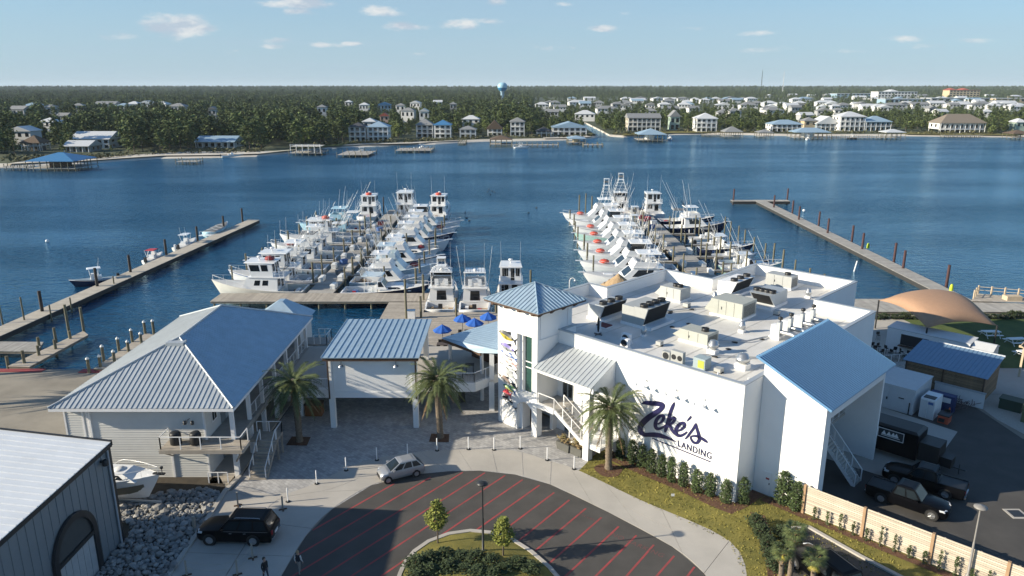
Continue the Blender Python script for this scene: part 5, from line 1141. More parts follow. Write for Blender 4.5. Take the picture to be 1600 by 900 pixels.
slip_piles((34.7, 40.2, 46.6), (107, 112.3, 117.4, 122.7, 128, 133.2, 138.5, 143.8, 149.2, 155, 160), 0, h=(2.8, 4.2), grp='piles among the small boats', lab='timber pile among the small boats')
slip_piles((-17, -26, -33), (188.5,), 0, h=(3.5, 5), grp='piles off the far end of the left finger', lab='dark timber pile beyond the far end of the left finger pier', m=pile_dark)
slip_piles((17.4, 18.8, 20.6), (187.5,), 0, h=(3.6, 4.6), grp='tall grey piles beyond the right boats', lab='tall grey pile beyond the far end of the right boat row')
for i, (x, y, h, l) in enumerate(((635, 498, 9.0, 'very tall timber pile at the boardwalk near the kiosk'), (658, 497, 5, 'timber pile left of the stern boats, near the boardwalk edge'), (713, 497, 4.6, 'pale topped timber pile between the two stern boats'), (775, 489, 4.6, 'pale topped timber pile behind the tower roof corner'), (662, 470, 6.5, 'tall timber pile beside the boardwalk and first stern boat'), (829, 447, 4.2, 'timber pile showing over the tower roof peak'))):
 p = P(x, y, .4); pile(l, p.x, p.y, h * .62 + .4, pile_wood, .17, 'piles near the patio deck')
for side, x0, x1, ys in ((0, -36.2, -31.35, (113.9, 129, 144, 158.3)), (1, -27.25, -22.6, (119.6, 133.5, 147, 161)), (2, 24.6, 29.55, (129.3, 146.2, 162.4)), (3, 34.05, 39.2, (112.3, 122.7, 133.2, 143.8, 155))):
 for i, y in enumerate(ys):
  nm = ('left row', 'inner row', 'sport boat row', 'small boat row')[side]
  dock(f'narrow catwalk between slips of the {nm}, {ORD[i]} from the front', [(x0, y - .55), (x1, y - .55), (x1, y + .55), (x0, y + .55)], .48, (1, 0, 0), .3, deck_grey, ((x0 + .2 if side % 2 == 0 else x1 - .2, y),), 'catwalk', 'dock')
for o in [o for o in col.objects if o.name.startswith('catwalk')]: o['group'] = 'catwalks between the slips'
box_m = mat('dock_box_white', (.72, .72, .70), .45)
def dock_box():
 t = thing('dock_box', 'd', 'dock box', (0, 0, 0), 0, 'white dock boxes on the finger piers')
 b = MB(); b.frus(-.95, .95, .36, 0, -.95, .95, .4, .6); b.build('case', box_m, t); b = MB(); b.frus(-1.0, 1.0, .44, .61, -.9, .9, .3, .8); b.build('lid', box_m, t); return t
db = dock_box(); k = 0
for x, ys, side in ((-30.8, (115.5, 124, 131.5, 139, 147, 155, 162), 'left edge of the left finger pier'), (-27.85, (111, 116.5, 123, 130, 137, 143.5, 150.5), 'right edge of the left finger pier'), (30.1, (105, 118, 126, 135, 142.5, 151), 'left edge of the right finger pier'), (33.5, (103, 108.5, 114, 120.5, 126, 136), 'right edge of the right finger pier')):
 for i, y in enumerate(ys):
  l = f'white dock box on the {side}, {ORD[i]} from the front'
  if k == 0: db.location = (x, y, .5); db.rotation_euler[2] = math.pi / 2; db['label'] = l
  else: copy_tree(db, (x, y, .5), math.pi / 2 + rnd.uniform(-.06, .06), l, scale=(rnd.uniform(.8, 1.15), 1, rnd.uniform(.85, 1.2)))
  k += 1
t = thing('thatched_hut', 'straw thatched hut roof showing above the back parapet', 'hut', (15.6, 104.6, .0))
th = mat('dry_thatch', (.30, .20, .11), .95, c2=(.48, .35, .21), scale=5, bump=1, bscale=30)
b = MB(); n = 14
for ring in range(4):
 r0, r1, z0, z1 = (2.9 - ring * .72), (2.9 - (ring + 1) * .72 - (.05 if ring < 3 else -.02)), 2.3 + ring * .52, 2.3 + (ring + 1) * .52 + .08
 v = [((r0 + rnd.uniform(-.12, .12)) * math.cos(2 * math.pi * i / n), (r0) * math.sin(2 * math.pi * i / n), z0 + rnd.uniform(-.12, .05)) for i in range(n)] + [(max(.05, r1) * math.cos(2 * math.pi * i / n), max(.05, r1) * math.sin(2 * math.pi * i / n), z1) for i in range(n)]
 b.add(v, [[i, (i + 1) % n, n + (i + 1) % n, n + i] for i in range(n)])
b.build('roof', th, t)
for a in range(4):
 c = MB(); c.tube((1.9 * math.cos(a * 1.57 + .7), 1.9 * math.sin(a * 1.57 + .7), .45), (1.9 * math.cos(a * 1.57 + .7), 1.9 * math.sin(a * 1.57 + .7), 2.7), .1); c.build('post', pile_wood, t)
dock('small plank platform under the thatched hut', [(12, 102.05), (19.5, 102.05), (19.5, 108), (12, 108)], .46, (1, 0, 0), .3, deck_wood, ((12.3, 107.6), (19.2, 107.6)), 'small_dock', 'dock')
t = thing('dock_lamp', 'thin white gooseneck lamp post on the boardwalk behind the tower', 'lamp', (8.2, 101.6, .48)); b = MB(); b.path([(0, 0, 0), (0, 0, 3.6), (.15, 0, 4.0), (.5, 0, 4.1), (.75, 0, 3.9)], .05, n=6); b.build('pole', white_trim, t); b = MB(); b.lathe((.78, 0, 3.66), [(.16, 0), (.1, .12), (.03, .22)], 8); b.build('lamp_shade', white_trim, t)
gel = mat('white_gelcoat', (.74, .745, .75), .25, var=.03, scale=1, coat=.3)
gel2 = mat('ivory_gelcoat', (.70, .67, .60), .3, var=.05, scale=1, coat=.3)
gel_blue = mat('pale_blue_gelcoat', (.36, .56, .66), .25, var=.05, coat=.3)
gel_ice = mat('ice_blue_gelcoat', (.52, .62, .68), .25, var=.05, coat=.3)
gel_navy = mat('navy_gelcoat', (.012, .018, .05), .2, var=.1, coat=.3)
gel_green = mat('seafoam_gelcoat', (.40, .60, .54), .25, var=.05, coat=.3)
gel_grey = mat('grey_gelcoat', (.30, .32, .35), .3, var=.05, coat=.3)
non_skid = mat('deck_nonskid', (.58, .58, .57), .6, var=.05, scale=2)
teak = mat('teak_cockpit', (.26, .19, .12), .7, var=.2, scale=3)
cock_blue = mat('bluegrey_cockpit', (.24, .30, .35), .6, var=.1)
canvas_blue = mat('blue_canvas', (.06, .13, .32), .8); canvas_grey = mat('grey_canvas', (.14, .15, .16), .85); canvas_red = mat('red_canvas', (.42, .03, .05), .8)
raft_red = mat('orange_red_raft', (.62, .08, .045), .55, var=.15); raft_dark = mat('dark_red_raft', (.28, .03, .035), .6, var=.15)
alu = mat('white_pipework', (.70, .71, .72), .3, .1); black_glass = mat('boat_glass', (.010, .012, .015), .07, spec=.7)
boot = mat('boot_stripe', (.02, .03, .08), .4)
def hull(t, L_, B, fs, fb, m, deckm, cock, floor_m, stripe=None, flare=1.0):
 ts = [0, .12, .26, .42, .56, .68, .78, .87, .94, .98, 1.0]
 if cock > 0 and cock not in ts: ts = sorted(ts + [cock])
 def hb(t_): return B / 2 * (.93 + .07 * min(1, t_ / .3)) * (1 - max(0, (t_ - .42) / .58) ** 2.3 * .985)
 def sh(t_): return fs + (fb - fs) * max(0, (t_ - .1) / .9) ** 1.6
 st = []
 for t_ in ts:
  x = t_ * L_; b, z = hb(t_), sh(t_); q = t_ ** 4
  st.append([(x, b, z), (x - .035 * L_ * q, b * (.985 - .16 * flare * t_ ** 2), z * .55 + .12), (x - .075 * L_ * q, b * (.90 - .42 * flare * t_ ** 2.2), .10 + .35 * t_ ** 5), (x - .12 * L_ * q, 0, -.55 + .3 * t_ ** 6)])
 v, f = [], []
 for s in st: v += [(p[0], p[1], p[2]) for p in s] + [(p[0], -p[1], p[2]) for p in s]
 n = 8
 for i in range(len(st) - 1):
  a, c = i * n, (i + 1) * n
  for k in range(3): f += [[a + k, c + k, c + k + 1, a + k + 1], [a + 4 + k, a + 5 + k, c + 5 + k, c + 4 + k]]
 f += [[0, 1, 2, 3], [7, 6, 5, 4], [0, 3, 7, 4]]
 mb = MB(); mb.add(v, f, 0, True); h = mb.build('hull', m, t)
 if stripe:
  sb = MB(); 
  for sg in (1, -1):
   w = []
   for t_ in [i / 14 for i in range(15)]:
    x = t_ * L_; b, z = hb(t_), sh(t_); w.append(((x, sg * (b + .025), z - .10), (x - .01 * L_ * t_ ** 4, sg * (b * (1 - .045 * t_ ** 2) + .025), z - .26)))
   sb.add([p for a in w for p in a], [[2 * i, 2 * i + 1, 2 * i + 3, 2 * i + 2] for i in range(14)])
  sb.build('hull_stripe', stripe, t)
 dv, df = [], []
 idx = [i for i, t_ in enumerate(ts) if t_ >= cock - 1e-6]
 for i in idx: x, b, z = st[i][0]; dv += [(x, b * .97, z - .03), (x, 0, z + .06), (x, -b * .97, z - .03)]
 for k in range(len(idx) - 1): df += [[3 * k, 3 * k + 1, 3 * k + 4, 3 * k + 3], [3 * k + 1, 3 * k + 2, 3 * k + 5, 3 * k + 4]]
 d = MB(); d.add(dv, df, 0, True); d.build('deck', deckm, t)
 if cock > 0:
  g = MB(); cs = [t_ for t_ in ts if t_ <= cock + 1e-6]
  for sg in (1, -1):
   w = [[(t_ * L_, sg * hb(t_), sh(t_) + .0), (t_ * L_, sg * (hb(t_) - .24), sh(t_) + .02), (t_ * L_, sg * (hb(t_) - .26), .35)] for t_ in cs]
   g.add([p for a in w for p in a], [[3 * i + j, 3 * i + j + 1, 3 * i + 4 + j, 3 * i + 3 + j] for i in range(len(cs) - 1) for j in range(2)])
  b0 = hb(0); g.add([(0, b0, fs), (.22, b0 - .2, fs + .02), (.24, b0 - .2, .35), (0, -b0, fs), (.22, -b0 + .2, fs + .02), (.24, -b0 + .2, .35)], [[0, 1, 4, 3], [1, 2, 5, 4]])
  x1 = cock * L_; b1 = hb(cock); g.add([(x1, b1, sh(cock)), (x1, -b1, sh(cock)), (x1, -b1, .35), (x1, b1, .35)], [[0, 1, 2, 3]])
  g.build('gunwale', m if m in (gel, gel2) else gel, t)
  s = MB(); s.add([(.24, -b0 + .2, .36), (x1, -b1 + .24, .36), (x1, b1 - .24, .36), (.24, b0 - .2, .36)], [[0, 1, 2, 3]]); s.build('cockpit_sole', floor_m, t)
 return hb, sh
def house(t, name, x0, x1, w0, z0, X0, X1, w1, z1, m, panes=(), gm=None):
 b = MB(); b.frus(x0, x1, w0, z0, X0, X1, w1, z1); o = b.build(name, m, t)
 Q = {'front': [(x1, -w0, z0), (x1, w0, z0), (X1, w1, z1), (X1, -w1, z1)], 'star': [(x0, -w0, z0), (x1, -w0, z0), (X1, -w1, z1), (X0, -w1, z1)],
   'port': [(x1, w0, z0), (x0, w0, z0), (X0, w1, z1), (X1, w1, z1)], 'back': [(x0, w0, z0), (x0, -w0, z0), (X0, -w1, z1), (X0, w1, z1)]}
 for face, u0, u1, v0, v1 in panes:
  fs = ('star', 'port') if face == 'side' else (face,)
  for fc in fs:
   a, c = (u0, u1) if fc != 'port' else (1 - u1, 1 - u0)
   p = MB(); panel(p, Q[fc], a, c, v0, v1, .012, 0, .03); p.build('window_pane', gm or black_glass, o)
 return o
def bow_rail(t, L_, hb, sh, a=.62, h=.65):
 mb = MB(); ts = [a + (0.985 - a) * i / 9 for i in range(10)]
 for sg in (1, -1):
  pts = [(q * L_, sg * max(.05, hb(q) - .12), sh(q) + h * min(1, (q - a) * 12)) for q in ts]; mb.path(pts, .022, n=4)
  for q, p in zip(ts[1::2], pts[1::2]): mb.tube((p[0], p[1], sh(q)), p, .018, n=3)
 mb.build('bow_rail', alu, t)
def riggers(t, x, w, z, L_=9.5, tilt=.25, n=2):
 for sg in (1, -1):
  mb = MB(); mb.tube((x, sg * w, z), (x - L_ * tilt, sg * (w + L_ * .10), z + L_ * .95), .045, .02, 5); mb.build('outrigger', alu, t)
def antennas(t, x, w, z, h=4.5):
 for sg in (1, -1):
  mb = MB(); mb.tube((x, sg * w, z), (x - .3, sg * w * 1.05, z + h), .03, .012, 4); mb.build('antenna', alu, t)
def raft(t, x, z, m, s=1.0):
 mb = MB(); n = 10; prof = [(.62 * s, 0), (.82 * s, .12), (.85 * s, .3), (.7 * s, .48), (.35 * s, .6), (.05, .63)]
 mb.lathe((x, 0, z), prof, n); o = mb.build('life_raft', m, t)
 sb = MB()
 for y in (-.28, .28): sb.path([(x - .84 * s, y, z + .1), (x - .6 * s, y, z + .52), (x, y, z + .645), (x + .6 * s, y, z + .52), (x + .84 * s, y, z + .1)], .035, n=4)
 sb.build('strap', canvas_grey, o)
def legs(t, pts, m=None, r=.04, name='hardtop_leg'):
 for a, b in pts:
  mb = MB(); mb.tube(a, b, r, n=5); mb.build(name, m or alu, t)
def hardtop(t, x0, x1, w, z, m, th=.12, name='hardtop'):
 mb = MB(); mb.hexa([(x0, -w, z), (x1, -w * .88, z), (x1, w * .88, z), (x0, w, z)], [(x0 + .05, -w * .96, z + th), (x1 - .12, -w * .82, z + th), (x1 - .12, w * .82, z + th), (x0 + .05, w * .96, z + th)]); return mb.build(name, m, t)
def tower(t, xc, w, z0, z1, m, top=1.55):
 mb = MB(); k = 3
 for sx in (-1, 1):
  for sy in (-1, 1): mb.tube((xc + sx * 1.15, sy * w, z0), (xc + sx * .55, sy * .6, z1), .05, n=5)
 for i in range(1, k + 1):
  f = i / (k + 1); z = z0 + (z1 - z0) * f; sx = 1.15 - .6 * f; sy = w + (.6 - w) * f
  q = [(xc - sx, -sy, z), (xc + sx, -sy, z), (xc + sx, sy, z), (xc - sx, sy, z)]
  for a, b in zip(q, q[1:] + q[:1]): mb.tube(a, b, .035, n=4)
 mb.build('tower_frame', alu, t)
 b = MB(); b.box(xc - .75, xc + .75, -.75, .75, z1 - .02, z1 + .08); b.build('tower_platform', m, t)
 b = MB(); b.box(xc - .65, xc + .65, -.65, .65, z1 + top, z1 + top + .08); b.build('tower_top', m, t)
 legs(t, [((xc + a, s * .6, z1 + .08), (xc + a, s * .58, z1 + top)) for a in (-.55, .55) for s in (-1, 1)], name='tower_post')
 b = MB(); b.box(xc - .5, xc + .5, -.66, -.6, z1 + .5, z1 + 1.0); b.box(xc + .5, xc + .56, -.6, .6, z1 + .5, z1 + 1.0); b.build('tower_screen', canvas_blue if m is gel_blue else canvas_grey, t)
def clutter(t, L_, B, zt, xr):
 rk = MB()
 for i in range(8): y = -B * .3 + B * .6 * i / 7; rk.tube((xr, y, zt), (xr - rnd.uniform(.5, 1.0), y * 1.1, zt + rnd.uniform(1.4, 2.2)), .028, .012, 4)
 rk.build('fishing_rods', dark_metal if rnd.random() < .4 else alu, t)['kind'] = 'stuff'
 for k in range(rnd.randint(1, 3)):
  x, y = rnd.uniform(.04, .2) * L_, rnd.uniform(-.3, .3) * B; c = MB(); c.box(x, x + rnd.uniform(.5, 1.0), y, y + .5, .37, rnd.uniform(.75, 1.0)); c.build('cooler', rnd.choice((gel, canvas_blue, canvas_grey, canvas_red, gel2, teak)), t)
 for k in range(3):
  x = rnd.uniform(.1, .6) * L_
  for sg in (-1, 1): f = MB(); f.tube((x, sg * (B * .5 + .08), .2), (x, sg * (B * .5 + .08), .9), .13, n=6); f.build('fender', rnd.choice((gel, canvas_blue, black)), t)
def sportfish(label, x, y, head, L_=16, B=5.0, hm=None, sm=None, group=None, raftm=None, tw=False, cover=None, stripe=None, side_style=0, enclosed=False, outr=True, bow_h=2.35):
 hm, sm = hm or gel, sm or gel; t = thing('sport_fishing_boat', label, 'boat', (x, y, WATER_Z), head, group)
 hb, sh = hull(t, L_, B, 1.15, bow_h, hm, non_skid if sm is gel else sm, .27, teak if side_style == 1 else cock_blue, stripe)
 z0 = 1.3; zs = 3.35
 panes = {0: [('side', .20, .80, .42, .86)], 1: [('side', .12, .55, .40, .84), ('side', .60, .82, .40, .84)], 2: [('side', .22, .78, .35, .88), ('front', .08, .92, .35, .85)], 3: [('side', .1, .4, .45, .85), ('side', .45, .8, .45, .85), ('front', .06, .94, .45, .9)]}[side_style]
 house(t, 'salon', .28 * L_, .66 * L_, B * .40, z0, .28 * L_, .52 * L_, B * .345, zs, sm, panes + [('back', .3, .7, .1, .8)])
 br = MB(); br.hexa([(.24 * L_, -B * .40, zs), (.53 * L_, -B * .36, zs), (.53 * L_, B * .36, zs), (.24 * L_, B * .40, zs)], [(.24 * L_, -B * .40, zs + .14), (.54 * L_, -B * .37, zs + .14), (.54 * L_, B * .37, zs + .14), (.24 * L_, B * .40, zs + .14)]); br.build('flybridge_deck', sm, t)
 zf = zs + .15
 co = MB(); w = B * .34
 co.hexa([(.33 * L_, -w, zf), (.53 * L_, -w, zf), (.53 * L_, -w + .12, zf), (.33 * L_, -w + .12, zf)], [(.34 * L_, -w, zf + .85), (.50 * L_, -w, zf + .95), (.50 * L_, -w + .12, zf + .95), (.34 * L_, -w + .12, zf + .85)])
 co.hexa([(.33 * L_, w - .12, zf), (.53 * L_, w - .12, zf), (.53 * L_, w, zf), (.33 * L_, w, zf)], [(.34 * L_, w - .12, zf + .85), (.50 * L_, w - .12, zf + .95), (.50 * L_, w, zf + .95), (.34 * L_, w, zf + .85)])
 co.hexa([(.53 * L_, -w + .12, zf), (.55 * L_, -w * .8, zf), (.55 * L_, w * .8, zf), (.53 * L_, w - .12, zf)], [(.49 * L_, -w + .12, zf + .95), (.51 * L_, -w * .8, zf + .95), (.51 * L_, w * .8, zf + .95), (.49 * L_, w - .12, zf + .95)])
 co.build('flybridge_coaming', sm, t)
 cn = MB(); cn.frus(.355 * L_, .40 * L_, .5, zf, .36 * L_, .39 * L_, .45, zf + 1.0); cn.build('helm_console', gel, t)
 for sy in (-.7, .7):
  s = MB(); s.box(.30 * L_, .335 * L_, sy - .28, sy + .28, zf + .1, zf + .6); s.box(.295 * L_, .30 * L_, sy - .28, sy + .28, zf + .5, zf + 1.15); s.build('helm_seat', gel, t)
 zt_ = zf + 2.15
 hardtop(t, .27 * L_, .49 * L_, B * .36, zt_, cover or sm)
 legs(t, [((.30 * L_, s * B * .33, zf), (.29 * L_, s * B * .32, zt_)) for s in (-1, 1)] + [((.46 * L_, s * B * .33, zf + .9), (.45 * L_, s * B * .30, zt_)) for s in (-1, 1)])
 if enclosed:
  e = [(.50 * L_, -w * .95, zf + .95), (.50 * L_, w * .95, zf + .95), (.475 * L_, w * .85, zt_), (.475 * L_, -w * .85, zt_)]; p = MB(); panel(p, e, .03, .97, .05, .95, .01); p.build('front_curtain', black_glass, t)
  for q in ([(.33 * L_, -w, zf + .86), (.50 * L_, -w, zf + .95), (.475 * L_, -w * .9, zt_), (.33 * L_, -w * .95, zt_)], [(.50 * L_, w, zf + .95), (.33 * L_, w, zf + .86), (.33 * L_, w * .95, zt_), (.475 * L_, w * .9, zt_)]):
   p = MB(); panel(p, q, .03, .97, .03, .97, .01); p.build('side_curtain', black_glass, t)
 rd = MB(); rd.lathe((.36 * L_, 0, zt_ + .12), [(.3, 0), (.32, .12), (.2, .24), (.03, .27)], 10); rd.build('radar_dome', gel, t)
 clutter(t, L_, B, zt_ + .1, .28 * L_)
 if outr: riggers(t, .40 * L_, B * .40, zs - .6, rnd.uniform(6.5, 9), rnd.uniform(.1, .5))
 antennas(t, .30 * L_, B * .3, zt_ + .1, rnd.uniform(3, 5))
 if tw: tower(t, .37 * L_, B * .33, zt_ + .1, zt_ + (3.2 if tw is True else tw), sm, 1.55 if tw is True else 1.2)
 bow_rail(t, L_, hb, sh)
 fh = MB(); fh.frus(.70 * L_, .80 * L_, .5, sh(.75) + .03, .71 * L_, .79 * L_, .42, sh(.75) + .2); fh.build('deck_hatch', gel, t)
 pp = MB(); pp.box(L_ - .5, L_ + .55, -.22, .22, sh(1) - .06, sh(1) + .04); pp.build('bow_pulpit', gel, t)
 if raftm: raft(t, .735 * L_, sh(.74) + .1, raftm)
 fc = MB(); fc.tube((.11 * L_, 0, .36), (.11 * L_, 0, .8), .08, n=6); fc.box(.11 * L_ - .3, .11 * L_ + .3, -.3, .3, .8, .9); fc.box(.11 * L_ + .25, .11 * L_ + .33, -.3, .3, .9, 1.5); fc.build('fighting_chair', dark_metal if side_style == 1 else gel, t)
 rl = MB(); rl.tube((.245 * L_, -B * .38, zf), (.245 * L_, -B * .38, zf + .9), .02, n=4); rl.tube((.245 * L_, B * .38, zf), (.245 * L_, B * .38, zf + .9), .02, n=4); rl.tube((.245 * L_, -B * .38, zf + .9), (.245 * L_, B * .38, zf + .9), .022, n=4); rl.tube((.245 * L_, -B * .38, zf + .45), (.245 * L_, B * .38, zf + .45), .018, n=4); rl.build('bridge_rail', alu, t)
 return t
def pilothouse(label, x, y, head, L_=15.5, B=5.0, hm=None, sm=None, group=None, raftm=None, stripe=None, big=False):
 hm, sm = hm or gel2, sm or gel; t = thing('charter_boat', label, 'boat', (x, y, WATER_Z), head, group)
 hb, sh = hull(t, L_, B, 1.2, 2.6, hm, non_skid, .24, cock_blue, stripe)
 house(t, 'salon', .26 * L_, .64 * L_, B * .41, 1.3, .26 * L_, .58 * L_, B * .385, 3.3, sm, [('side', .28, .45, .42, .82), ('side', .53, .70, .42, .82), ('back', .1, .4, .3, .85), ('back', .55, .8, .05, .85)])
 dk = MB(); dk.hexa([(.18 * L_, -B * .42, 3.31), (.56 * L_, -B * .40, 3.31), (.56 * L_, B * .40, 3.31), (.18 * L_, B * .42, 3.31)], [(.18 * L_, -B * .42, 3.43), (.57 * L_, -B * .41, 3.43), (.57 * L_, B * .41, 3.43), (.18 * L_, B * .42, 3.43)]); dk.build('upper_deck', sm, t)
 top = 5.6 if not big else 6.0
 house(t, 'wheelhouse', .30 * L_, .53 * L_, B * .36, 3.44, .31 * L_, .565 * L_, B * .37, top, sm, [('side', .18, .46, .42, .88), ('side', .54, .94, .42, .88), ('front', .05, .47, .42, .9), ('front', .53, .95, .42, .9), ('back', .1, .38, .35, .9), ('back', .5, .68, .05, .9), ('back', .74, .93, .35, .9)])
 hardtop(t, .27 * L_, .60 * L_, B * .41, top + .02, sm, .14, 'wheelhouse_roof')
 if raftm: raft(t, .36 * L_, top + .17, raftm, .9)
 rd = MB(); rd.lathe((.47 * L_, 0, top + .16), [(.1, 0), (.1, .4), (.35, .42), (.35, .6), (.1, .65)], 10); rd.build('radar_dome', gel, t)
 antennas(t, .34 * L_, B * .33, top + .15, rnd.uniform(3.5, 5.5)); bow_rail(t, L_, hb, sh, .58, .8)
 clutter(t, L_, B, 4.3, .2 * L_)
 rl = MB()
 for xx in (.185, .23, .275):
  for s in (-1, 1): rl.tube((xx * L_, s * B * .40, 3.43), (xx * L_, s * B * .40, 4.35), .025, n=4)
 for z in (3.9, 4.35):
  for s in (-1, 1): rl.tube((.185 * L_, s * B * .40, z), (.30 * L_, s * B * .40, z), .022, n=4)
  rl.tube((.185 * L_, -B * .40, z), (.185 * L_, B * .40, z), .022, n=4)
 rl.build('upper_rail', alu, t)
 ld = MB()
 for s in (-.25, .25): ld.tube((.17 * L_, 1.2 + s, .4), (.18 * L_, 1.2 + s, 3.4), .025, n=4)
 for i in range(7): ld.tube((.17 * L_ + .02 * i, .95, .7 + i * .4), (.17 * L_ + .02 * i, 1.45, .7 + i * .4), .02, n=3)
 ld.build('ladder', alu, t)
 bx = MB(); bx.box(.06 * L_, .10 * L_, -.9, .9, .37, 1.05); bx.build('bait_box', gel, t)
 return t
def express(label, x, y, head, L_=13.5, B=4.3, hm=None, sm=None, group=None, stripe=None, raftm=None, cover=None):
 hm, sm = hm or gel, sm or gel; t = thing('express_boat', label, 'boat', (x, y, WATER_Z), head, group)
 hb, sh = hull(t, L_, B, 1.05, 1.95, hm, non_skid if sm is gel else sm, .42, cock_blue, stripe)
 house(t, 'trunk_cabin', .44 * L_, .80 * L_, B * .33, 1.2, .45 * L_, .70 * L_, B * .26, 1.95, sm, [('side', .3, .75, .35, .75)])
 house(t, 'windshield', .40 * L_, .53 * L_, B * .36, 1.5, .42 * L_, .46 * L_, B * .30, 2.75, sm, [('front', .05, .95, .1, .9), ('side', .2, .85, .3, .9)])
 hardtop(t, .24 * L_, .48 * L_, B * .36, 3.5, cover or sm)
 legs(t, [((.27 * L_, s * B * .36, 1.1), (.28 * L_, s * B * .33, 3.5)) for s in (-1, 1)] + [((.44 * L_, s * B * .32, 2.6), (.44 * L_, s * B * .30, 3.5)) for s in (-1, 1)])
 cn = MB(); cn.frus(.36 * L_, .40 * L_, .8, .4, .37 * L_, .40 * L_, .7, 1.7); cn.build('helm_console', gel, t)
 for sy in (-.6, .6):
  s = MB(); s.box(.30 * L_, .33 * L_, sy - .28, sy + .28, .6, 1.2); s.build('helm_seat', gel, t)
 rk = MB()
 for i in range(7): rk.tube((.235 * L_, -1.1 + i * .37, 3.5), (.225 * L_, -1.1 + i * .37, 4.1), .03, n=5)
 rk.tube((.235 * L_, -1.2, 3.6), (.235 * L_, 1.2, 3.6), .03, n=4); rk.build('rod_rack', alu, t)
 clutter(t, L_, B, 3.55, .25 * L_); riggers(t, .36 * L_, B * .36, 2.6, 8, .5); antennas(t, .30 * L_, B * .25, 3.6, 3); bow_rail(t, L_, hb, sh, .6, .5)
 if raftm: raft(t, .72 * L_, 1.98, raftm, .8)
 return t
def console_boat(label, x, y, head, L_=7.6, B=2.6, hm=None, top=None, group=None, motors=2, plain=False, bim=None):
 hm = hm or gel; t = thing('center_console_boat', label, 'boat', (x, y, WATER_Z), head, group)
 hb, sh = hull(t, L_, B, .75, 1.25, hm, gel, 0.0, non_skid, None)
 s = MB(); w = [(q, hb(q) - .22) for q in (.05, .3, .55, .72, .84, .9)]
 s.add([(q * L_, b, sh(q) + .07) for q, b in w] + [(q * L_, -b, sh(q) + .07) for q, b in w], [[i, i + 1, 7 + i, 6 + i] for i in range(5)]); s.build('cockpit_sole', cock_blue if hm is gel_navy else non_skid, t)
 c = house(t, 'console', .42 * L_, .56 * L_, .42, .8, .43 * L_, .52 * L_, .36, 1.9, gel, [('front', .1, .9, .55, .95)])
 b = MB(); b.box(.30 * L_, .39 * L_, -.5, .5, .85, 1.45); b.build('leaning_post', gel, t)
 if not plain:
  hardtop(t, .30 * L_, .60 * L_, B * .36, 2.75, top or gel, .08, 't_top')
  legs(t, [((.40 * L_, s_ * .55, .9), (.34 * L_, s_ * .8, 2.75)) for s_ in (-1, 1)] + [((.53 * L_, s_ * .5, .9), (.56 * L_, s_ * .75, 2.75)) for s_ in (-1, 1)], name='top_leg')
 if bim: hardtop(t, .22 * L_, .55 * L_, B * .40, 2.3, bim, .1, 'bimini'); legs(t, [((.38 * L_, s_ * 1.05, .9), (xx * L_, s_ * 1.0, 2.3)) for s_ in (-1, 1) for xx in (.24, .52)], name='top_leg')
 for i in range(motors):
  yy = (i - (motors - 1) / 2) * .62; o = MB(); o.frus(-.62, -.08, .2, .55, -.55, -.12, .17, 1.45); o.box(-.42, -.25, yy * 0 - .08, .08, -.4, .55)
  for k in range(len(o.v)): o.v[k] = (o.v[k][0], o.v[k][1] + yy, o.v[k][2])
  o.build('outboard_motor', black if rnd.random() < .6 else gel, t)
 if not plain: antennas(t, .36 * L_, .5, 2.8, 1.6)
 return t
PI = math.pi
G1, G2, G3, G4 = 'boats along the outer side of the left finger', 'boats along the inner side of the left finger', 'sport boats along the right finger', 'small boats beside the right finger'
pilothouse('big ivory pilothouse charter boat nearest the cross dock', -32.2, 110.9, PI, 14.6, 4.9, group=G1, raftm=raft_dark)
pilothouse('white charter boat with blue stern deck, second from the cross dock', -32.4, 117.3, PI, 14.2, 4.6, gel, group=G1, stripe=canvas_blue)
sportfish('white sport boat with dark red raft and small flag', -32.4, 125.2, PI, 14.0, 4.8, group=G1, raftm=raft_dark, side_style=0, outr=True)
sportfish('white sport boat with grey cover in the middle of the outer row', -32.4, 132.8, PI, 13.4, 4.7, group=G1, cover=canvas_grey, side_style=1, raftm=None)
sportfish('white flybridge boat with red raft behind the flag boat', -32.4, 140.2, PI, 14.6, 4.9, group=G1, raftm=raft_dark, side_style=3)
pilothouse('white charter boat with orange ring on its wheelhouse roof', -32.4, 147.6, PI, 15.0, 4.9, gel, group=G1, raftm=raft_red)
express('white express boat between two taller charter boats', -32.4, 154.8, PI, 12.5, 4.3, group=G1)
sportfish('pale blue sport fishing boat of the outer row', -32.4, 162.0, PI, 15.2, 5.0, gel_blue, gel_blue, G1, None, side_style=2)
express('far white express boat at the end of the outer row', -32.4, 169.3, PI, 12.5, 4.2, group=G1)
express('low white express boat with dark blue hull by the cross dock', -26.4, 110.6, 0, 13.6, 4.4, gel_navy, gel, G2, raftm=None, cover=gel_ice)
sportfish('ice blue cabin boat second from the cross dock', -26.2, 116.4, 0, 13.0, 4.6, gel_ice, gel, G2, outr=True, side_style=1, bow_h=2.1)
sportfish('white sport boat with grey-blue deck third in the inner row', -26.4, 122.8, 0, 13.2, 4.6, gel_ice, gel_ice, G2, raftm=raft_dark, side_style=0)
sportfish('white sport boat with navy stern in the inner row', -26.2, 129.8, 0, 13.6, 4.7, gel, gel, G2, side_style=1, cover=gel, stripe=gel_navy)
express('small white express boat with red bow cover', -26.2, 136.8, 0, 12.4, 4.2, gel, gel, G2, raftm=raft_dark)
sportfish('white sport boat with tall rod racks in the inner row', -26.2, 143.6, 0, 13.9, 4.8, group=G2, side_style=0, tw=False)
sportfish('dark hulled white sport boat in the inner row', -26.2, 150.6, 0, 14.2, 4.9, gel_navy, gel, G2, side_style=2, raftm=None)
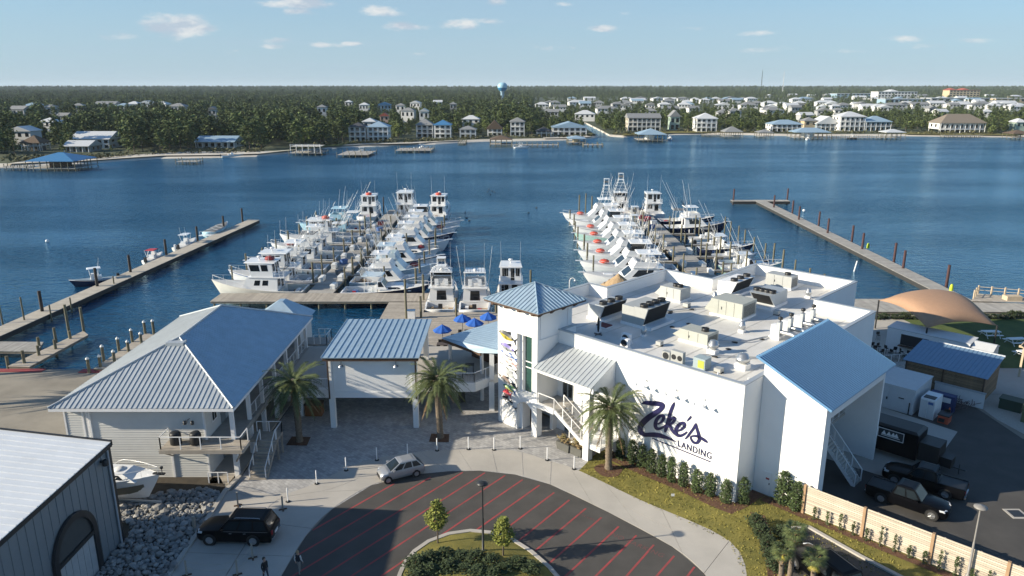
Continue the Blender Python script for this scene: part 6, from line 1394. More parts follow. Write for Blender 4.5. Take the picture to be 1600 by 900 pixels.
sportfish('white sport boat with red raft far in the inner row', -26.2, 157.6, 0, 14.4, 4.9, group=G2, side_style=2, raftm=raft_dark)
sportfish('white enclosed sport boat far in the inner row', -26.2, 165, 0, 14.8, 5.0, group=G2, side_style=3, enclosed=True)
pilothouse('white charter boat moored stern-to at the left of the pier end', -35.3, 176, PI / 2, 14, 4.8, gel, group='boats at the far end of the left finger', raftm=raft_red)
pilothouse('tall two-storey white charter boat at the pier end', -26.8, 178, PI / 2, 16, 5.2, gel, group='boats at the far end of the left finger', big=True)
pilothouse('white pilothouse boat with blue shaded side at the pier end', -18.6, 176, PI / 2 - .1, 14, 4.8, gel, group='boats at the far end of the left finger', raftm=raft_red)
SB = [('big white sport yacht with arched dark windows nearest the restaurant', 116.8, 17.2, 5.4, gel, None, 2, False, False, gel), ('white sport yacht with orange raft and swept black windows', 125.0, 17.0, 5.4, gel, raft_red, 2, True, False, gel), ('white sport yacht with orange raft and tall tower', 133.6, 16.6, 5.2, gel, raft_red, 1, False, True, gel),
  ('white sport yacht with orange raft beside the tower yacht', 142.2, 16.0, 5.0, gel, raft_red, 3, False, False, gel), ('seafoam green striped white sport yacht', 150.2, 15.8, 5.0, gel_green, raft_red, 0, False, False, gel), ('grey striped white sport yacht further out', 158.4, 15.6, 5.0, gel, raft_red, 1, True, False, gel), ('white sport yacht with dark front screen far out', 166.6, 15.8, 5.0, gel, None, 2, False, False, gel), ('outermost white sport yacht with orange raft and open tower', 175.2, 16.6, 5.2, gel, raft_red, 0, False, True, gel)]
for l, y, L_, B, hm, rm, ss, enc, tw, sm in SB: sportfish(l, 28.6, y, PI, L_, B, hm, sm, G3, rm, tw, side_style=ss, enclosed=enc, stripe=(gel_grey if 'grey' in l else None))
sportfish('tall white tower boat moored stern-to at the end of the right pier', 27.5, 181, PI / 2, 15, 5.0, group='boats at the far end of the right finger', tw=True, side_style=1, enclosed=True)
pilothouse('white charter boat with flat canopy at the end of the right pier', 35.6, 180, PI / 2, 14, 4.8, gel, group='boats at the far end of the right finger')
sportfish('navy hulled white sport boat on the right side of the pier', 34.6, 163.5, 0, 14.0, 4.8, gel_navy, gel, 'large boats right of the right finger', side_style=2)
express('navy hulled express boat behind the navy sport boat', 34.8, 172.5, 0, 13.2, 4.4, gel_navy, gel, 'large boats right of the right finger', cover=canvas_grey)
CC = [('small white console boat nearest the parapet', 105.0, gel, 1, 7.2), ('small white boat with orange buoy beside the parapet', 109.8, gel, 2, 7.4), ('white console boat with grey top', 115.0, gel, 2, 8.2), ('white console boat with navy stripe and long bow', 120.2, gel, 2, 8.6), ('dark green console boat in the small boat row', 125.4, gel_green, 1, 7.6), ('navy hulled console boat in the small boat row', 130.7, gel_navy, 2, 8.4), ('white console boat with a pale canopy', 135.9, gel, 1, 7.8), ('navy console boat further out', 141.2, gel_navy, 2, 8.2), ('white console boat far out in the small boat row', 146.6, gel, 2, 8.0), ('outermost white console boat of the small boat row', 152.2, gel, 1, 7.6)]
for i, (l, y, hm, mo, L_) in enumerate(CC):
 if i % 3 == 1: express(l.replace('console ', 'cabin '), 36.6, y, 0, 10.8, 3.7, hm, gel, G4); continue
 console_boat(l, 37.4 + rnd.uniform(-.4, .6), y, rnd.uniform(-.05, .05), L_ * 1.15, 3.05, hm, (gel, canvas_grey, gel, gel2)[i % 4], G4, mo, plain=(i % 4 == 3))
for l, x, y, hm in (('small grey blue open boat beside the big sport yachts', 25.5, 112.2, gel_ice), ('small blue covered boat against the right finger', 25.2, 137.9, gel_ice)): console_boat(l, x + 4, y, PI, 6.5, 2.4, hm, None, 'tenders by the sport yachts', 1, True)
sportfish('white sport boat backed to the patio deck, nearest the kiosk', -10.3, 99.6, PI / 2, 13.4, 4.6, group='boats backed to the patio deck', tw=.7, side_style=1, enclosed=True, outr=False)
sportfish('white sport boat with two tall outriggers backed to the patio deck', -5.4, 99.4, PI / 2, 13.0, 4.6, group='boats backed to the patio deck', side_style=1, outr=True)
pilothouse('white boat half hidden by the tower roof', -.2, 103, PI / 2, 12.5, 4.3, gel, group='boats backed to the patio deck')
SM = 'small boats tied to the left floating pier'
console_boat('navy hulled white console boat nearest on the left pier', -66.3, 119.3, 3.72, 6.8, 2.4, gel_navy, gel, SM, 1)
console_boat('small runabout with red canopy on the left pier', -67.1, 131.6, 1.5, 5.6, 2.1, gel, None, SM, 1, True, canvas_red)
console_boat('cream console boat with white top on the left pier', -66.3, 142.8, 1.53, 8.0, 2.6, gel2, gel, SM, 2)
def lift_boat():
 t = thing('open_boat', 'pale blue open bowrider with dark interior at the far left pier', 'boat', (-65.2, 155.5, WATER_Z + .35), 1.5, SM)
 hb, sh = hull(t, 9.5, 3.0, 1.1, 1.7, gel_blue, gel, 0.0, non_skid)
 s = MB(); w = [(q, hb(q) - .18) for q in (.04, .3, .55, .72, .84, .92)]
 s.add([(q * 9.5, b, sh(q) + .07) for q, b in w] + [(q * 9.5, -b, sh(q) + .07) for q, b in w], [[i, i + 1, 7 + i, 6 + i] for i in range(5)]); s.build('cover', canvas_grey, t)
 for q in (.2, .4, .6):
  c = MB(); c.path([(q * 9.5, hb(q) - .2, sh(q) + .08), (q * 9.5, 0, sh(q) + .35), (q * 9.5, -hb(q) + .2, sh(q) + .08)], .05, n=4); c.build('cover_bow', alu, t)
 f = MB(); f.box(-1.6, -.1, -1.4, 1.4, .5, .6); f.build('swim_platform', gel, t)
 rl = MB()
 for s_ in (-1.2, 0, 1.2): rl.tube((-1.4, s_, .6), (-1.4, s_, 1.4), .03, n=4)
 rl.tube((-1.4, -1.2, 1.4), (-1.4, 1.2, 1.4), .03, n=4); rl.build('stern_rail', alu, t)
lift_boat()
def trailer_boat():
 t = thing('trailered_boat', 'white motor cruiser on a trailer between warehouse and clapboard wall', 'boat', (-36.0, 50.9, .95), -.1)
 hb, sh = hull(t, 9.4, 3.0, 1.35, 1.75, gel, gel, 0.0, non_skid)
 s = MB(); s.add([(x, y, z) for x, y, z in ((.3, 1.32, 1.02), (6, 1.28, 1.2), (8.4, .6, 1.5), (8.9, 0, 1.55), (8.4, -.6, 1.5), (6, -1.28, 1.2), (.3, -1.32, 1.02))], [[0, 1, 2, 3, 4, 5, 6]])
 bd = MB()
 for sg in (1, -1): bd.add([p for q in [i / 10 for i in range(11)] for p in ((q * 9.4 - .5 * q ** 4, sg * (hb(q) * .93 + .03), sh(q) * .62), (q * 9.4 - .95 * q ** 4, sg * (hb(q) * (.9 - .35 * q ** 2) + .03), .28))], [[2 * i, 2 * i + 1, 2 * i + 3, 2 * i + 2] for i in range(10)])
 bd.build('dark_hull_band', mat('olive_band', (.10, .10, .08), .4), t)
 house(t, 'cabin_top', 3.0, 8.0, 1.0, 1.45, 3.6, 6.9, .72, 1.95, gel, [('side', .45, .85, .25, .8)])
 h = MB(); h.lathe((6.2, 0, 1.96), [(.42, 0), (.42, .05), (.05, .07)], 14); h.build('deck_hatch', mat('hatch_white', (.6, .6, .6), .4), t)
 bow_rail(t, 9.4, hb, sh, .5, .55)
 a = MB(); a.box(8.9, 9.8, -.12, .12, 1.72, 1.82); a.tube((9.6, 0, 1.8), (9.6, 0, 2.25), .03, n=4); a.lathe((9.6, 0, 2.2), [(.12, 0), (.12, .14)], 8); a.build('bow_pulpit', dark_metal, t)
 tr = MB(); tr.box(-.2, 9.2, -.08, .08, -.75, -.6); tr.box(1, 6.5, -1.2, -1.05, -.65, -.5); tr.box(1, 6.5, 1.05, 1.2, -.65, -.5); tr.build('trailer_frame', galv, t)
 for y in (-1.35, 1.35):
  w = MB(); w.tube((3, y - .12, -.62), (3, y + .12, -.62), .34, n=14); w.build('wheel', black, t)
trailer_boat()
for l, x, y in (('small white mooring buoy far left on the bay', 74, 378), ('small white buoy beyond the right pier', 1256, 330)):
 p = P(x, y, WATER_Z); b = MB(); b.lathe((0, 0, -.1), [(.1, 0), (.35, .15), (.38, .4), (.2, .6), (.03, .65)], 8); o = b.build('buoy', gel); o.location = p; tag(o, l, 'buoy', 'white buoys')
p = P(1333, 424, WATER_Z); t = thing('channel_marker', 'leaning white marker stake in the water right of the pier', 'marker', p); b = MB(); b.tube((0, 0, -1), (.5, 0, 1.9), .12, n=6); b.build('stake', gel, t)
bird_m = mat('dark_waterfowl', (.03, .028, .026), .8)
for i, (x, y) in enumerate(((762, 300), (766, 304), (769, 299), (773, 301), (764, 296), (727, 332), (729, 341), (733, 345), (826, 333), (838, 325))):
 p = P(x, y, WATER_Z); b = MB(); b.add([(.42 * math.cos(a) * w, .2 * math.sin(a) * w, z) for z, w in ((0, .7), (.14, 1), (.27, .75), (.33, .15)) for a in [k * PI / 4 for k in range(8)]], [[r * 8 + k, r * 8 + (k + 1) % 8, r * 8 + 8 + (k + 1) % 8, r * 8 + 8 + k] for r in range(3) for k in range(8)], 0, True); b.path([(.3, 0, .2), (.42, 0, .42), (.5, 0, .5), (.66, 0, .48)], .06, n=5, rs=[.09, .06, .075, .02])
 o = b.build('pelican', bird_m); o.location = p; o.scale = (.8, .8, .6); o.rotation_euler[2] = rnd.uniform(0, 6); tag(o, ['bird in the mid channel group, lower left', 'bird in the mid channel group, centre', 'bird in the mid channel group, upper', 'bird in the mid channel group, right', 'bird in the mid channel group, top left', 'upper bird off the inner row bows', 'middle bird off the inner row bows', 'lower bird off the inner row bows', 'left bird before the orange raft bows', 'right bird before the orange raft bows'][i], 'bird', 'birds on the open water')
for i, (x, y, m) in enumerate(((31.2, 170, canvas_red), (32.0, 171.6, canvas_red), (30.8, 173.2, raft_dark), (32.4, 166.5, gel), (31, 161, canvas_blue), (-29.6, 150, gel), (-28.9, 158, canvas_blue), (-29.8, 165, raft_dark), (-28.8, 119.5, canvas_grey), (-29.9, 127.2, canvas_blue))):
 t = thing('fish_tote', f'{["dark red", "red", "dark red", "white", "blue", "white", "blue", "dark red", "grey", "blue"][i]} plastic tote on the {"right" if x > 0 else "left"} finger pier, {["left of a red one", "behind the first", "furthest out", "by the navy boat", "nearest the shore", "by the blue one", "far out", "furthest out", "by the charter boats", "by the flag boat"][i]}', 'tote', (x, y, .5), rnd.uniform(0, 1), 'plastic totes on the finger piers'); c = MB(); c.frus(-.55, .55, .4, 0, -.65, .65, .48, .75); c.build('tub', m, t); c = MB(); c.box(-.67, .67, -.5, .5, .752, .8); c.build('lid', m, t)
# far shore: trees, houses, docks
def Zat(py, Y):
 v = (py - 450) / FPX; d1, d2 = _c - v * _s, -_s - v * _c
 return CAM_H + d2 / d1 * Y
def pxX(px, Y, py=200):
 v = (py - 450) / FPX; return (px - 800) / FPX / (_c - v * _s) * Y
leaf_pine = obj_tint(mat('pine_foliage', (.060, .090, .034), .9, c2=(.13, .16, .062), scale=.35, isl=.35, spec=.2), .3)
leaf_oak = obj_tint(mat('oak_foliage', (.075, .11, .036), .9, c2=(.155, .18, .06), scale=.4, isl=.35, spec=.2), .3)
leaf_bright = obj_tint(mat('bright_foliage', (.07, .10, .02), .9, c2=(.15, .18, .045), scale=.4, isl=.3, spec=.2), .2)
bark = mat('grey_bark', (.10, .08, .062), .9, var=.3, scale=3, stretch=(2, 2, .4))
def clump(mb, r, c, s, n=1, flat=.6):
 """a few small leaf-spray faces round a point"""
 for _ in range(n):
  d = Vector((r.gauss(0, 1), r.gauss(0, 1), r.gauss(0, .8))); p = c + d * s * .45
  u = Vector((r.uniform(-1, 1), r.uniform(-1, 1), r.uniform(-.6, .6))).normalized(); w = u.cross(Vector((r.uniform(-.5, .5), r.uniform(-.5, .5), 1))).normalized()
  a, b = s * r.uniform(.45, .8), s * r.uniform(.3, .6)
  mb.add([p - u * a, p + w * b * .8 + Vector((0, 0, .1 * s)), p + u * a, p - w * b], [[0, 1, 2, 3]])
def crown_mesh(seed, kind, m, n_blob, h0, h1, rad, per, s):
 r = random.Random(seed); mb = MB(); blobs = []
 for i in range(n_blob):
  f = (i + r.uniform(-.3, .3)) / max(1, n_blob - 1); f = min(1, max(0, f)); z = h0 + (h1 - h0) * f
  if kind == 'pine': rr = rad * (1.05 - .8 * f) * r.uniform(.35, 1.05); br = rad * r.uniform(.36, .6) * (1 - .35 * f)
  else: rr = rad * math.sin(math.pi * (.18 + .72 * f)) * r.uniform(.3, .8); br = rad * r.uniform(.38, .58)
  a = i * 2.4 + r.uniform(-.5, .5); blobs.append((Vector((rr * math.cos(a), rr * math.sin(a), z)), br))
 for c, br in blobs:
  for k in range(per):
   d = Vector((r.gauss(0, 1), r.gauss(0, 1), r.gauss(0, .75))); d = d / max(.2, d.length) * br * r.uniform(.55, 1.05); d.z *= .72
   clump(mb, r, c + d, s)
 return mb.mesh('crown', m), blobs
def tree_proto(name, label, kind, seed, m, n_blob, h0, h1, rad, per, s, tr, group):
 t = thing(name, label, 'tree', (0, 0, 0), 0, group); me, blobs = crown_mesh(seed, kind, m, n_blob, h0, h1, rad, per, s)
 o = bpy.data.objects.new('crown', me); link(o, t); tb = MB(); r = random.Random(seed)
 top = h1 * (.9 if kind == 'pine' else .62); tb.path([(0, 0, -.3), (r.uniform(-.2, .2), r.uniform(-.2, .2), top * .5), (r.uniform(-.3, .3), r.uniform(-.3, .3), top)], tr, 6, 0, [tr, tr * .75, tr * .25])
 for c, br in blobs[:: 2 if kind == 'pine' else 1][:9]:
  b = Vector((0, 0, max(h0 * .7, c.z - (br if kind == 'pine' else rad * .8)))); tb.path([b, b.lerp(c, .55) + Vector((0, 0, .1)), c], tr * .3, 4, 0, [tr * .42, tr * .26, tr * .08])
 tb.build('trunk', bark, t); return t
PINES = [tree_proto('pine_tree', 'p', 'pine', 11 + i, leaf_pine, 11 + i, 4.2 - i * .4, 12.2 + (i % 2) * 1.6, 2.9 + .25 * (i % 3), 26, 1.25, .24, None) for i in range(4)]
OAKS = [tree_proto('oak_tree', 'o', 'oak', 31 + i, leaf_oak if i < 3 else leaf_bright, 11, 2.2, 7.4 + .7 * (i % 2), 3.6 + .4 * (i % 2), 30, 1.15, .26, None) for i in range(4)]
HOUSES = []            # footprints kept clear of trees: x, y, radius, front clear depth
house_cols = {'white': mat('house_white', (.66, .66, .65), .7, var=.04), 'grey': mat('house_grey', (.36, .37, .38), .7, var=.05), 'beige': mat('house_beige', (.47, .43, .36), .7, var=.05), 'blue': mat('house_blue', (.26, .37, .46), .7, var=.05), 'green': mat('house_green', (.33, .42, .36), .7, var=.05), 'tan': mat('house_tan', (.5, .40, .26), .7, var=.05), 'brown': mat('house_brown', (.12, .075, .05), .8, var=.1), 'yellow': mat('house_yellow', (.58, .5, .3), .7, var=.05), 'pink': mat('house_pink', (.5, .36, .30), .7, var=.05)}
roof_cols = {'white': mat('far_roof_white', (.60, .61, .62), .45, .1, var=.05), 'grey': mat('far_roof_grey', (.22, .225, .23), .7, var=.08), 'paleblue': mat('far_roof_paleblue', (.33, .45, .55), .45, .25, var=.06), 'blue': mat('far_roof_blue', (.07, .22, .42), .4, .2, var=.06), 'taupe': mat('far_roof_taupe', (.20, .165, .13), .8, var=.1), 'brown': mat('far_roof_brown', (.11, .075, .05), .85, var=.15), 'red': mat('far_roof_red', (.34, .08, .05), .7, var=.1), 'dark': mat('far_roof_dark', (.06, .062, .07), .7, var=.1)}
m_lattice = mat('dark_porch', (.10, .095, .09), .8)  # even dark grey for the rooms under the stilt houses
def hip(t, x0, x1, y0, y1, z0, z1, m, ov=.7, gable=None, name='roof'):
 x0 -= ov; x1 += ov; y0 -= ov; y1 += ov; w, d = x1 - x0, y1 - y0; mb = MB(); cx, cy = (x0 + x1) / 2, (y0 + y1) / 2
 if gable == 'x': A, B = (x0, cy, z1), (x1, cy, z1)
 elif gable == 'y': A, B = (cx, y0, z1), (cx, y1, z1)
 elif w > d * 1.08: A, B = (x0 + d * .5, cy, z1), (x1 - d * .5, cy, z1)
 else: A, B = (cx, y0 + min(w, d) * .46, z1), (cx, y1 - min(w, d) * .46, z1)
 c = [(x0, y0, z0), (x1, y0, z0), (x1, y1, z0), (x0, y1, z0)]
 if gable == 'y' or (gable is None and w <= d * 1.08): fs = [[0, 1, 4], [1, 2, 5, 4], [2, 3, 5], [3, 0, 4, 5]]
 else: fs = [[0, 1, 5, 4], [1, 2, 5], [2, 3, 4, 5], [3, 0, 4]]
 lo = [(p[0], p[1], p[2] - .25) for p in c]
 mb.add(c + [A, B] + lo, fs + [[6, 7, 1, 0], [7, 8, 2, 1], [8, 9, 3, 2], [9, 6, 0, 3], [9, 8, 7, 6]]); return mb.build(name, m, t)
def shore_house(label, px0, px1, pyb, pye, pyr, wall, roof, storeys=2, gable=None, galleries=True, stilts=False, bays=None, depth=None, cat='house', chimney=False, group=None):
 base = P((px0 + px1) / 2, pyb, LAND_Z); Y = base.y; x0, x1 = pxX(px0, Y), pxX(px1, Y); w = x1 - x0; ze, zr = Zat(pye, Y) - LAND_Z, Zat(pyr, Y + min(14, w) * .5) - LAND_Z
 d = depth or max(8, min(15, w * .95)); t = thing('shore_house', label, cat, (base.x, Y, LAND_Z), 0, group); hw = w / 2
 HOUSES.append((base.x, Y + d / 2, max(w, d) / 2 + 3, 45)); wm, rm = house_cols[wall], roof_cols[roof]
 z0 = (ze * .33 if storeys > 2 else 2.4) if stilts else 0; f0 = 1.9 if galleries else 0
 b = MB(); b.box(-hw + .3, hw - .3, f0, d, z0, ze); b.build('wall', wm, t)
 if stilts:
  for i in range(5):
   x = -hw + .6 + (w - 1.2) * i / 4
   for y in (f0 + .3, d - .3):
    p = MB(); p.box(x - .16, x + .16, y - .16, y + .16, -.3, z0); p.build('stilt', wm, t)
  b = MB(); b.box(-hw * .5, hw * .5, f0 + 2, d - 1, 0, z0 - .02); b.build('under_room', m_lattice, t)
 hip(t, -hw + .2, hw - .2, 0 if galleries else 0, d, ze, zr, rm, .6, gable)
 if gable == 'y':
  g = MB(); g.add([(-hw + .4, f0 + .02, ze), (hw - .4, f0 + .02, ze), (0, f0 + .02, zr - .4)], [[0, 1, 2]]); g.build('gable_wall', wm, t)
 n = bays or max(2, round(w / 3.4)); H = (ze - z0) / storeys; Q = [(-hw + .3, f0, z0), (hw - .3, f0, z0), (hw - .3, f0, ze), (-hw + .3, f0, ze)]
 for s in range(storeys):
  for i in range(n):
   p = MB(); panel(p, Q, (i + .2) / n, (i + .8) / n, (s + .12) / storeys, (s + .74) / storeys, .03, 0, .05); p.build('window', black_glass, t)
 for sx, nm in ((-1, 'l'), (1, 'r')):
  QS = [(sx * (hw - .3), d, z0), (sx * (hw - .3), f0, z0), (sx * (hw - .3), f0, ze), (sx * (hw - .3), d, ze)]
  if sx > 0: QS = [QS[1], QS[0], QS[3], QS[2]]
  for s in range(storeys):
   for i in range(2): p = MB(); panel(p, QS, .2 + i * .4, .34 + i * .4, (s + .3) / storeys, (s + .75) / storeys, .03, 0, .05); p.build('window', black_glass, t)
 if galleries:
  for s in range(storeys + (1 if stilts else 0)):
   zz = z0 + s * H
   if zz < .3: continue
   if zz > ze - 1: continue
   g = MB(); g.box(-hw + .2, hw - .2, .1, f0 - .01, zz - .22, zz); g.build('gallery_floor', white_trim, t)
   g = MB(); g.box(-hw + .25, hw - .25, .12, .18, zz + .85, zz + .95); g.box(-hw + .25, hw - .25, .12, .18, zz + .35, zz + .42); g.build('gallery_rail', white_trim, t)
  for i in range(n + 1):
   x = -hw + .35 + (w - .7) * i / n; p = MB(); p.box(x - .15, x + .15, .05, .35, -.2, ze - .02); p.build('gallery_post', white_trim, t)
 if chimney: b = MB(); b.box(hw * .3, hw * .3 + .8, d * .5, d * .5 + .8, ze, zr + .8); b.build('chimney', house_cols['brown'], t)
 return t
SHH = [
 ('small white stilt cottage with brown hip roof at far left shore', 33, 64, 236, 223, 211, 'white', 'brown', 1, None, True, True),
 ('white beach house with long white roof above the left shore', 112, 173, 232, 217, 205, 'white', 'white', 2, 'x', False, False),
 ('low screened white wing in front of the white roofed beach house', 99, 140, 238, 228, 219, 'grey', 'white', 1, 'x', True, False),
 ('long low white house with light blue roof on the left beach', 305, 367, 231, 221.5, 212, 'white', 'paleblue', 1, 'x', True, False),
 ('pale house with broad grey-white roof among the left pines', 463, 497, 203, 196, 185, 'white', 'grey', 1, 'x', False, False),
 ('tall narrow shore house with dark hip roof and white columns', 545, 572, 221, 198, 191, 'white', 'dark', 3, None, True, False),
 ('tall narrow shore house with light blue hip roof beside the dark one', 574, 607, 221, 198, 189, 'white', 'paleblue', 3, None, True, False),
 ('grey roofed tall shore house, left of a blue roofed twin', 650, 677, 215, 195, 185, 'grey', 'grey', 3, None, True, False),
 ('blue roofed tall shore house, right of a grey roofed twin', 678, 705, 216, 195, 187, 'white', 'blue', 3, None, True, False),
 ('small grey two-storey cottage behind the short plank dock', 718, 744, 216, 202, 196, 'white', 'grey', 2, None, True, False),
 ('white A-frame gabled house with brown roof by the shore', 761, 785, 213, 201, 187, 'white', 'brown', 2, 'y', True, False),
 ('tall white flat fronted house beside the A-frame house', 797, 820, 213, 190, 183, 'white', 'grey', 3, None, True, False),
 ('dark low cottage left of the canal mouth', 838, 862, 214, 205, 198, 'grey', 'dark', 1, None, True, True),
 ('wide white gabled house with pale blue roof left of the canal', 863, 917, 212, 199, 190, 'white', 'paleblue', 2, 'y', True, False),
 ('large beige three-storey lodge right of the canal', 981, 1032, 205, 184, 177, 'beige', 'grey', 3, 'x', True, False),
 ('pale green house half hidden by shore palms', 1046, 1062, 203, 182, 172, 'green', 'grey', 2, 'y', False, False),
 ('white three-storey house with white pyramid roof', 1088, 1120, 206, 185, 176, 'white', 'white', 3, None, True, False),
 ('two-storey porch house with pale blue roof by the boathouses', 1206, 1254, 206, 194, 187, 'white', 'paleblue', 2, None, True, False),
 ('white gabled house with blue porch fronts', 1275, 1312, 204, 193, 181, 'blue', 'white', 2, 'y', True, False),
 ('big white three-storey shore house with white roof', 1312, 1351, 205, 182, 174, 'white', 'white', 3, None, True, False),
 ('pale blue sided two-storey house beside the big white one', 1352, 1392, 205, 190, 181, 'blue', 'paleblue', 2, None, True, False),
 ('large white stilt house with taupe hip roof at far right', 1468, 1539, 208, 192, 178, 'white', 'taupe', 1, None, True, True)]
for a in SHH: shore_house(a[0], *a[1:])
def back_house(label, px, pyr, wpx, wall, roof, storeys=2, gable=None, zr=9.0, group=None, n=None, d=None, detail=True):
 v = (pyr - 450) / FPX; d1, d2 = _c - v * _s, -_s - v * _c; Y = (zr + LAND_Z - CAM_H) / d2 * d1; X = pxX(px, Y, pyr); w = max(7, wpx / FPX * Y); d = d or min(16, max(9, w * .8)); hw = w / 2; ze = zr - min(3.2, d * .26)
 if any((X - a) ** 2 + (Y - b) ** 2 < (r * .6 + w * .42) ** 2 for a, b, r, _ in HOUSES): return None
 c_ = min(SHH, key=lambda a: abs((a[1] + a[2]) / 2 - px)); label = f'{wall} house with {"pale blue" if roof == "paleblue" else roof} roof far behind the ' + ' '.join(c_[0].split()[:5]); group = label; t = thing('village_house', label, 'house', (X, Y, LAND_Z), rnd.uniform(-.12, .12), group); HOUSES.append((X, Y + d / 2, max(w, d) / 2 + 1, 280 if px < 760 else 70))
 b = MB(); b.box(-hw, hw, 0, d, -.2, ze); b.build('wall', house_cols[wall], t); hip(t, -hw, hw, 0, d, ze, zr, roof_cols[roof], .6, gable)
 if gable == 'y': g = MB(); g.add([(-hw + .1, -.02, ze), (hw - .1, -.02, ze), (0, -.02, zr - .3)], [[0, 1, 2]]); g.build('gable_wall', house_cols[wall], t)
 k = n or max(2, min(6, round(w / 4))); Q = [(-hw, 0, 0), (hw, 0, 0), (hw, 0, ze), (-hw, 0, ze)]
 for i in range(k): p = MB(); panel(p, Q, (i + .28) / k, (i + .72) / k, .58, .86, .04, 0, .06); p.build('window', black_glass, t)
 return t
BK = [(47, 160, 26, 'white', 'paleblue'), (24, 165, 24, 'grey', 'grey'), (75, 163, 18, 'grey', 'grey'), (120, 161, 16, 'white', 'grey'), (163, 158, 30, 'white', 'grey'), (190, 161, 18, 'white', 'paleblue'), (206, 158, 18, 'white', 'white'), (226, 157, 24, 'white', 'white'), (248, 158, 22, 'white', 'white'), (274, 161, 26, 'grey', 'grey'), (28, 197, 34, 'white', 'white'), (72, 184, 26, 'white', 'white'), (330, 166, 12, 'white', 'grey'), (95, 176, 16, 'grey', 'grey'),
 (502, 163, 14, 'white', 'grey'), (544, 156, 11, 'white', 'white'), (568, 160, 14, 'white', 'white'), (600, 159, 20, 'blue', 'blue'), (625, 161, 14, 'white', 'grey'), (648, 157, 15, 'white', 'white'), (636, 168, 20, 'white', 'grey'), (662, 169, 14, 'white', 'white'), (684, 156, 13, 'white', 'white'), (708, 159, 10, 'grey', 'grey'), (600, 176, 8, 'red' if False else 'pink', 'red'), (735, 180, 26, 'white', 'white'), (576, 184, 20, 'white', 'white'),
 (808, 159, 15, 'white', 'grey'), (822, 161, 14, 'blue', 'white'), (847, 159, 20, 'white', 'white'), (862, 170, 20, 'grey', 'grey'), (875, 163, 18, 'white', 'grey'), (905, 156, 30, 'white', 'white'), (914, 172, 30, 'white', 'white'), (950, 165, 32, 'white', 'grey'), (978, 156, 20, 'white', 'grey'), (980, 151, 17, 'white', 'white'), (998, 153, 22, 'white', 'white'), (1030, 151, 18, 'white', 'white'), (1048, 152, 18, 'white', 'white'), (1068, 151, 17, 'white', 'grey'), (1086, 152, 12, 'white', 'white'), (1103, 153, 15, 'white', 'white'), (1120, 151, 12, 'yellow', 'white'), (1133, 160, 26, 'white', 'white'), (1155, 153, 16, 'white', 'white'), (1176, 151, 16, 'white', 'white'), (1172, 160, 26, 'white', 'grey'), (1135, 170, 24, 'grey', 'grey'), (1150, 169, 18, 'white', 'grey'), (1015, 168, 22, 'grey', 'grey'), (1052, 165, 18, 'grey', 'grey'), (1085, 165, 16, 'white', 'grey'), (1040, 159, 18, 'white', 'white'), (1070, 159, 18, 'white', 'white'),
 (1205, 157, 20, 'white', 'white'), (1212, 167, 28, 'white', 'grey'), (1226, 159, 22, 'white', 'white'), (1252, 157, 16, 'yellow', 'white'), (1262, 175, 20, 'grey', 'white'), (1290, 156, 24, 'white', 'white'), (1268, 183, 20, 'tan', 'grey'), (1322, 160, 20, 'white', 'grey'), (1344, 159, 18, 'white', 'white'), (1290, 168, 22, 'grey', 'grey'), (1312, 168, 14, 'white', 'grey'), (1366, 162, 34, 'white', 'white'), (1240, 146, 12, 'white', 'white'), (1270, 147, 12, 'white', 'white'), (1300, 146, 20, 'white', 'white'), (1330, 147, 24, 'white', 'grey'), (1345, 149, 18, 'white', 'white'), (1475, 170, 16, 'white', 'white'), (1400, 160, 30, 'grey', 'grey'), (1440, 159, 26, 'white', 'grey'), (1466, 157, 22, 'white', 'white'), (1500, 159, 30, 'white', 'white'), (1540, 158, 26, 'white', 'grey'), (1575, 157, 30, 'white', 'white'), (1590, 162, 20, 'white', 'white'), (1550, 147, 14, 'green', 'white'), (1590, 148, 16, 'tan', 'white'), (1204, 147, 9, 'white', 'white'), (1545, 170, 14, 'white', 'white'), (1598, 185, 10, 'green', 'white')]
side = lambda x: 'the far left woods' if x < 350 else 'the middle of the far shore' if x < 800 else 'the village behind the canal' if x < 1100 else 'the far right village' if x < 1400 else 'the far right edge'
for i, (x, y, w, wa, ro) in enumerate(BK):
 back_house(f'{wa} house with {"light blue" if ro == "paleblue" else ro} roof showing among trees in {side(x)}', x, y + .3, w, wa, ro, 2, rnd.choice((None, 'x', 'y', None)), rnd.uniform(8.5, 10) + (3.4 if x < 780 and y < 172 else 0), f'{wa} houses with {ro} roofs in {side(x)}')
rv = random.Random(21); made = 0
while made < 70:
 x = rv.uniform(840, 1600); y = rv.uniform(147, 166) if x > 1180 else rv.uniform(150, 163)
 if x < 960 and y > 158: continue
 wa, ro = rv.choice((('white', 'white'), ('white', 'grey'), ('grey', 'grey'), ('white', 'white'), ('white', 'paleblue')))
 back_house(f'{wa} house with {"light blue" if ro == "paleblue" else ro} roof showing among trees in {side(x)}', x, y, rv.uniform(12, 20), wa, ro, 2, rv.choice((None, 'x', 'y')), rv.uniform(8, 10), f'{wa} houses with {ro} roofs in {side(x)}'); made += 1
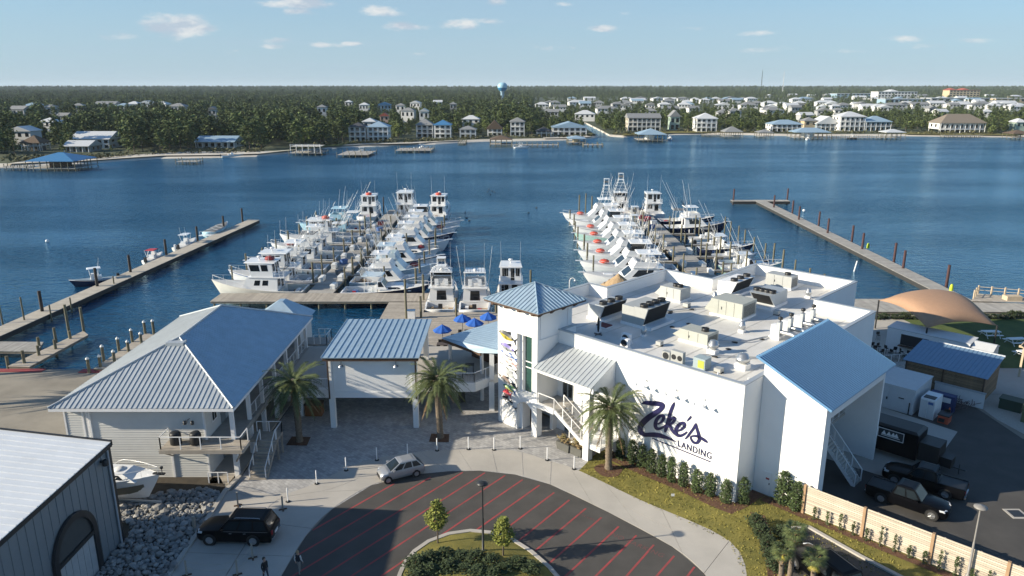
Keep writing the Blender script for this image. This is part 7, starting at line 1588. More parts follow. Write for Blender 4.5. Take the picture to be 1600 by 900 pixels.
def far_block(label, px0, px1, py_top, py_base, wall, roof, storeys, cols, roofs=None, cat='building'):
 zt = None; v = (py_base - 450) / FPX; base = P((px0 + px1) / 2, py_base, LAND_Z); Y = base.y; w = (px1 - px0) / FPX * Y; z = Zat(py_top, Y) - LAND_Z; hw = w / 2; d = min(40, w * .4)
 t = thing('large_building', label, cat, (base.x, Y, LAND_Z)); HOUSES.append((base.x, Y + d / 2, hw * .9, 60))
 b = MB(); b.box(-hw, hw, 0, d, -.3, z); b.build('wall', house_cols[wall], t); b = MB(); b.box(-hw - .8, hw + .8, -.8, d + .8, z, z + .6); b.build('roof', roof_cols[roof], t)
 Q = [(-hw, 0, 0), (hw, 0, 0), (hw, 0, z), (-hw, 0, z)]
 for s in range(storeys):
  for c in range(cols): p = MB(); panel(p, Q, (c + .2) / cols, (c + .8) / cols, (s + .25) / storeys, (s + .8) / storeys, .1, 0, .12); p.build('window', black_glass, t)
 for (f, rc) in (roofs or ()): hip(t, -hw + w * f, -hw + w * (f + .22), 0, d, z + .6, z + 5, roof_cols[rc], .8)
 return t
far_block('long white four-storey condominium on the far right skyline', 1372, 1431, 143.5, 156, 'white', 'white', 3, 12, ((.30, 'white'),))
far_block('white and tan hotel with red roof caps on the far right skyline', 1483, 1529, 141, 154, 'tan', 'red', 4, 9, ((.0, 'red'), (.42, 'red')))
far_block('very long low white roofed warehouse in the far right village', 1384, 1452, 155, 162, 'blue', 'white', 1, 10)
far_block('long low white roofed store right of the warehouse', 1456, 1545, 153.5, 160, 'grey', 'white', 1, 9)
far_block('low tan commercial building at the right horizon edge', 1556, 1612, 154, 160, 'tan', 'white', 1, 6)
far_block('pale distant block on the right horizon', 1574, 1604, 139.5, 146, 'beige', 'white', 3, 5)
far_block('long pale apartment row beyond the right village', 1308, 1366, 146.5, 153, 'blue', 'white', 2, 10)
def water_tower():
 D = 1290; x = pxX(785, D, 135); t = thing('water_tower', 'blue water tower standing above the far woods', 'water tower', (x, D, LAND_Z))
 b = MB(); b.lathe((0, 0, 0), [(4.5, -1), (3.2, 4), (3.0, 19), (4.5, 22)], 14); b.build('shaft', mat('tower_shaft', (.28, .42, .52), .5), t)
 b = MB(); b.lathe((0, 0, 22), [(4.4, 0), (7.0, 2.2), (8.0, 5.2)], 18); b.build('tank_bottom', mat('tank_blue', (.03, .20, .42), .45), t)
 b = MB(); b.lathe((0, 0, 27.25), [(8.0, 0), (8.3, 3), (7.2, 6), (4.5, 8), (.3, 8.7)], 18); b.build('tank_top', mat('tank_pale', (.32, .55, .68), .45), t)
water_tower()
for l, px, yt, D, c in (('dark lattice radio mast on the right horizon', 1190, 111, 2300, dark_metal), ('pale thin radio mast right of the dark one', 1224, 112, 2600, roof_cols['white'])):
 z = Zat(yt, D); t = thing('radio_mast', l, 'mast', (pxX(px, D, 130), D, LAND_Z)); b = MB()
 for k in range(3):
  a = k * 2.094; b.tube((2.4 * math.cos(a), 2.4 * math.sin(a), 0), (.5 * math.cos(a), .5 * math.sin(a), z), .32, .22, 4)
 for i in range(14):
  f = i / 14; r = 2.4 - 1.9 * f
  for k in range(3): a, a2 = k * 2.094, (k + 1) * 2.094; b.tube((r * math.cos(a), r * math.sin(a), z * f), ((r - .1) * math.cos(a2), (r - .1) * math.sin(a2), z * (f + .07)), .16, n=3)
 b.build('lattice', c, t); b = MB(); b.tube((0, 0, z), (0, 0, z + 6), .2, .1, 4); b.build('aerial', c, t)
def far_dock(label, px0, px1, py, depth, roof=None, roof_h=3.4, boat=False, deck2=False, wall=None, rot=0.0, rise=1.9):
 p = P((px0 + px1) / 2, py, WATER_Z); Y = p.y; w = (px1 - px0) / FPX * Y; hw = w / 2; t = thing('boat_dock' if not roof else 'boathouse', label, 'dock' if not roof else 'boathouse', (p.x, Y, WATER_Z), rot)
 b = MB(); boards(b, [(-hw, 0, 1.15), (hw, 0, 1.15), (hw, depth, 1.15), (-hw, depth, 1.15)], (1, 0, 0), .9, .06, .15); o = b.build('planking', deck_grey, t); o['kind'] = 'stuff'
 n = max(3, int(w / 2.6))
 for i in range(n + 1):
  for y in (.1, depth * .55, depth - .1):
   q = MB(); q.tube((-hw + w * i / n, y, -1.5), (-hw + w * i / n, y, (roof_h + 1.1 if roof else 1.9 + .5 * ((i * 7) % 3 == 0))), .16, n=5); q.build('post', pile_wood, t)
 if roof:
  hip(t, -hw * .92, hw * .92, .3, depth - .3, roof_h + 1.0, roof_h + 1.0 + rise, roof_cols[roof], .6)
  if wall: b = MB(); b.box(-hw * .35, hw * .2, depth * .3, depth * .7, 1.16, roof_h + .9); b.build('store_room', house_cols[wall], t)
 if deck2:
  b = MB(); boards(b, [(-hw * .9, .3, 4.2), (hw * .9, .3, 4.2), (hw * .9, depth * .8, 4.2), (-hw * .9, depth * .8, 4.2)], (1, 0, 0), .9, .06, .15); o = b.build('upper_planking', mat('pale_planks', (.5, .47, .42), .8), t); o['kind'] = 'stuff'
  b = MB(); b.box(-hw * .9, hw * .9, .25, .33, 5.1, 5.2); b.box(-hw * .9, hw * .9, .25, .33, 4.6, 4.68); b.build('upper_rail', white_trim, t)
  for i in range(n + 1): q = MB(); q.tube((-hw * .9 + 1.8 * hw * i / n, .3, 1.1), (-hw * .9 + 1.8 * hw * i / n, .3, 5.2), .12, n=4); q.build('upper_post', white_trim, t)
 return t
far_dock('big blue roofed boathouse on piles at the far left shore', 42, 118, 268, 16, 'blue', 3.0, wall='brown', rise=2.6)
far_dock('plank walkway left of the blue roofed boathouse', 0, 42, 267, 5)
far_dock('old white broken dock off the left beach', 275, 308, 257, 6)
far_dock('white two-level fishing deck at the left beach', 452, 503, 243, 12, deck2=True)
far_dock('dark plank boat dock with covered lifts below the twin tall houses', 527, 575, 246, 22)
far_dock('plank boat dock with lifts right of the twin tall houses', 618, 673, 239, 16)
far_dock('short plank jetty by the grey cottage', 716, 727, 227, 14)
far_dock('brown roofed boathouse left of the canal', 766, 800, 229, 12, 'brown', 2.8)
far_dock('low brown dock beside the brown boathouse', 800, 872, 230, 6)
far_dock('small tan hut boathouse with grey roof by the canal mouth', 888, 915, 226, 12, 'paleblue', 2.4, wall='tan', rise=1.2)
far_dock('plank pier running right of the tan hut', 912, 942, 230, 6)
far_dock('wide grey hip roofed boathouse with boats on lifts', 998, 1042, 222, 16, 'paleblue', 3.4, wall='white', rise=3.0)
far_dock('pale gazebo boathouse right of the white pyramid house', 1132, 1160, 216, 10, 'grey', 3, rise=3.0)
far_dock('low brown dock beyond the gazebo', 1100, 1132, 214, 6); far_dock('small gazebo dock near the porch house', 1186, 1208, 216, 9, 'grey', 2.6, rise=1.6)
far_dock('pale blue roofed double boathouse before the porch house', 1242, 1298, 218, 13, 'paleblue', 3.4, wall='white', rise=2.4)
far_dock('long plank dock with lifts before the white houses', 1300, 1382, 218, 6); far_dock('white roofed open boathouse before the pale blue house', 1384, 1414, 218, 10, 'white', 3.4, rise=1.6)
far_dock('low grey bulkhead dock at the far right', 1475, 1535, 215, 4); far_dock('brown roofed dock at the right picture edge', 1582, 1610, 218, 10, 'brown', 2.6)
for l, x, y, h, s in (('small white boat on a lift below the twin tall houses', 552, 240, .3, 9), ('white boat on a lift at the dock right of the twin houses', 648, 234, .5, 9), ('white boat moored left of the brown boathouse', 803, 232, .1, 8), ('white sport boat docked beside the grey boathouse', 1047, 219, 1.4, 12), ('white boat under the pale blue double boathouse', 1262, 219, 1.2, 8), ('small white boat at the long plank dock far right', 1325, 217, .2, 7), ('stranded blue and white boat on the left beach', 346, 246, .6, 10)):
 p = P(x, y, WATER_Z); console_boat(l, p.x, p.y, h, s, 2.9, gel_ice if 'blue' in l[:20] else gel, gel, 'boats at the far shore', 1, plain='stranded' in l)
rt = random.Random(5)
def blocked(x, y, pad=0.0):
 for a, b, r, fr in HOUSES:
  dx = x - a * (y / max(1, b)) 
  if (x - a) ** 2 + (y - b) ** 2 < (r + pad) ** 2: return True
  if b - fr < y < b and abs(x - a * y / b) < r * .85: return True
 return False
def shore_y(x):
 pts = SH_L[:-1] + SH_R[1:]
 for (xa, ya), (xb, yb) in zip(pts[:-1], pts[1:]):
  if xa <= x <= xb: return ya + (yb - ya) * (x - xa) / (xb - xa)
 return 470
def pick(x, y):
 px = 800 + FPX * x / y * .985
 return px
made, tries, spots = [], 0, []
placed = {'pine': 0, 'oak': 0}
zone = lambda px: 'far left' if px < 330 else 'left middle' if px < 640 else 'middle' if px < 940 else 'right middle' if px < 1280 else 'far right'
first = set()
def put(x, y, kind, sc, off=0):
 i = rt.randrange(4); pr = (PINES if kind == 'pine' else OAKS)[i]; px = pick(x, y); z = zone(px)
 q = min(SHH, key=lambda a: abs((a[1] + a[2]) / 2 - px)); rel = 'left of' if px < q[1] else 'right of' if px > q[2] else 'behind'; row = 'front' if off < 30 else 'middle' if off < 65 else 'back'
 lab = f'{"dark pine" if kind == "pine" else ("light" if i == 3 else "mid") + " green round tree"}, {row} row, {rel} the ' + ' '.join(q[0].split()[:6]); g = lab
 key = (kind, i)
 if key not in first:
  first.add(key); o = pr; o.location = (x, y, LAND_Z - .1); o.rotation_euler[2] = rt.uniform(0, 6.28); o.scale = (sc,) * 3; o['label'] = lab; o['group'] = g
 else: copy_tree(pr, (x, y, LAND_Z - .1), rt.uniform(0, 6.28), lab, g, sc)
 made.append((x, y))
while len(made) < 285 and tries < 40000:
 tries += 1; px = rt.uniform(-30, 1630); off = rt.uniform(0, 1) ** 1.5 * 120 + (30 if px < 420 else 22 if px < 640 else 12)
 y = 420; x = 0
 for _ in range(4): x = pxX(px, y); y = shore_y(x) + off
 if 52 < x < 66: continue
 dens = 1.0 if px < 640 else .55 if px < 940 else .8 if px < 1200 else .6
 if rt.random() > dens or blocked(x, y, 1.5): continue
 if any((x - a) ** 2 + (y - b) ** 2 < 5.2 ** 2 for a, b in made): continue
 kind = 'pine' if rt.random() < (.72 if px < 640 else .45) else 'oak'
 put(x, y, kind, rt.uniform(.75, 1.15) * (1.0 if px < 640 else .85), off)
def forest(name, label_kind, srcs, pts, smin, smax, mats):
 me = bpy.data.meshes.new(name); me.from_pydata([(x, y, LAND_Z - .2) for x, y, _ in pts], [], [])
 at = me.attributes.new('size', 'FLOAT', 'POINT'); at.data.foreach_set('value', [s for _, _, s in pts])
 o = bpy.data.objects.new(name, me); link(o); o['kind'] = 'stuff'
 ng = bpy.data.node_groups.new(name + '_scatter', 'GeometryNodeTree'); ng.interface.new_socket('Geometry', in_out='INPUT', socket_type='NodeSocketGeometry'); ng.interface.new_socket('Geometry', in_out='OUTPUT', socket_type='NodeSocketGeometry')
 N = ng.nodes.new; L = ng.links.new; gi, go = N('NodeGroupInput'), N('NodeGroupOutput'); jn = N('GeometryNodeJoinGeometry')
 for s in srcs:
  oi = N('GeometryNodeObjectInfo'); oi.inputs['Object'].default_value = s; oi.inputs['As Instance'].default_value = True; oi.transform_space = 'ORIGINAL'; L(oi.outputs['Geometry'], jn.inputs[0])
 ip = N('GeometryNodeInstanceOnPoints'); ip.inputs['Pick Instance'].default_value = True; L(gi.outputs[0], ip.inputs['Points']); L(jn.outputs[0], ip.inputs['Instance'])
 rr = N('FunctionNodeRandomValue'); rr.data_type = 'FLOAT_VECTOR'; rr.inputs[0].default_value = (-.06, -.06, 0); rr.inputs[1].default_value = (.06, .06, 6.28); L(rr.outputs[0], ip.inputs['Rotation'])
 na = N('GeometryNodeInputNamedAttribute'); na.data_type = 'FLOAT'; na.inputs['Name'].default_value = 'size'; L(na.outputs[0], ip.inputs['Scale'])
 ri = N('FunctionNodeRandomValue'); ri.data_type = 'INT'; ri.inputs[4].default_value = 0; ri.inputs[5].default_value = len(srcs) - 1; ri.inputs['Seed'].default_value = 5; L(ri.outputs[2], ip.inputs['Instance Index'])
 L(ip.outputs[0], go.inputs[0]); md = o.modifiers.new('scatter', 'NODES'); md.node_group = ng; return o
crown = lambda t: next(c for c in t.children if c.name.startswith('crown'))
pa, pb, pc = [], [], []
grid = {}
for a, b, r, fr in HOUSES: 
 for gx in range(int((a - r - 40) // 60), int((a + r + 40) // 60) + 1):
  for gy in range(int((b - fr - r) // 60), int((b + r) // 60) + 1): grid.setdefault((gx, gy), []).append((a, b, r, fr))
def blocked_fast(x, y, pad):
 low = False
 for a, b, r, fr in grid.get((int(x // 60), int(y // 60)), ()):
  if (x - a) ** 2 + (y - b) ** 2 < (r + pad) ** 2: return True
  if b - 25 < y < b and abs(x - a * y / b) < r * .9: return True
  if b - fr < y < b and abs(x - a * y / b) < r * 1.1: low = True
 return 'low' if low else False
y = 330.0
while y < 7000:
 step = 7.5 if y < 800 else 10 if y < 1500 else 16 if y < 3000 else 26
 half = .76 * y + 40; x = -half
 while x < half:
  X, Y_ = x + rt.uniform(-.5, .5) * step, y + rt.uniform(-.5, .5) * step; x += step
  if Y_ < shore_y(X) + (46 if X < -60 else 40): continue
  if 51 < X < 67 and Y_ < 660: continue
  px = pick(X, Y_); py = 134 + 1150 * (CAM_H - 9) / Y_
  if px > 830 and 147 < py < 171:                               # the built-up quarter keeps only scattered trees
   if rt.random() > (.22 if py < 160 else .40): continue
  elif px > 940 and py >= 171 and rt.random() > .62: continue
  elif rt.random() > .93: continue
  bk = blocked_fast(X, Y_, 1.0) if Y_ < 2200 else False
  if bk is True: continue
  s = rt.choice((.55, .65, .72, .8, .88, .96, 1.12)) * rt.uniform(.92, 1.08) * (.5 if bk else 1) * (1 if y < 1500 else 1.25 if y < 3000 else 1.8)
  if px > 830 and py > 146: s *= .68
  (pa if rt.random() < (.8 if px < 700 else .55) else pb).append((X, Y_, s))
 y += step * .95
forest('pine_forest', '', [crown(t) for t in PINES], pa, 0, 0, None)
forest('broadleaf_forest', '', [crown(t) for t in OAKS], pb, 0, 0, None)
def scrub():
 mb = MB(); r = random.Random(8)
 for i in range(900):
  px = r.uniform(0, 1600); off = r.uniform(12, 30) if px < 520 else r.uniform(9, 22); y = 420; x = 0
  for _ in range(3): x = pxX(px, y); y = shore_y(x) + off
  if 52 < x < 66 or (px > 410 and px < 470): continue
  s = r.uniform(.6, 1.5)
  for k in range(7): clump(mb, r, Vector((x + r.gauss(0, .8), y + r.gauss(0, .8), LAND_Z + .1 + r.uniform(0, .8) * s)), 1.1 * s)
 o = mb.build('shore_scrub', mat('scrub_foliage', (.05, .06, .022), .95, c2=(.13, .12, .055), scale=.2, isl=.3), fix=False); o['kind'] = 'stuff'
scrub()
# plants near the buildings
frond_m = mat('palm_frond', (.05, .075, .026), .7, c2=(.13, .155, .06), scale=1.5, isl=.3, spec=.3)
frond_dry = mat('dry_frond', (.20, .13, .06), .9, var=.3, isl=.2); fruit_m = mat('orange_fruit', (.42, .20, .03), .7, var=.3)
palm_bark = mat('palm_bark', (.17, .135, .10), .95, var=.4, scale=5, bump=1, bscale=9)
def frond_mesh(seed, L_, lift, droop, m, w=.55, fan=False):
 r = random.Random(seed); mb = MB(); n = 16
 if fan:
  mb.tube((0, 0, 0), (L_ * .5, 0, L_ * lift * .5), .02, n=3); c = Vector((L_ * .5, 0, L_ * lift * .5))
  for i in range(15):
   a = (i - 7) * .19; d = Vector((math.cos(a), math.sin(a), lift * .6 - .05 * abs(i - 7))); e = c + d * L_ * .6 * (1 - .02 * abs(i - 7)); e2 = e + Vector((d.x * .12, d.y * .12, -.22)); s = Vector((-d.y, d.x, 0)) * .045
   mb.add([c, c + d * L_ * .3 + s, e2, c + d * L_ * .3 - s], [[0, 1, 2, 3]])
  return mb.mesh('frond', m)
 P_ = []
 for i in range(n + 1):
  s = i / n; P_.append(Vector((L_ * s * (1 - .12 * droop * s), 0, L_ * (lift * s - droop * s ** 2.1))))
 mb.path(P_, .025, 3, 0, [.035 * (1 - .85 * i / n) for i in range(n + 1)])
 for i in range(1, n):
  for sg in (-1, 1):
   for k in (0, .5):
    s = (i + k) / n; p = P_[i].lerp(P_[i + 1], k); ll = w * math.sin(math.pi * min(1, .12 + .9 * s)) ** .6 * r.uniform(.8, 1.1); d = (P_[i + 1] - P_[i]).normalized()
    t_ = p + d * ll * .75 + Vector((0, sg * ll * .62, r.uniform(-.02, .16) - .12 * s)); u = d * .052
    mb.add([p - u, p + u, t_], [[0, 1, 2]])
 return mb.mesh('frond', m)
FR = [frond_mesh(i, 3.1, (.9, .55, .2, -.15)[i % 4], (.55, .7, .7, .6)[i % 4], frond_m) for i in range(8)]
FD = [frond_mesh(50 + i, 2.4, -.6, .5, frond_dry, .35) for i in range(2)]
def date_palm(label, px, py, h, seed, fruit):
 r = random.Random(seed); p = P(px, py); t = thing('palm_tree', label, 'palm', p, 0, 'date palms in front of the buildings')
 tb = MB(); k = int(h / .16); pts, rs = [(0, 0, -.2)], [.34]
 for i in range(k + 1): pts.append((.06 * math.sin(i * .09 + seed), .05 * math.cos(i * .07), i * h / k)); rs.append((.27 if i > 3 else .34 - .02 * i) + (.035 if i % 2 else 0) + (.10 * max(0, i / k - .8) / .2))
 tb.path(pts, .2, 9, 0, rs); tb.build('trunk', palm_bark, t); top = Vector((pts[-1][0], pts[-1][1], h))
 b = MB(); b.lathe(top - Vector((0, 0, .55)), [(.36, 0), (.46, .3), (.38, .75), (.12, 1.15)], 9); b.build('crown_shaft', palm_bark, t)
 for i in range(74):
  f = i / 74; kind = 0 if f < .22 else 1 if f < .5 else 2 if f < .8 else 3; me = FR[kind + 4 * r.randrange(2)]; o = bpy.data.objects.new('frond', me); link(o, t)
  o.location = top + Vector((0, 0, .25 - .3 * f)); o.rotation_euler = (r.uniform(-.25, .25), r.uniform(-.12, .12), i * 2.4 + r.uniform(-.2, .2)); o.scale = (r.uniform(.85, 1.08),) * 3
 for i in range(6): o = bpy.data.objects.new('dry_frond', FD[i % 2]); link(o, t); o.location = top - Vector((0, 0, .3)); o.rotation_euler = (0, 0, i * 1.05 + seed)
 if fruit:
  for i in range(5):
   a = i * 1.26 + seed; c = MB(); e = top + Vector((.62 * math.cos(a), .62 * math.sin(a), -.35)); c.path([top, top.lerp(e, .6) + Vector((0, 0, .3)), e], .025, 3)
   for _ in range(26): q = e + Vector((r.gauss(0, .13), r.gauss(0, .13), -abs(r.gauss(0, .28)))); c.add([q + Vector((.06, 0, 0)), q + Vector((0, .06, 0)), q + Vector((-.05, -.05, 0)), q + Vector((0, 0, .08))], [[0, 1, 3], [1, 2, 3], [2, 0, 3]])
   c.build('fruit_cluster', fruit_m, t)
date_palm('date palm with orange fruit beside the clapboard building', 467, 690, 5.5, 1, True)
date_palm('date palm with orange fruit at the right post of the pavilion', 687, 684, 5.5, 2, True)
date_palm('date palm on the lawn in front of the lettered wall', 951, 733, 5.4, 3, False)
date_palm('date palm just beyond the left picture edge in the yard', -130, 640, 6, 5, False); date_palm('further date palm beyond the left picture edge', -90, 590, 6, 6, False)
FF = [frond_mesh(80 + i, 1.5, (1.0, .5, .0)[i % 3], 0, frond_m, fan=True) for i in range(3)]
FY = [frond_mesh(90, 1.35, -.4, 0, mat('yellow_frond', (.42, .36, .06), .8, var=.2), fan=True)]
for l, x, y, h, s in (('left cabbage palm of three at the lower right edge', 16.9, 39.9, 3.0, 1), ('tallest cabbage palm of three, in the middle', 17.7, 40.4, 4.1, 2), ('right cabbage palm of three, beside the black car', 18.8, 39.6, 2.7, 3)):
 r = random.Random(s); t = thing('palm_tree', l, 'palm', (x, y, 0), 0, 'cabbage palms at the lower right'); b = MB(); b.path([(0, 0, -.3), (.04, 0, h * .5), (0, .04, h)], .17, 8, 0, [.2, .17, .19]); b.build('trunk', palm_bark, t)
 bt = MB()
 for i in range(22): a = i * 2.4; z = h - .1 - i * .045; bt.tube((.12 * math.cos(a), .12 * math.sin(a), z), (.34 * math.cos(a), .34 * math.sin(a), z + .28), .05, .02, 4)
 bt.build('leaf_boot', frond_dry, t)
 for i in range(30):
  o = bpy.data.objects.new('frond', FY[0] if i in (27, 28) and s != 2 else FF[0 if i < 9 else 1 if i < 20 else 2]); link(o, t); o.location = (0, 0, h); o.rotation_euler = (0, r.uniform(-.15, .2), i * 2.4); o.scale = (r.uniform(.40, .54),) * 3
shrub_m = obj_tint(mat('shrub_leaves', (.035, .062, .018), .8, c2=(.085, .12, .04), scale=3, isl=.35), .15)
tree_m = mat('young_tree_leaves', (.12, .15, .025), .8, c2=(.26, .27, .05), scale=2, isl=.3); dark_shrub = mat('dark_shrub_leaves', (.025, .042, .016), .85, c2=(.06, .085, .03), scale=2, isl=.35)
def bush_mesh(seed, h, rad, n, s, m, shape='col'):
 r = random.Random(seed); mb = MB()
 for i in range(n):
  f = r.random(); z = h * f; w = rad * ((math.sin(math.pi * (.16 + .8 * f))) ** .7 if shape != 'cone' else (1.05 - .8 * f)) * (1 + .18 * math.sin(seed + f * 9)); a = r.uniform(0, 6.28); q = w * r.uniform(.45, 1.05) ; clump(mb, r, Vector((q * math.cos(a), q * math.sin(a), z + .05)), s, 2)
 return mb.mesh('foliage', m)
def shrub_proto(seed, h, rad, n, s, m, name='shrub', shape='col'):
 t = thing(name, 's', 'shrub'); o = bpy.data.objects.new('foliage', bush_mesh(seed, h, rad, n, s, m, shape)); link(o, t)
 b = MB(); b.path([(0, 0, -.1), (.03, 0, h * .4), (0, .02, h * .8)], .05, 5, 0, [.06, .04, .015]); b.build('stem', bark, t); return t
SP = [shrub_proto(i, 2.2, .44, 520, .13, shrub_m) for i in range(3)]; use = {0: 0, 1: 0, 2: 0}
def place(protos, used, i, loc, sc, label, group):
 k = i % len(protos); t = protos[k]
 if not used.get(k): used[k] = 1; t.location = loc; t.scale = sc; t['label'] = label; t['group'] = group; return t
 return copy_tree(t, loc, rnd.uniform(0, 6), label, group, sc)
sh_px = [(969, 717), (987, 724), (1002, 730), (1017, 738), (1033, 745), (1049, 753), (1067, 760), (1088, 769), (1109, 775), (1133, 785), (1161, 787)]
for i, (x, y) in enumerate(sh_px):
 p = P(x, y); lb = 'leftmost hedge shrub, by the palm at the lettered wall' if i == 0 else 'last hedge shrub standing round the front right corner' if i == 10 else 'hedge shrub right at the building corner' if i == 9 else f'upright shrub in the hedge under the blue lettering, {ORD[i]} from the palm'
 place(SP, use, i, (p.x, p.y, 0), (rnd.uniform(.85, 1.1), rnd.uniform(.85, 1.1), rnd.uniform(.8, 1.05)), lb, 'hedge along the lettered wall')
for i, (x, y, s, l) in enumerate(((1222, 787, 1.2, 'tall leafy shrub before the white wing wall'), (1243, 797, 1.05, 'leafy shrub at the start of the timber fence'))): p = P(x, y); place(SP, use, i, (p.x, p.y, 0), (s * 1.15, s * 1.15, s), l, 'shrubs by the wing wall')
VP = [shrub_proto(20 + i, 1.35, .13, 80, .12, shrub_m, 'vine') for i in range(2)]; uv = {}
for i in range(15): q = W(5.3 + i * .93, 2.08); place(VP, uv, i, q, (rnd.uniform(.7, 1.3), .8, rnd.uniform(.65, 1.1)), f'young climbing vine along the pale fence, {ORD[i]} from the building', 'vines along the fence')
def young_tree(label, px, py, h, seed):
 p = P(px, py); t = thing('young_tree', label, 'tree', (p.x, p.y, .3), 0, 'young trees on the island'); o = bpy.data.objects.new('crown', bush_mesh(seed, h * .66, h * .23, 800, .15, tree_m)); link(o, t); o.location = (0, 0, h * .34)
 b = MB(); b.path([(0, 0, -.4), (.03, 0, h * .4), (0, .03, h * .9)], .06, 6, 0, [.07, .05, .015]); r = random.Random(seed)
 for i in range(8): a = i * 2.4; z = h * (.36 + .06 * i); b.path([(0, 0, z), (.3 * math.cos(a), .3 * math.sin(a), z + .3), (.55 * math.cos(a), .55 * math.sin(a), z + .7)], .02, 4, 0, [.03, .02, .008])
 b.build('trunk', bark, t)
young_tree('bright green young tree on the left of the round island', 684, 852, 3.1, 4); young_tree('bright green young tree on the right of the round island', 786, 876, 2.9, 5)
IS = [shrub_proto(40 + i, 1.0, .8, 330, .17, dark_shrub) for i in range(2)]; ui = {}
for i, (x, y) in enumerate(((650, 892), (672, 884), (695, 878), (720, 880), (742, 884), (700, 897), (725, 899), (765, 892), (785, 899), (808, 893), (830, 900), (672, 902), (748, 904), (650, 912), (770, 910))):
 p = P(x, y); place(IS, ui, i, (p.x, p.y, .28), (rnd.uniform(.7, 1.05), rnd.uniform(.7, 1.0), rnd.uniform(.5, .8)), f'dark rounded shrub on the island, {ORD[i]} in its planting', 'island shrubs')
for i, (x, y) in enumerate(((1180, 822), (1190, 838), (1199, 855), (1205, 872), (1212, 890), (1222, 838), (1236, 852))):
 p = P(x, y); place(IS, ui, i, (p.x, p.y, 0), (.8, .8, rnd.uniform(.6, .9)), f'low grey green shrub in the mulch by the cabbage palms, {ORD[i]} from the building', 'low shrubs at the lower right')
for i in range(26):
 x = 44 + i * 1.25; place(IS, ui, i, (x, 97.0 + rnd.uniform(-.4, .5), 0), (.9, .8, rnd.uniform(.6, 1.1)), 'scrubby plant on the rocky shore edge behind the lawn', 'shore plants behind the lawn')
rk = MB(); r = random.Random(9)
for i in range(420):
 x, y = r.uniform(43, 90), r.uniform(97.8, 98.9); me = ROCKS[i % 8]; s = r.uniform(.3, .7); M_ = Matrix.Translation((x, y, -.1)) @ Matrix.Rotation(r.uniform(0, 6), 4, 'Z') @ Matrix.Scale(s, 4); rk.add([M_ @ v.co for v in me.vertices], [list(p.vertices) for p in me.polygons])
o = rk.build('shore_rocks', mat('pale_riprap', (.42, .40, .36), .9, var=.3), fix=False); o['kind'] = 'stuff'
gt = MB(); r = random.Random(12); lw = [tuple(P(x, y).xy) for x, y in LAWN]
for i in range(9000):
 x, y = r.uniform(4, 26), r.uniform(39, 60)
 if in_poly(x, y, lw):
  h = r.uniform(.05, .12); a = r.uniform(0, 6.28); c, s = math.cos(a) * .06, math.sin(a) * .06; gt.add([(x - c, y - s, .01), (x + c, y + s, .01), (x + s * .6, y - c * .6, h)], [[0, 1, 2]])
o = gt.build('lawn_grass', mat('grass_blades', (.11, .115, .02), .9, c2=(.30, .25, .06), scale=.6, isl=.4), fix=False); o['kind'] = 'stuff'
# fence, lamps, posts
fence_w = obj_tint(mat('pale_fence_timber', (.52, .45, .36), .8, var=.18, scale=2.5, stretch=(.5, .5, 6)), .2)
def fence():
 t = thing('timber_fence', 'long pale horizontal board fence between lawn and service yard', 'fence', W(4.3, 2.4), ROT); me = {}
 posts = [0, 4.3, 8.7, 13.0, 17.3]
 for i, x in enumerate(posts): b = MB(); b.box(x - .09, x + .09, -.14, .08, -.1, 2.38); b.build('post', mat('fence_post', (.34, .22, .13), .8, var=.2), t)
 for x0, x1 in zip(posts[:-1], posts[1:]):
  k = round(x1 - x0, 1)
  if k not in me: b = MB(); b.box(.10, k - .10, -.02, .02, 0, .122); me[k] = b.mesh('board', fence_w)
  for j in range(15): o = bpy.data.objects.new('board', me[k]); link(o, t); o.location = (x0, rnd.uniform(-.008, .008), .08 + j * .15)
 for i in range(9): b = MB(); b.box(2.1 * i + .9, 2.1 * i + 1.0, .03, .09, .05, 2.3); b.build('batten', fence_w, t)
fence()
def lamp(label, p, h, m, arm=None):
 t = thing('lamp_post', label, 'lamp post', p, 0, 'lamp posts'); b = MB(); b.lathe((0, 0, 0), [(.16, 0), (.16, .5), (.085, .55), (.07, h * .55), (.055, h * .56), (.05, h)], 10); b.build('pole', m, t)
 b = MB(); b.lathe((0, 0, h), [(.06, 0), (.16, .06), (.40, .20), (.40, .26), (.2, .34), (.04, .38)], 14); b.build('lamp_head', m, t)
 b = MB(); b.lathe((0, 0, h + .02), [(.05, 0), (.12, .03)], 8); b.build('lens', cap_white, t)
lamp('black lamp post standing on the round island', P(755, 869), 5.35, dark_metal); lamp('grey lamp post in front of the fence at lower right', Vector((29.5, 41.0, 0)), 5.2, mat('lamp_grey', (.22, .21, .20), .5))
for i, (x, y) in enumerate(((450, 784), (495, 756), (541, 735), (589, 719), (637, 713), (683, 704), (732, 702), (772, 703), (813, 701), (855, 719), (897, 733))):
 t = thing('flexible_post', f'thin white flexible post along the court edge, {ORD[i]} from the left' if 0 < i < 10 else ['white flexible post nearest the black SUV', 'white flexible post at the lawn corner'][i // 10], 'bollard', P(x, y, .014), 0, 'white posts along the court edge')
 b = MB(); b.lathe((0, 0, .05), [(.045, 0), (.045, 1.12), (.02, 1.16)], 8); b.build('post', white_trim, t); b = MB(); b.lathe((0, 0, 0), [(.2, 0), (.17, .05), (.05, .06)], 10); b.build('foot', black, t)
rp = [(292, 899), (371, 898), (395, 872), (442, 796), (372, 790)]
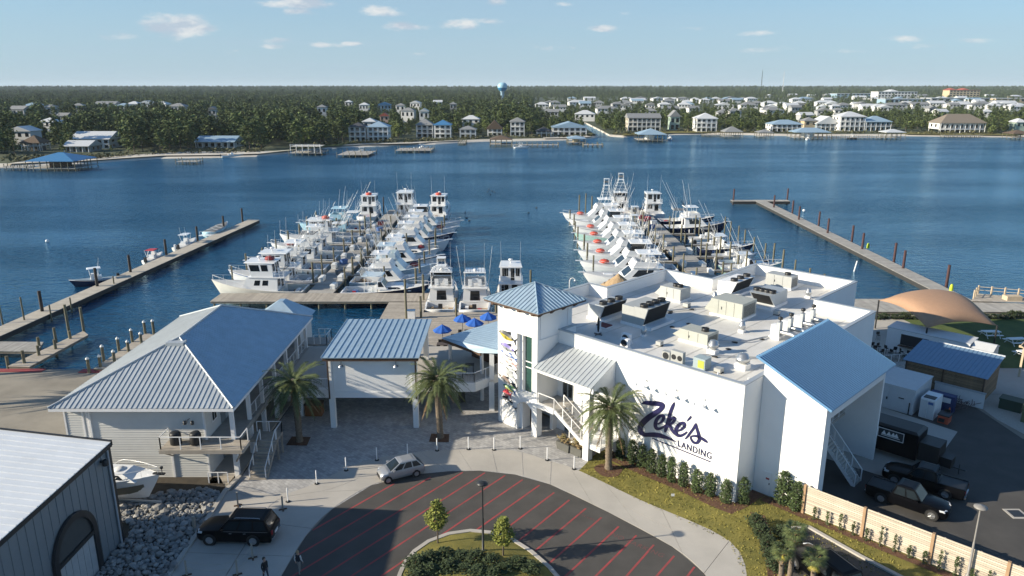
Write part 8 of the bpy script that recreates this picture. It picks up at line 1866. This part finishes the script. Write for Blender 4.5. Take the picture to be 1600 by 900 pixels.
for i, (x, y) in enumerate(rp):
 t = thing('rope_post', ['wooden rope post at the lower left picture edge', 'wooden rope post beside the dark dressed person', 'wooden rope post behind the black SUV rear wheel', 'wooden rope post in the sun behind the SUV', 'brown rope post left of the SUV roof'][i], 'post', P(x, y, .014), .4, 'wooden rope posts'); b = MB(); b.box(-.06, .06, -.06, .06, .06, 1.15); b.build('post', deck_wood, t)
 b = MB(); b.box(-.3, .3, -.06, .06, 0, .06); b.box(-.06, .06, -.3, .3, 0, .058); b.build('foot', wood_brown, t)
for n_, (a, c) in enumerate(((0, 1), (1, 2))):
 t = thing('rope', ['slack double rope between the two front rope posts', 'slack double rope up to the post behind the SUV wheel'][n_], 'rope', (0, 0, 0)); p, q = P(*rp[a], 0), P(*rp[c], 0)
 for z in (.6, 1.05): b = MB(); b.path([p.lerp(q, s / 10) + Vector((0, 0, z - .28 * math.sin(math.pi * s / 10))) for s in range(11)], .014, 4); b.build('rope_line', mat('rope_fibre', (.42, .40, .35), .9), t)
p = P(304, 826); b = MB(); b.tube((0, 0, -.3), (0, 0, 1.0), .13, .12, 8); o = b.build('timber_post', deck_wood); o.location = p; tag(o, 'stout timber post at the rock bed kerb left of the SUV', 'post')
for i, (x, y) in enumerate(((882, 703), (901, 710))):
 t = thing('planter_box', ['left grey planter with dry grasses by the stair', 'right grey planter with dry grasses by the stair'][i], 'planter', P(x, y), ROT, 'planters by the stair'); b = MB(); b.frus(-.65, .65, .28, .0, -.75, .75, .33, .75); b.build('box', mat('grey_planter', (.10, .10, .09), .8), t)
 o = bpy.data.objects.new('grasses', bush_mesh(60 + i, .6, .5, 110, .2, mat('dry_grasses', (.12, .12, .04), .9, c2=(.30, .20, .11), isl=.3))); link(o, t); o.location = (0, 0, .7); o.scale = (1.3, .6, 1)
p = P(1051, 778); t = thing('lawn_sign', 'tiny white sign stuck in the front lawn', 'sign', p); b = MB(); b.box(-.13, .13, -.01, .01, .15, .36); b.build('plate', white_trim, t); b = MB(); b.box(-.012, .012, .011, .02, 0, .3); b.build('stake', dark_metal, t)
def stencil(body, pa, pb, size, name='painted_words'):
 cu = bpy.data.curves.new('w', 'FONT'); cu.body = body; cu.size = size; cu.space_character = 1.15; tmp = bpy.data.objects.new('w', cu); col.objects.link(tmp); bpy.context.view_layer.update(); me = bpy.data.meshes.new_from_object(tmp); bpy.data.objects.remove(tmp)
 a, b_ = P(*pa), P(*pb); me.materials.clear(); me.materials.append(m_faint); o = bpy.data.objects.new(name, me); link(o); o.location = (a.x, a.y, .0125); o.rotation_euler = (0, 0, math.atan2(b_.y - a.y, b_.x - a.x)); o['kind'] = 'structure'
stencil('NO PARKING', (953, 836), (1013, 862), .62); stencil('FIRE LANE', (903, 803), (930, 815), .32)
# vehicles
tyre = mat('tyre_rubber', (.018, .018, .018), .85); rim_m = mat('alloy_rim', (.45, .45, .46), .3, .8); lamp_w = mat('headlight_glass', (.6, .62, .65), .1); lamp_r = mat('tail_lamp_red', (.30, .01, .012), .2)
chrome = mat('bright_trim', (.55, .56, .58), .2, .9); car_glass = mat('car_glass', (.015, .022, .028), .06, spec=.45)
def vehicle(name, label, cat, p, head, L_, Wd, paint, belt, roof, hood, cab, bed=None, wb=None, wr=.36, rails=False, group=None, nose=.78):
 """cab = x of windshield base, windshield top, roof rear, rear window base (0 = rear bumper)"""
 t = thing(name, label, cat, p, head, group); w = Wd / 2; x_ws, x_wt, x_rr, x_rb = cab; zb = .24
 prof = [(0, .50, .80, belt * .86 if not bed else belt * .96), (.06, .34, .93, belt * .94 if not bed else belt), (.35, .26, .985, belt), (x_rb, zb, 1, belt), (x_ws - .25, zb, 1, belt), (x_ws + .12, zb, .995, hood + .05), (L_ - .75, zb, .975, hood), (L_ - .28, .26, .90, hood - .09), (L_ - .06, .30, .78, nose), (L_, .42, .70, nose - .14)]
 v, f = [], []
 for x, z0, k, z1 in prof:
  ring = [(w * k * .90, z0), (w * k, z0 + (z1 - z0) * .35), (w * k * 1.0, z0 + (z1 - z0) * .72), (w * k * .95, z1 - .035), (w * k * .86, z1)]; v += [(x, y, z) for y, z in ring] + [(x, -y, z) for y, z in reversed(ring)]
 n = 10
 for i in range(len(prof) - 1):
  for j in range(n - 1): f.append([i * n + j, (i + 1) * n + j, (i + 1) * n + j + 1, i * n + j + 1])
  f.append([i * n, i * n + n - 1, (i + 1) * n + n - 1, (i + 1) * n])
 f += [list(range(n)), [(len(prof) - 1) * n + j for j in range(n - 1, -1, -1)]]
 b = MB(); b.add(v, f, 0, True); bo = b.build('body', paint, t); m_ = bo.modifiers.new('edge', 'EDGE_SPLIT'); m_.split_angle = R(38)
 pc = [('front', .06, .94, .08, .92), ('back', .08, .92, .12, .9), ('side', .05, .30, .12, .86), ('side', .34, .62, .12, .88), ('side', .66, .93, .12, .84)]
 if bed: pc = [pc[0], pc[1], ('side', .08, .46, .12, .86), ('side', .52, .92, .12, .84)]
 house(t, 'cabin', x_rb, x_ws, w * .93, belt - .06, x_rr, x_wt, w * .74, roof, paint, pc, car_glass)
 b = MB(); b.frus(x_rr + .06, x_wt - .06, w * .70, roof, x_rr + .25, x_wt - .25, w * .55, roof + .045); b.build('roof_panel', paint, t)
 if bed:
  b = MB(); b.box(.12, x_rb - .12, -w * .78, w * .78, belt - .02, belt + .012); b.build('bed_floor', black, t)
  b = MB(); b.box(.03, x_rb - .05, w * .80, w * .95, belt - .03, belt + .06); b.box(.03, x_rb - .05, -w * .95, -w * .80, belt - .03, belt + .06); b.box(.03, .12, -w * .795, w * .795, belt - .03, belt + .055); b.build('bed_rail', paint, t)
 wb = wb or L_ * .58; xr = (L_ - wb) * .56
 for x in (xr, xr + wb):
  for sg in (-1, 1):
   a = MB(); a.tube((x, sg * (w * .6), wr), (x, sg * (w + .008), wr), wr * 1.16, n=18); a.build('wheel_arch', black, t)
   q = MB(); q.tube((x, sg * (w - .2), wr), (x, sg * (w + .03), wr), wr, n=18); wo = q.build('wheel', tyre, t); c = MB()
   c.tube((x, sg * (w + .028), wr), (x, sg * (w + .034), wr), wr * .64, n=14)
   for k in range(5): aa = k * 1.2566; c.tube((x, sg * (w + .035), wr), (x + wr * .6 * math.cos(aa), sg * (w + .04), wr + wr * .6 * math.sin(aa)), .035, n=4)
   c.build('rim', rim_m, wo)
 for sg in (-1, 1):
  b = MB(); b.hexa([(L_ - .34, sg * w * .55, hood - .26), (L_ - .02, sg * w * .52, hood - .28), (L_ - .16, sg * w * .86, hood - .26), (L_ - .5, sg * w * .93, hood - .24)], [(L_ - .36, sg * w * .55, hood - .10), (L_ - .08, sg * w * .52, hood - .13), (L_ - .24, sg * w * .86, hood - .11), (L_ - .55, sg * w * .945, hood - .09)]); b.build('headlight', lamp_w, t)
  b = MB(); b.box(-.012, .10, sg * w * .70 - .09, sg * w * .70 + .12 * sg, belt - .38, belt - .08); b.build('tail_light', lamp_r, t)
  b = MB(); b.hexa([(x_ws - .45, sg * w, belt), (x_ws - .28, sg * w, belt), (x_ws - .28, sg * (w + .2), belt + .02), (x_ws - .42, sg * (w + .2), belt + .02)], [(x_ws - .45, sg * w, belt + .14), (x_ws - .28, sg * w, belt + .14), (x_ws - .28, sg * (w + .2), belt + .18), (x_ws - .42, sg * (w + .2), belt + .18)]); b.build('mirror', paint, t)
  b = MB(); b.box(x_rb + .1, x_ws - .3, sg * w - .006, sg * w + .012, belt - .05, belt - .025) if rails or bed else b.box(x_rb + .3, x_ws - .3, sg * w - .006, sg * w + .012, .52, .56); b.build('side_trim', chrome if rails else paint, t)
  for xd in (x_ws - .9, x_ws - 1.9): b = MB(); b.box(xd - .1, xd + .1, sg * w - .004, sg * (w + .018) + .004, belt - .20, belt - .16); b.build('door_handle', chrome if rails else paint, t)
  if rails: b = MB(); b.path([(x_rr + .3, sg * w * .68, roof + .03), (x_rr + .4, sg * w * .68, roof + .11), (x_wt - .5, sg * w * .68, roof + .11), (x_wt - .4, sg * w * .68, roof + .03)], .025, 4); b.build('roof_rail', chrome, t)
 b = MB(); b.box(L_ - .05, L_ + .012, -w * .5, w * .5, nose - .35, nose - .08); b.build('grille', black, t); b = MB(); b.box(-.05, .03, -.27, .27, .62, .78); b.build('number_plate', white_trim, t)
 b = MB(); b.box(-.06, .05, -w * .8, w * .8, .40, .54); b.build('rear_bumper', chrome if bed or rails else paint, t); return t
silver = mat('silver_car_paint', (.42, .43, .45), .28, .5, var=.03, coat=.6); car_black = mat('black_car_paint', (.0028, .003, .0042), .28, var=.1, spec=.15, coat=.04)
def car_at(x, y, hd, L_): return (x - math.cos(hd) * L_ / 2, y - math.sin(hd) * L_ / 2, .016)
h = PI + R(27); vehicle('hatchback', 'silver small hatchback parked on the curved sidewalk', 'car', car_at(-9.2, 54.4, h, 3.7), h, 3.7, 1.62, silver, .94, 1.47, .93, (2.95, 2.0, .62, .06), wb=2.4, wr=.30, nose=.70)
h = PI - R(2); vehicle('large_suv', 'big black SUV with chrome roof rails beside the rock bed', 'car', car_at(-19.4, 45.8, h, 5.4), h, 5.4, 2.03, car_black, 1.16, 1.90, 1.13, (3.75, 3.0, .5, .12), wb=3.08, wr=.41, rails=True, nose=.95)
h = ROT + R(3); vehicle('pickup_truck', 'black pickup truck nearest the fence, facing right', 'truck', car_at(30.2, 49.9, h, 5.7), h, 5.7, 1.95, car_black, 1.12, 1.85, 1.08, (4.0, 3.35, 2.15, 1.85), True, 3.5, .40, group='black pickups in the service yard', nose=.9)
h = ROT + PI + R(6); vehicle('pickup_truck', 'black pickup truck further from the fence, tail lamp to the right', 'truck', car_at(32.9, 52.6, h, 5.9), h, 5.9, 2.02, car_black, 1.14, 1.9, 1.12, (4.1, 3.4, 2.15, 1.9), True, 3.6, .41, group='black pickups in the service yard', nose=.92)
h = R(112); vehicle('parked_car', 'black car half hidden by cabbage palms at lower right', 'car', car_at(20.3, 41.2, h, 5.2), h, 5.2, 2.0, car_black, 1.12, 1.86, 1.1, (3.9, 3.1, .5, .12), wb=3.0, wr=.4, nose=.9)
# service yard and garden bar at the right (local a, b)
def box_thing(name, label, cat, a, b, w, d, h, m, top=None, parts=(), group=None, z0=0):
 t = thing(name, label, cat, W(a, b, z0), ROT, group); c = MB(); c.box(0, w, 0, d, 0, h); c.build('body', m, t)
 if top: c = MB(); c.box(-.06, w + .06, -.06, d + .06, h + .002, h + .12); c.build('lid', top, t)
 for nm, x0, x1, y0, y1, q0, q1, pm in parts: c = MB(); c.box(x0, x1, y0, y1, q0, q1); c.build(nm, pm, t)
 return t
wb_ = mat('dull_white_panel', (.55, .56, .57), .55, var=.06)
box_thing('cold_store', 'long white walk-in cold store behind the wing', 'container', .4, 26.5, 4.0, 5.2, 2.5, wb_, wb_, (('door', .6, 1.7, -.05, -.004, .2, 2.1, wb_), ('handle', 1.5, 1.62, -.1, -.052, 1.0, 1.25, dark_metal), ('latch', 2.6, 3.1, -.04, -.004, 1.4, 1.5, dark_metal), ('hose', 3.6, 3.7, -.06, -.004, 0, 1.2, black)))
box_thing('ice_chest', 'white two-door ice chest beside the cold store', 'freezer', 4.9, 26.7, 1.3, 2.3, 2.0, white_trim, None, (('door', .06, .62, -.04, -.004, .1, 1.85, wb_), ('door', .68, 1.24, -.04, -.004, .1, 1.85, wb_), ('panel', .7, 1.15, -.06, -.042, 1.5, 1.75, canvas_blue), ('vent', .15, 1.15, .2, 1.0, 2.003, 2.06, black)))
box_thing('work_machine', 'small orange red machine on the asphalt by the ice chest', 'machine', 6.6, 26.6, .9, 1.1, .75, mat('machine_orange', (.50, .10, .05), .5), dark_metal, (('handle', .2, .7, 1.15, 1.2, .4, 1.1, black), ('engine', .1, .6, -.2, -.005, .2, .5, dark_metal)))
box_thing('blue_chest', 'dark blue refrigerated chest behind the white ice chest', 'freezer', 4.9, 29.6, 2.2, .9, 1.7, mat('chest_navy', (.015, .03, .11), .5), None, (('sign_panel', .2, 1.9, -.03, -.004, 1.0, 1.5, wb_),))
for i, (a, b) in enumerate(((6.7, 28.6), (6.9, 29.2))):
 t = thing('traffic_cone', ['orange cone behind the orange machine', 'orange cone further behind the machine'][i], 'cone', W(a, b), 0, 'orange cones'); c = MB(); c.lathe((0, 0, .04), [(.17, 0), (.04, .72)], 10); c.build('cone', mat('cone_orange', (.6, .13, .03), .6), t); c = MB(); c.box(-.22, .22, -.22, .22, 0, .04); c.build('foot', black, t)
dbm = MB(); r = random.Random(4)
for i in range(70): q = Vector((r.gauss(0, .7), r.gauss(0, .5), abs(r.gauss(0, .35)))); d = Vector((r.uniform(-1, 1), r.uniform(-1, 1), r.uniform(-.2, .8))) * .6; dbm.tube(q, q + d, .03, n=4)
o = dbm.build('scrap_heap', mat('scrap_dark', (.05, .04, .045), .8, c2=(.16, .10, .09), isl=.4)); o.location = W(7.0, 31.4, .1); tag(o, 'tangled dark scrap heap against the white yard wall', 'scrap'); o['kind'] = 'stuff'
def food_trailer():
 t = thing('food_trailer', 'long black food trailer with pale outlined sign behind the wing', 'trailer', W(.6, 15.9), ROT); c = MB(); c.box(0, 7.3, 0, 2.4, .5, 2.75); c.build('body', car_black, t); c = MB(); c.frus(0, 7.3, 1.2, 2.75, .25, 7.05, 1.0, 2.95)
 c.v = [(x, y + 1.2, z) for x, y, z in c.v]; c.build('roof', black, t); c = MB(); c.box(7.35, 8.9, .2, 2.2, .6, 2.2); c.build('smoker_box', black, t); c = MB(); c.box(8.95, 9.8, .6, 1.8, .5, 1.3); c.build('tool_box', black, t)
 s = MB(); s.box(4.1, 6.2, -.03, -.004, 1.75, 2.6); s_ = s.build('sign', dark_metal, t); e = MB()
 for x0, x1, z0, z1 in ((4.1, 6.2, 1.75, 1.8), (4.1, 6.2, 2.55, 2.6), (4.1, 4.15, 1.801, 2.549), (6.15, 6.2, 1.801, 2.549), (4.4, 5.9, 1.95, 2.0)): e.box(x0, x1, -.045, -.031, z0, z1)
 for x in (4.6, 5.0, 5.35, 5.6): e.hexa([(x - .2, -.045, 2.05), (x + .2, -.045, 2.05), (x + .2, -.031, 2.05), (x - .2, -.031, 2.05)], [(x - .02, -.045, 2.4), (x + .02, -.045, 2.4), (x + .02, -.031, 2.4), (x - .02, -.031, 2.4)])
 e.build('emblem', white_trim, s_)
 for x in (2.6, 3.6):
  for y in (-.04, 2.2): q = MB(); q.tube((x, y, .38), (x, y + .24, .38), .38, n=14); q.build('wheel', tyre, t)
 q = MB(); q.box(9.8, 10.8, 1.1, 1.25, .45, .55); q.tube((10.3, 1.18, 0), (10.3, 1.18, .9), .04, n=6); q.build('drawbar', dark_metal, t)
food_trailer()
def shed():
 t = thing('yard_shed', 'timber walled yard shed with bright blue sheet roof', 'shed', W(1.1, 33.7), ROT); seam_roof(t, [(-.2, -.2, 3.0), (7.7, -.2, 3.0), (7.7, 6.1, 3.7), (-.2, 6.1, 3.7)], (1, 0, 0), .42, mat('bright_blue_sheet', (.15, .25, .37), .45, .12, var=.06), t=.05, rib=.03)
 sk = MB(); sk.box(1.4, 7.7, 6.12, 6.3, 3.55, 3.78); sk.build('ridge_flashing', roof_cols['white'], t); wm = obj_tint(mat('yard_boards', (.22, .15, .09), .85, var=.25, scale=3), .2)
 me = MB(); me.box(0, 7.3, 0, .04, 0, .135); me = me.mesh('board', wm); m2 = MB(); m2.box(0, .04, 0, 5.6, 0, .135); m2 = m2.mesh('board', wm)
 for k in range(19): o = bpy.data.objects.new('board', me); link(o, t); o.location = (.1, .3, .1 + k * .15); o = bpy.data.objects.new('board', m2); link(o, t); o.location = (7.38, .4, .1 + k * .15)
 for x in (.05, 3.6, 7.3): c = MB(); c.box(x, x + .12, .14, .28, 0, 3.0); c.build('post', wood_brown, t)
shed()
box_thing('yard_wall', 'low white panel wall before the timber shed', 'wall', 4.4, 33.0, 4.5, .12, 1.55, wb_, cap_metal)
obj_board = mat('yard_boards', None) if False else MATS['yard_boards']
t = thing('board_screen', 'weathered board screen at the right edge near the green boxes', 'fence', W(11.6, 37.0), ROT); me = MB(); me.box(0, 4.2, 0, .05, 0, .17); me = me.mesh('board', MATS['yard_boards'])
for k in range(10): o = bpy.data.objects.new('board', me); link(o, t); o.location = (0, 0, .08 + k * .185)
for x in (0, 2, 4): c = MB(); c.box(x, x + .12, .06, .18, 0, 2.0); c.build('post', wood_brown, t)
for l, a, b, w, d, h, m in (('dark green utility cabinet on the gravel verge', 9.9, 34.4, 1.9, 1.3, 1.0, (.02, .045, .03)), ('olive green transformer box at the right picture edge', 12.2, 32.3, 2.0, 2.0, 1.6, (.10, .12, .055))): box_thing('utility_box', l, 'utility box', a, b, w, d, h, mat('box_%.3f' % m[0], m, .6), mat('box_%.3f' % m[0], m, .6), group='green utility boxes')
def pergola():
 t = thing('timber_pergola', 'new timber pergola frame with braces at the right edge', 'pergola', W(9.4, 45.6), ROT); m = MATS['new_timber']
 for x, y in ((0, 0), (4, 0), (0, 3.4), (4, 3.4)):
  c = MB(); c.box(x - .1, x + .1, y - .1, y + .1, 0, 3.3); c.build('post', m, t); c = MB(); s = 1 if x == 0 else -1; c.tube((x + s * .1, y, 2.5), (x + s * .8, y, 3.25), .06, n=4, smooth=False); c.build('brace', m, t)
 for y in (0, 3.4): c = MB(); c.box(-.5, 4.5, y - .06, y + .06, 3.31, 3.55); c.build('beam', m, t)
 for i in range(8): c = MB(); c.box(-.3 + i * .65, -.22 + i * .65, -.5, 3.9, 3.56, 3.72); c.build('rafter', m, t)
pergola()
def bar_box():
 t = thing('garden_bar', 'white container bar with round badge and open serving hatch', 'bar', W(-4.2, 44.2), ROT); c = MB(); c.box(0, 8.8, 0, 3.1, 0, 2.85); c.build('body', white_trim, t); c = MB(); c.box(-.05, 8.85, -.05, 3.15, 2.853, 2.95); c.build('roof', wb_, t)
 h = MB(); h.box(1.6, 4.6, -.06, -.004, 1.1, 2.4); h.build('hatch', dark_in, t); h = MB(); h.box(1.5, 4.7, -.6, -.062, 1.0, 1.08); h.build('counter', wood_brown, t); g = MB(); g.tube((6.2, -.04, 1.75), (6.2, -.004, 1.75), .62, n=24); b = g.build('badge', dark_metal, t); g = MB(); g.tube((6.2, -.05, 1.75), (6.2, -.041, 1.75), .54, n=24); g.build('badge_face', white_trim, b)  # dark panel on the solid body paints the shade inside an open hatch
 g = MB(); g.hexa([(6.08, -.062, 1.45), (6.32, -.062, 1.45), (6.32, -.052, 1.45), (6.08, -.052, 1.45)], [(6.14, -.062, 2.05), (6.27, -.062, 2.05), (6.27, -.052, 2.05), (6.14, -.052, 2.05)]); g.build('badge_figure', canvas_blue, b); g = MB(); g.box(6.12, 6.29, -.066, -.0625, 1.85, 1.97); g.build('badge_mark', raft_red, b)
 g = MB(); g.hexa([(8.95, .1, 0), (11.0, .1, 0), (11.0, 3.0, 0), (8.95, 3.0, 0)], [(8.95, .1, 2.5), (11.0, .1, 2.5), (11.0, 3.0, 2.5), (8.95, 3.0, 2.5)]); g.hexa([(8.9, 0, 2.52), (11.1, 0, 2.52), (11.1, 3.1, 2.52), (8.9, 3.1, 2.52)], [(8.9, 1.4, 3.0), (11.1, 1.4, 3.0), (11.1, 1.7, 3.0), (8.9, 1.7, 3.0)]); g.build('annex', wb_, t)
bar_box()
def sail():
 t = thing('shade_canopy', 'large arched tan fabric canopy over the garden bar', 'canopy', (0, 0, 0)); A, B, C, D = Vector((48.1, 92.6, 3.9)), Vector((59.5, 95.5, 3.9)), Vector((57.7, 83.2, 3.5)), Vector((48.7, 82.0, 3.6)); n = 14; v = []
 for i in range(n + 1):
  for j in range(n + 1):
   u, w = i / n, j / n; p = (A * (1 - u) + B * u) * (1 - w) + (D * (1 - u) + C * u) * w; c = (A + B + C + D) / 4; e = 4 * u * (1 - u) * 4 * w * (1 - w); inw = 1 - .08 * (4 * u * (1 - u) * (1 - 4 * w * (1 - w)) + 4 * w * (1 - w) * (1 - 4 * u * (1 - u)))
   q = c + (p - c) * inw; v.append((q.x, q.y, p.z + 2.0 * (e ** .55) + .5 * max(4 * u * (1 - u), 4 * w * (1 - w)) * (1 - e)))
 m = n + 1; b = MB(); b.add(v, [[i * m + j, (i + 1) * m + j, (i + 1) * m + j + 1, i * m + j + 1] for i in range(n) for j in range(n)], 0, True); o = b.build('fabric', mat('tan_fabric', (.36, .22, .14), .85, var=.06), t); md = o.modifiers.new('cloth', 'SOLIDIFY'); md.thickness = .04
 for p in (A, B, C, D): q = MB(); q.tube((p.x, p.y, 0), p, .1, n=8); q.build('mast', dark_metal, t)
sail()
st = thing('bar_stool', 'single dark bar stool at the serving hatch under the canopy', 'stool', W(-6, 47), 0, 'bar stools under the canopy'); c = MB(); c.lathe((0, 0, .72), [(.2, 0), (.21, .05), (.05, .07)], 10); c.build('seat', black, st); c = MB(); c.box(-.2, .2, .16, .2, .8, 1.15); c.build('backrest', black, st)
for x in (-.17, .17):
 for y in (-.17, .17): c = MB(); c.tube((x, y, 0), (x * .8, y * .8, .72), .02, n=4); c.build('leg', dark_metal, st)
for i in range(22): copy_tree(st, W(-9.5 + (i % 11) * .85, 41.2 + (i // 11) * 1.5 + rnd.uniform(-.2, .2)), rnd.uniform(0, 6), f'dark bar stool in the {"front" if i < 11 else "back"} row under the canopy, {ORD[i % 11]} from the left')
pt = None
for i, (x, y) in enumerate(((61.2, 89.2), (62.6, 86.4), (60.9, 82.0))):
 l = ['white picnic table nearest the canopy tip', 'white picnic table in the middle of the lawn shade', 'white picnic table nearest the pergola'][i]
 if pt: copy_tree(pt, (x, y, 0), .1 * i, l); continue
 pt = thing('picnic_table', l, 'table', (x, y, 0), 0, 'white picnic tables')
 for nm, y0, y1, z in (('table_top', -.4, .4, .74), ('bench', -.95, -.65, .43), ('bench', .65, .95, .43)): c = MB(); c.box(-1.1, 1.1, y0, y1, z, z + .06); c.build(nm, white_trim, pt)
 for sx in (-.8, .8): c = MB(); c.tube((sx, -.85, 0), (sx, -.3, .73), .05, n=4); c.tube((sx, .85, 0), (sx, .3, .73), .05, n=4); c.box(sx - .04, sx + .04, -.8, .8, .36, .425); c.build('leg', white_trim, pt)
t = thing('rear_stair', 'white railed stair and pale landing behind the restaurant corner', 'stair', W(.6, 36.0), ROT); c = MB(); c.box(0, 5.0, 0, 3.2, 0, 1.1); c.build('landing', wb_, t); rail(t, [(0, 3.1, 1.1), (2.4, 3.1, 1.1), (5, 3.1, 1.1)], step=.9); stair(t, (-3.2, 2.2, 0), (0, 2.2, 1.1), 1.6, 6, m_conc); rail(t, [(-3.2, 3.0, 0), (0, 3.0, 1.1)], step=.9)
# people
skin_m = mat('skin', (.42, .26, .19), .6, var=.05); hair_b = mat('sandy_hair', (.30, .22, .13), .8); hair_d = mat('dark_hair', (.03, .025, .02), .8); eye_m = mat('eye_dark', (.02, .02, .02), .3)
def person(label, p, head, top_m, sleeve_m, leg_m, hair, stride=.16):
 t = thing('person', label, 'person', p, head); vs, es, rs = [], [], []
 def add(q, r_, par=None):
  vs.append(q); rs.append(r_)
  if par is not None: es.append((par, len(vs) - 1))
  return len(vs) - 1
 pel = add((0, 0, .95), .135); wa = add((.01, 0, 1.12), .12, pel); chs = add((0, 0, 1.32), .145, wa); nk = add((0, 0, 1.47), .06, chs); hb_ = add((.015, 0, 1.56), .075, nk); hm = add((.02, 0, 1.655), .095, hb_); add((.0, 0, 1.73), .07, hm); add((.115, 0, 1.63), .016, hm)
 for sg in (-1, 1):
  hp = add((0, sg * .095, .90), .088, pel); kn = add((sg * stride * .5 + .03, sg * .10, .50), .058, hp); an = add((sg * stride, sg * .105, .09), .04, kn); add((sg * stride + .16, sg * .12, .035), .035, an)
  shd = add((0, sg * .185, 1.40), .062, chs); el = add((-.03 - sg * .04, sg * .245, 1.12), .043, shd); wr_ = add((.07 - sg * .08, sg * .235, .89), .027, el); pm = add((.09 - sg * .08, sg * .23, .83), .03, wr_)
  for k, (dx, dz) in enumerate(((-.03, -.085), (-.01, -.1), (.012, -.095), (.032, -.075))): m_ = add((.09 - sg * .08 + dx, sg * .228, .83 + dz * .55), .010, pm); add((.095 - sg * .08 + dx, sg * .215, .83 + dz), .008, m_)
  th_ = add((.125 - sg * .08, sg * .215, .815), .010, pm); add((.135 - sg * .08, sg * .205, .775), .008, th_); add((-.005, sg * .092, 1.635), .016, hm)
 me = bpy.data.meshes.new('body'); me.from_pydata(vs, es, []); o = bpy.data.objects.new('body', me); link(o); sk = o.modifiers.new('s', 'SKIN'); sd = o.modifiers.new('d', 'SUBSURF'); sd.levels = 1
 for i, r_ in enumerate(rs): me.skin_vertices[0].data[i].radius = (r_, r_)
 me.skin_vertices[0].data[0].use_root = True; bpy.context.view_layer.update(); m2 = bpy.data.meshes.new_from_object(o.evaluated_get(bpy.context.evaluated_depsgraph_get())); bpy.data.objects.remove(o)
 m2.materials.clear()
 for m in (skin_m, top_m, sleeve_m, leg_m, black): m2.materials.append(m)
 for f in m2.polygons:
  c = f.center; f.material_index = 4 if c.z < .07 else 3 if c.z < .97 and abs(c.y) < .2 else 0 if c.z > 1.47 or (c.z < .9 and abs(c.y) > .19) else 2 if abs(c.y) > .165 else 1; f.use_smooth = True
 b = bpy.data.objects.new('body', m2); link(b, t)
 hr = MB(); hr.lathe((-.012, 0, 1.62), [(.098, 0), (.108, .06), (.10, .12), (.06, .165), (.01, .178)], 10); hr.v = [(x * (1.0 if x < .03 else .72), y, z) for x, y, z in hr.v]; hr.build('hair', hair, t)
 for sg in (-1, 1): e = MB(); e.box(.105, .116, sg * .035 - .012, sg * .035 + .012, 1.66, 1.675); e.build('eye', eye_m, t)
 e = MB(); e.box(.098, .11, -.025, .025, 1.585, 1.593); e.build('mouth', MATS['hatch_red'], t)
person('person with sandy hair, dark vest and white sleeves on the dark asphalt', (-14.0, 41.75, .01), 1.2, mat('navy_vest', (.012, .014, .024), .8), mat('white_shirt', (.6, .6, .6), .8), mat('grey_trousers', (.22, .21, .20), .8), hair_b)
person('dark haired person in black at the lower picture edge', (-15.95, 41.0, .016), -.6, mat('black_jacket', (.012, .012, .014), .8), mat('black_jacket', (.012, .012, .014), .8), mat('navy_trousers', (.03, .035, .06), .8), hair_d)
# the air over the bay
hm_ = bpy.data.materials.new('bay_air'); hm_.use_nodes = True; nt_ = hm_.node_tree; nt_.nodes.remove(nt_.nodes['Principled BSDF'])
pv_ = nt_.nodes.new('ShaderNodeVolumePrincipled'); pv_.inputs['Color'].default_value = (.72, .87, 1, 1); pv_.inputs['Density'].default_value = 0.00006; nt_.links.new(pv_.outputs[0], nt_.nodes['Material Output'].inputs['Volume'])
hb_ = MB(); hb_.box(-50000, 50000, -1500, 43500, -4, 135); tag(hb_.build('haze', hm_), kind='stuff')
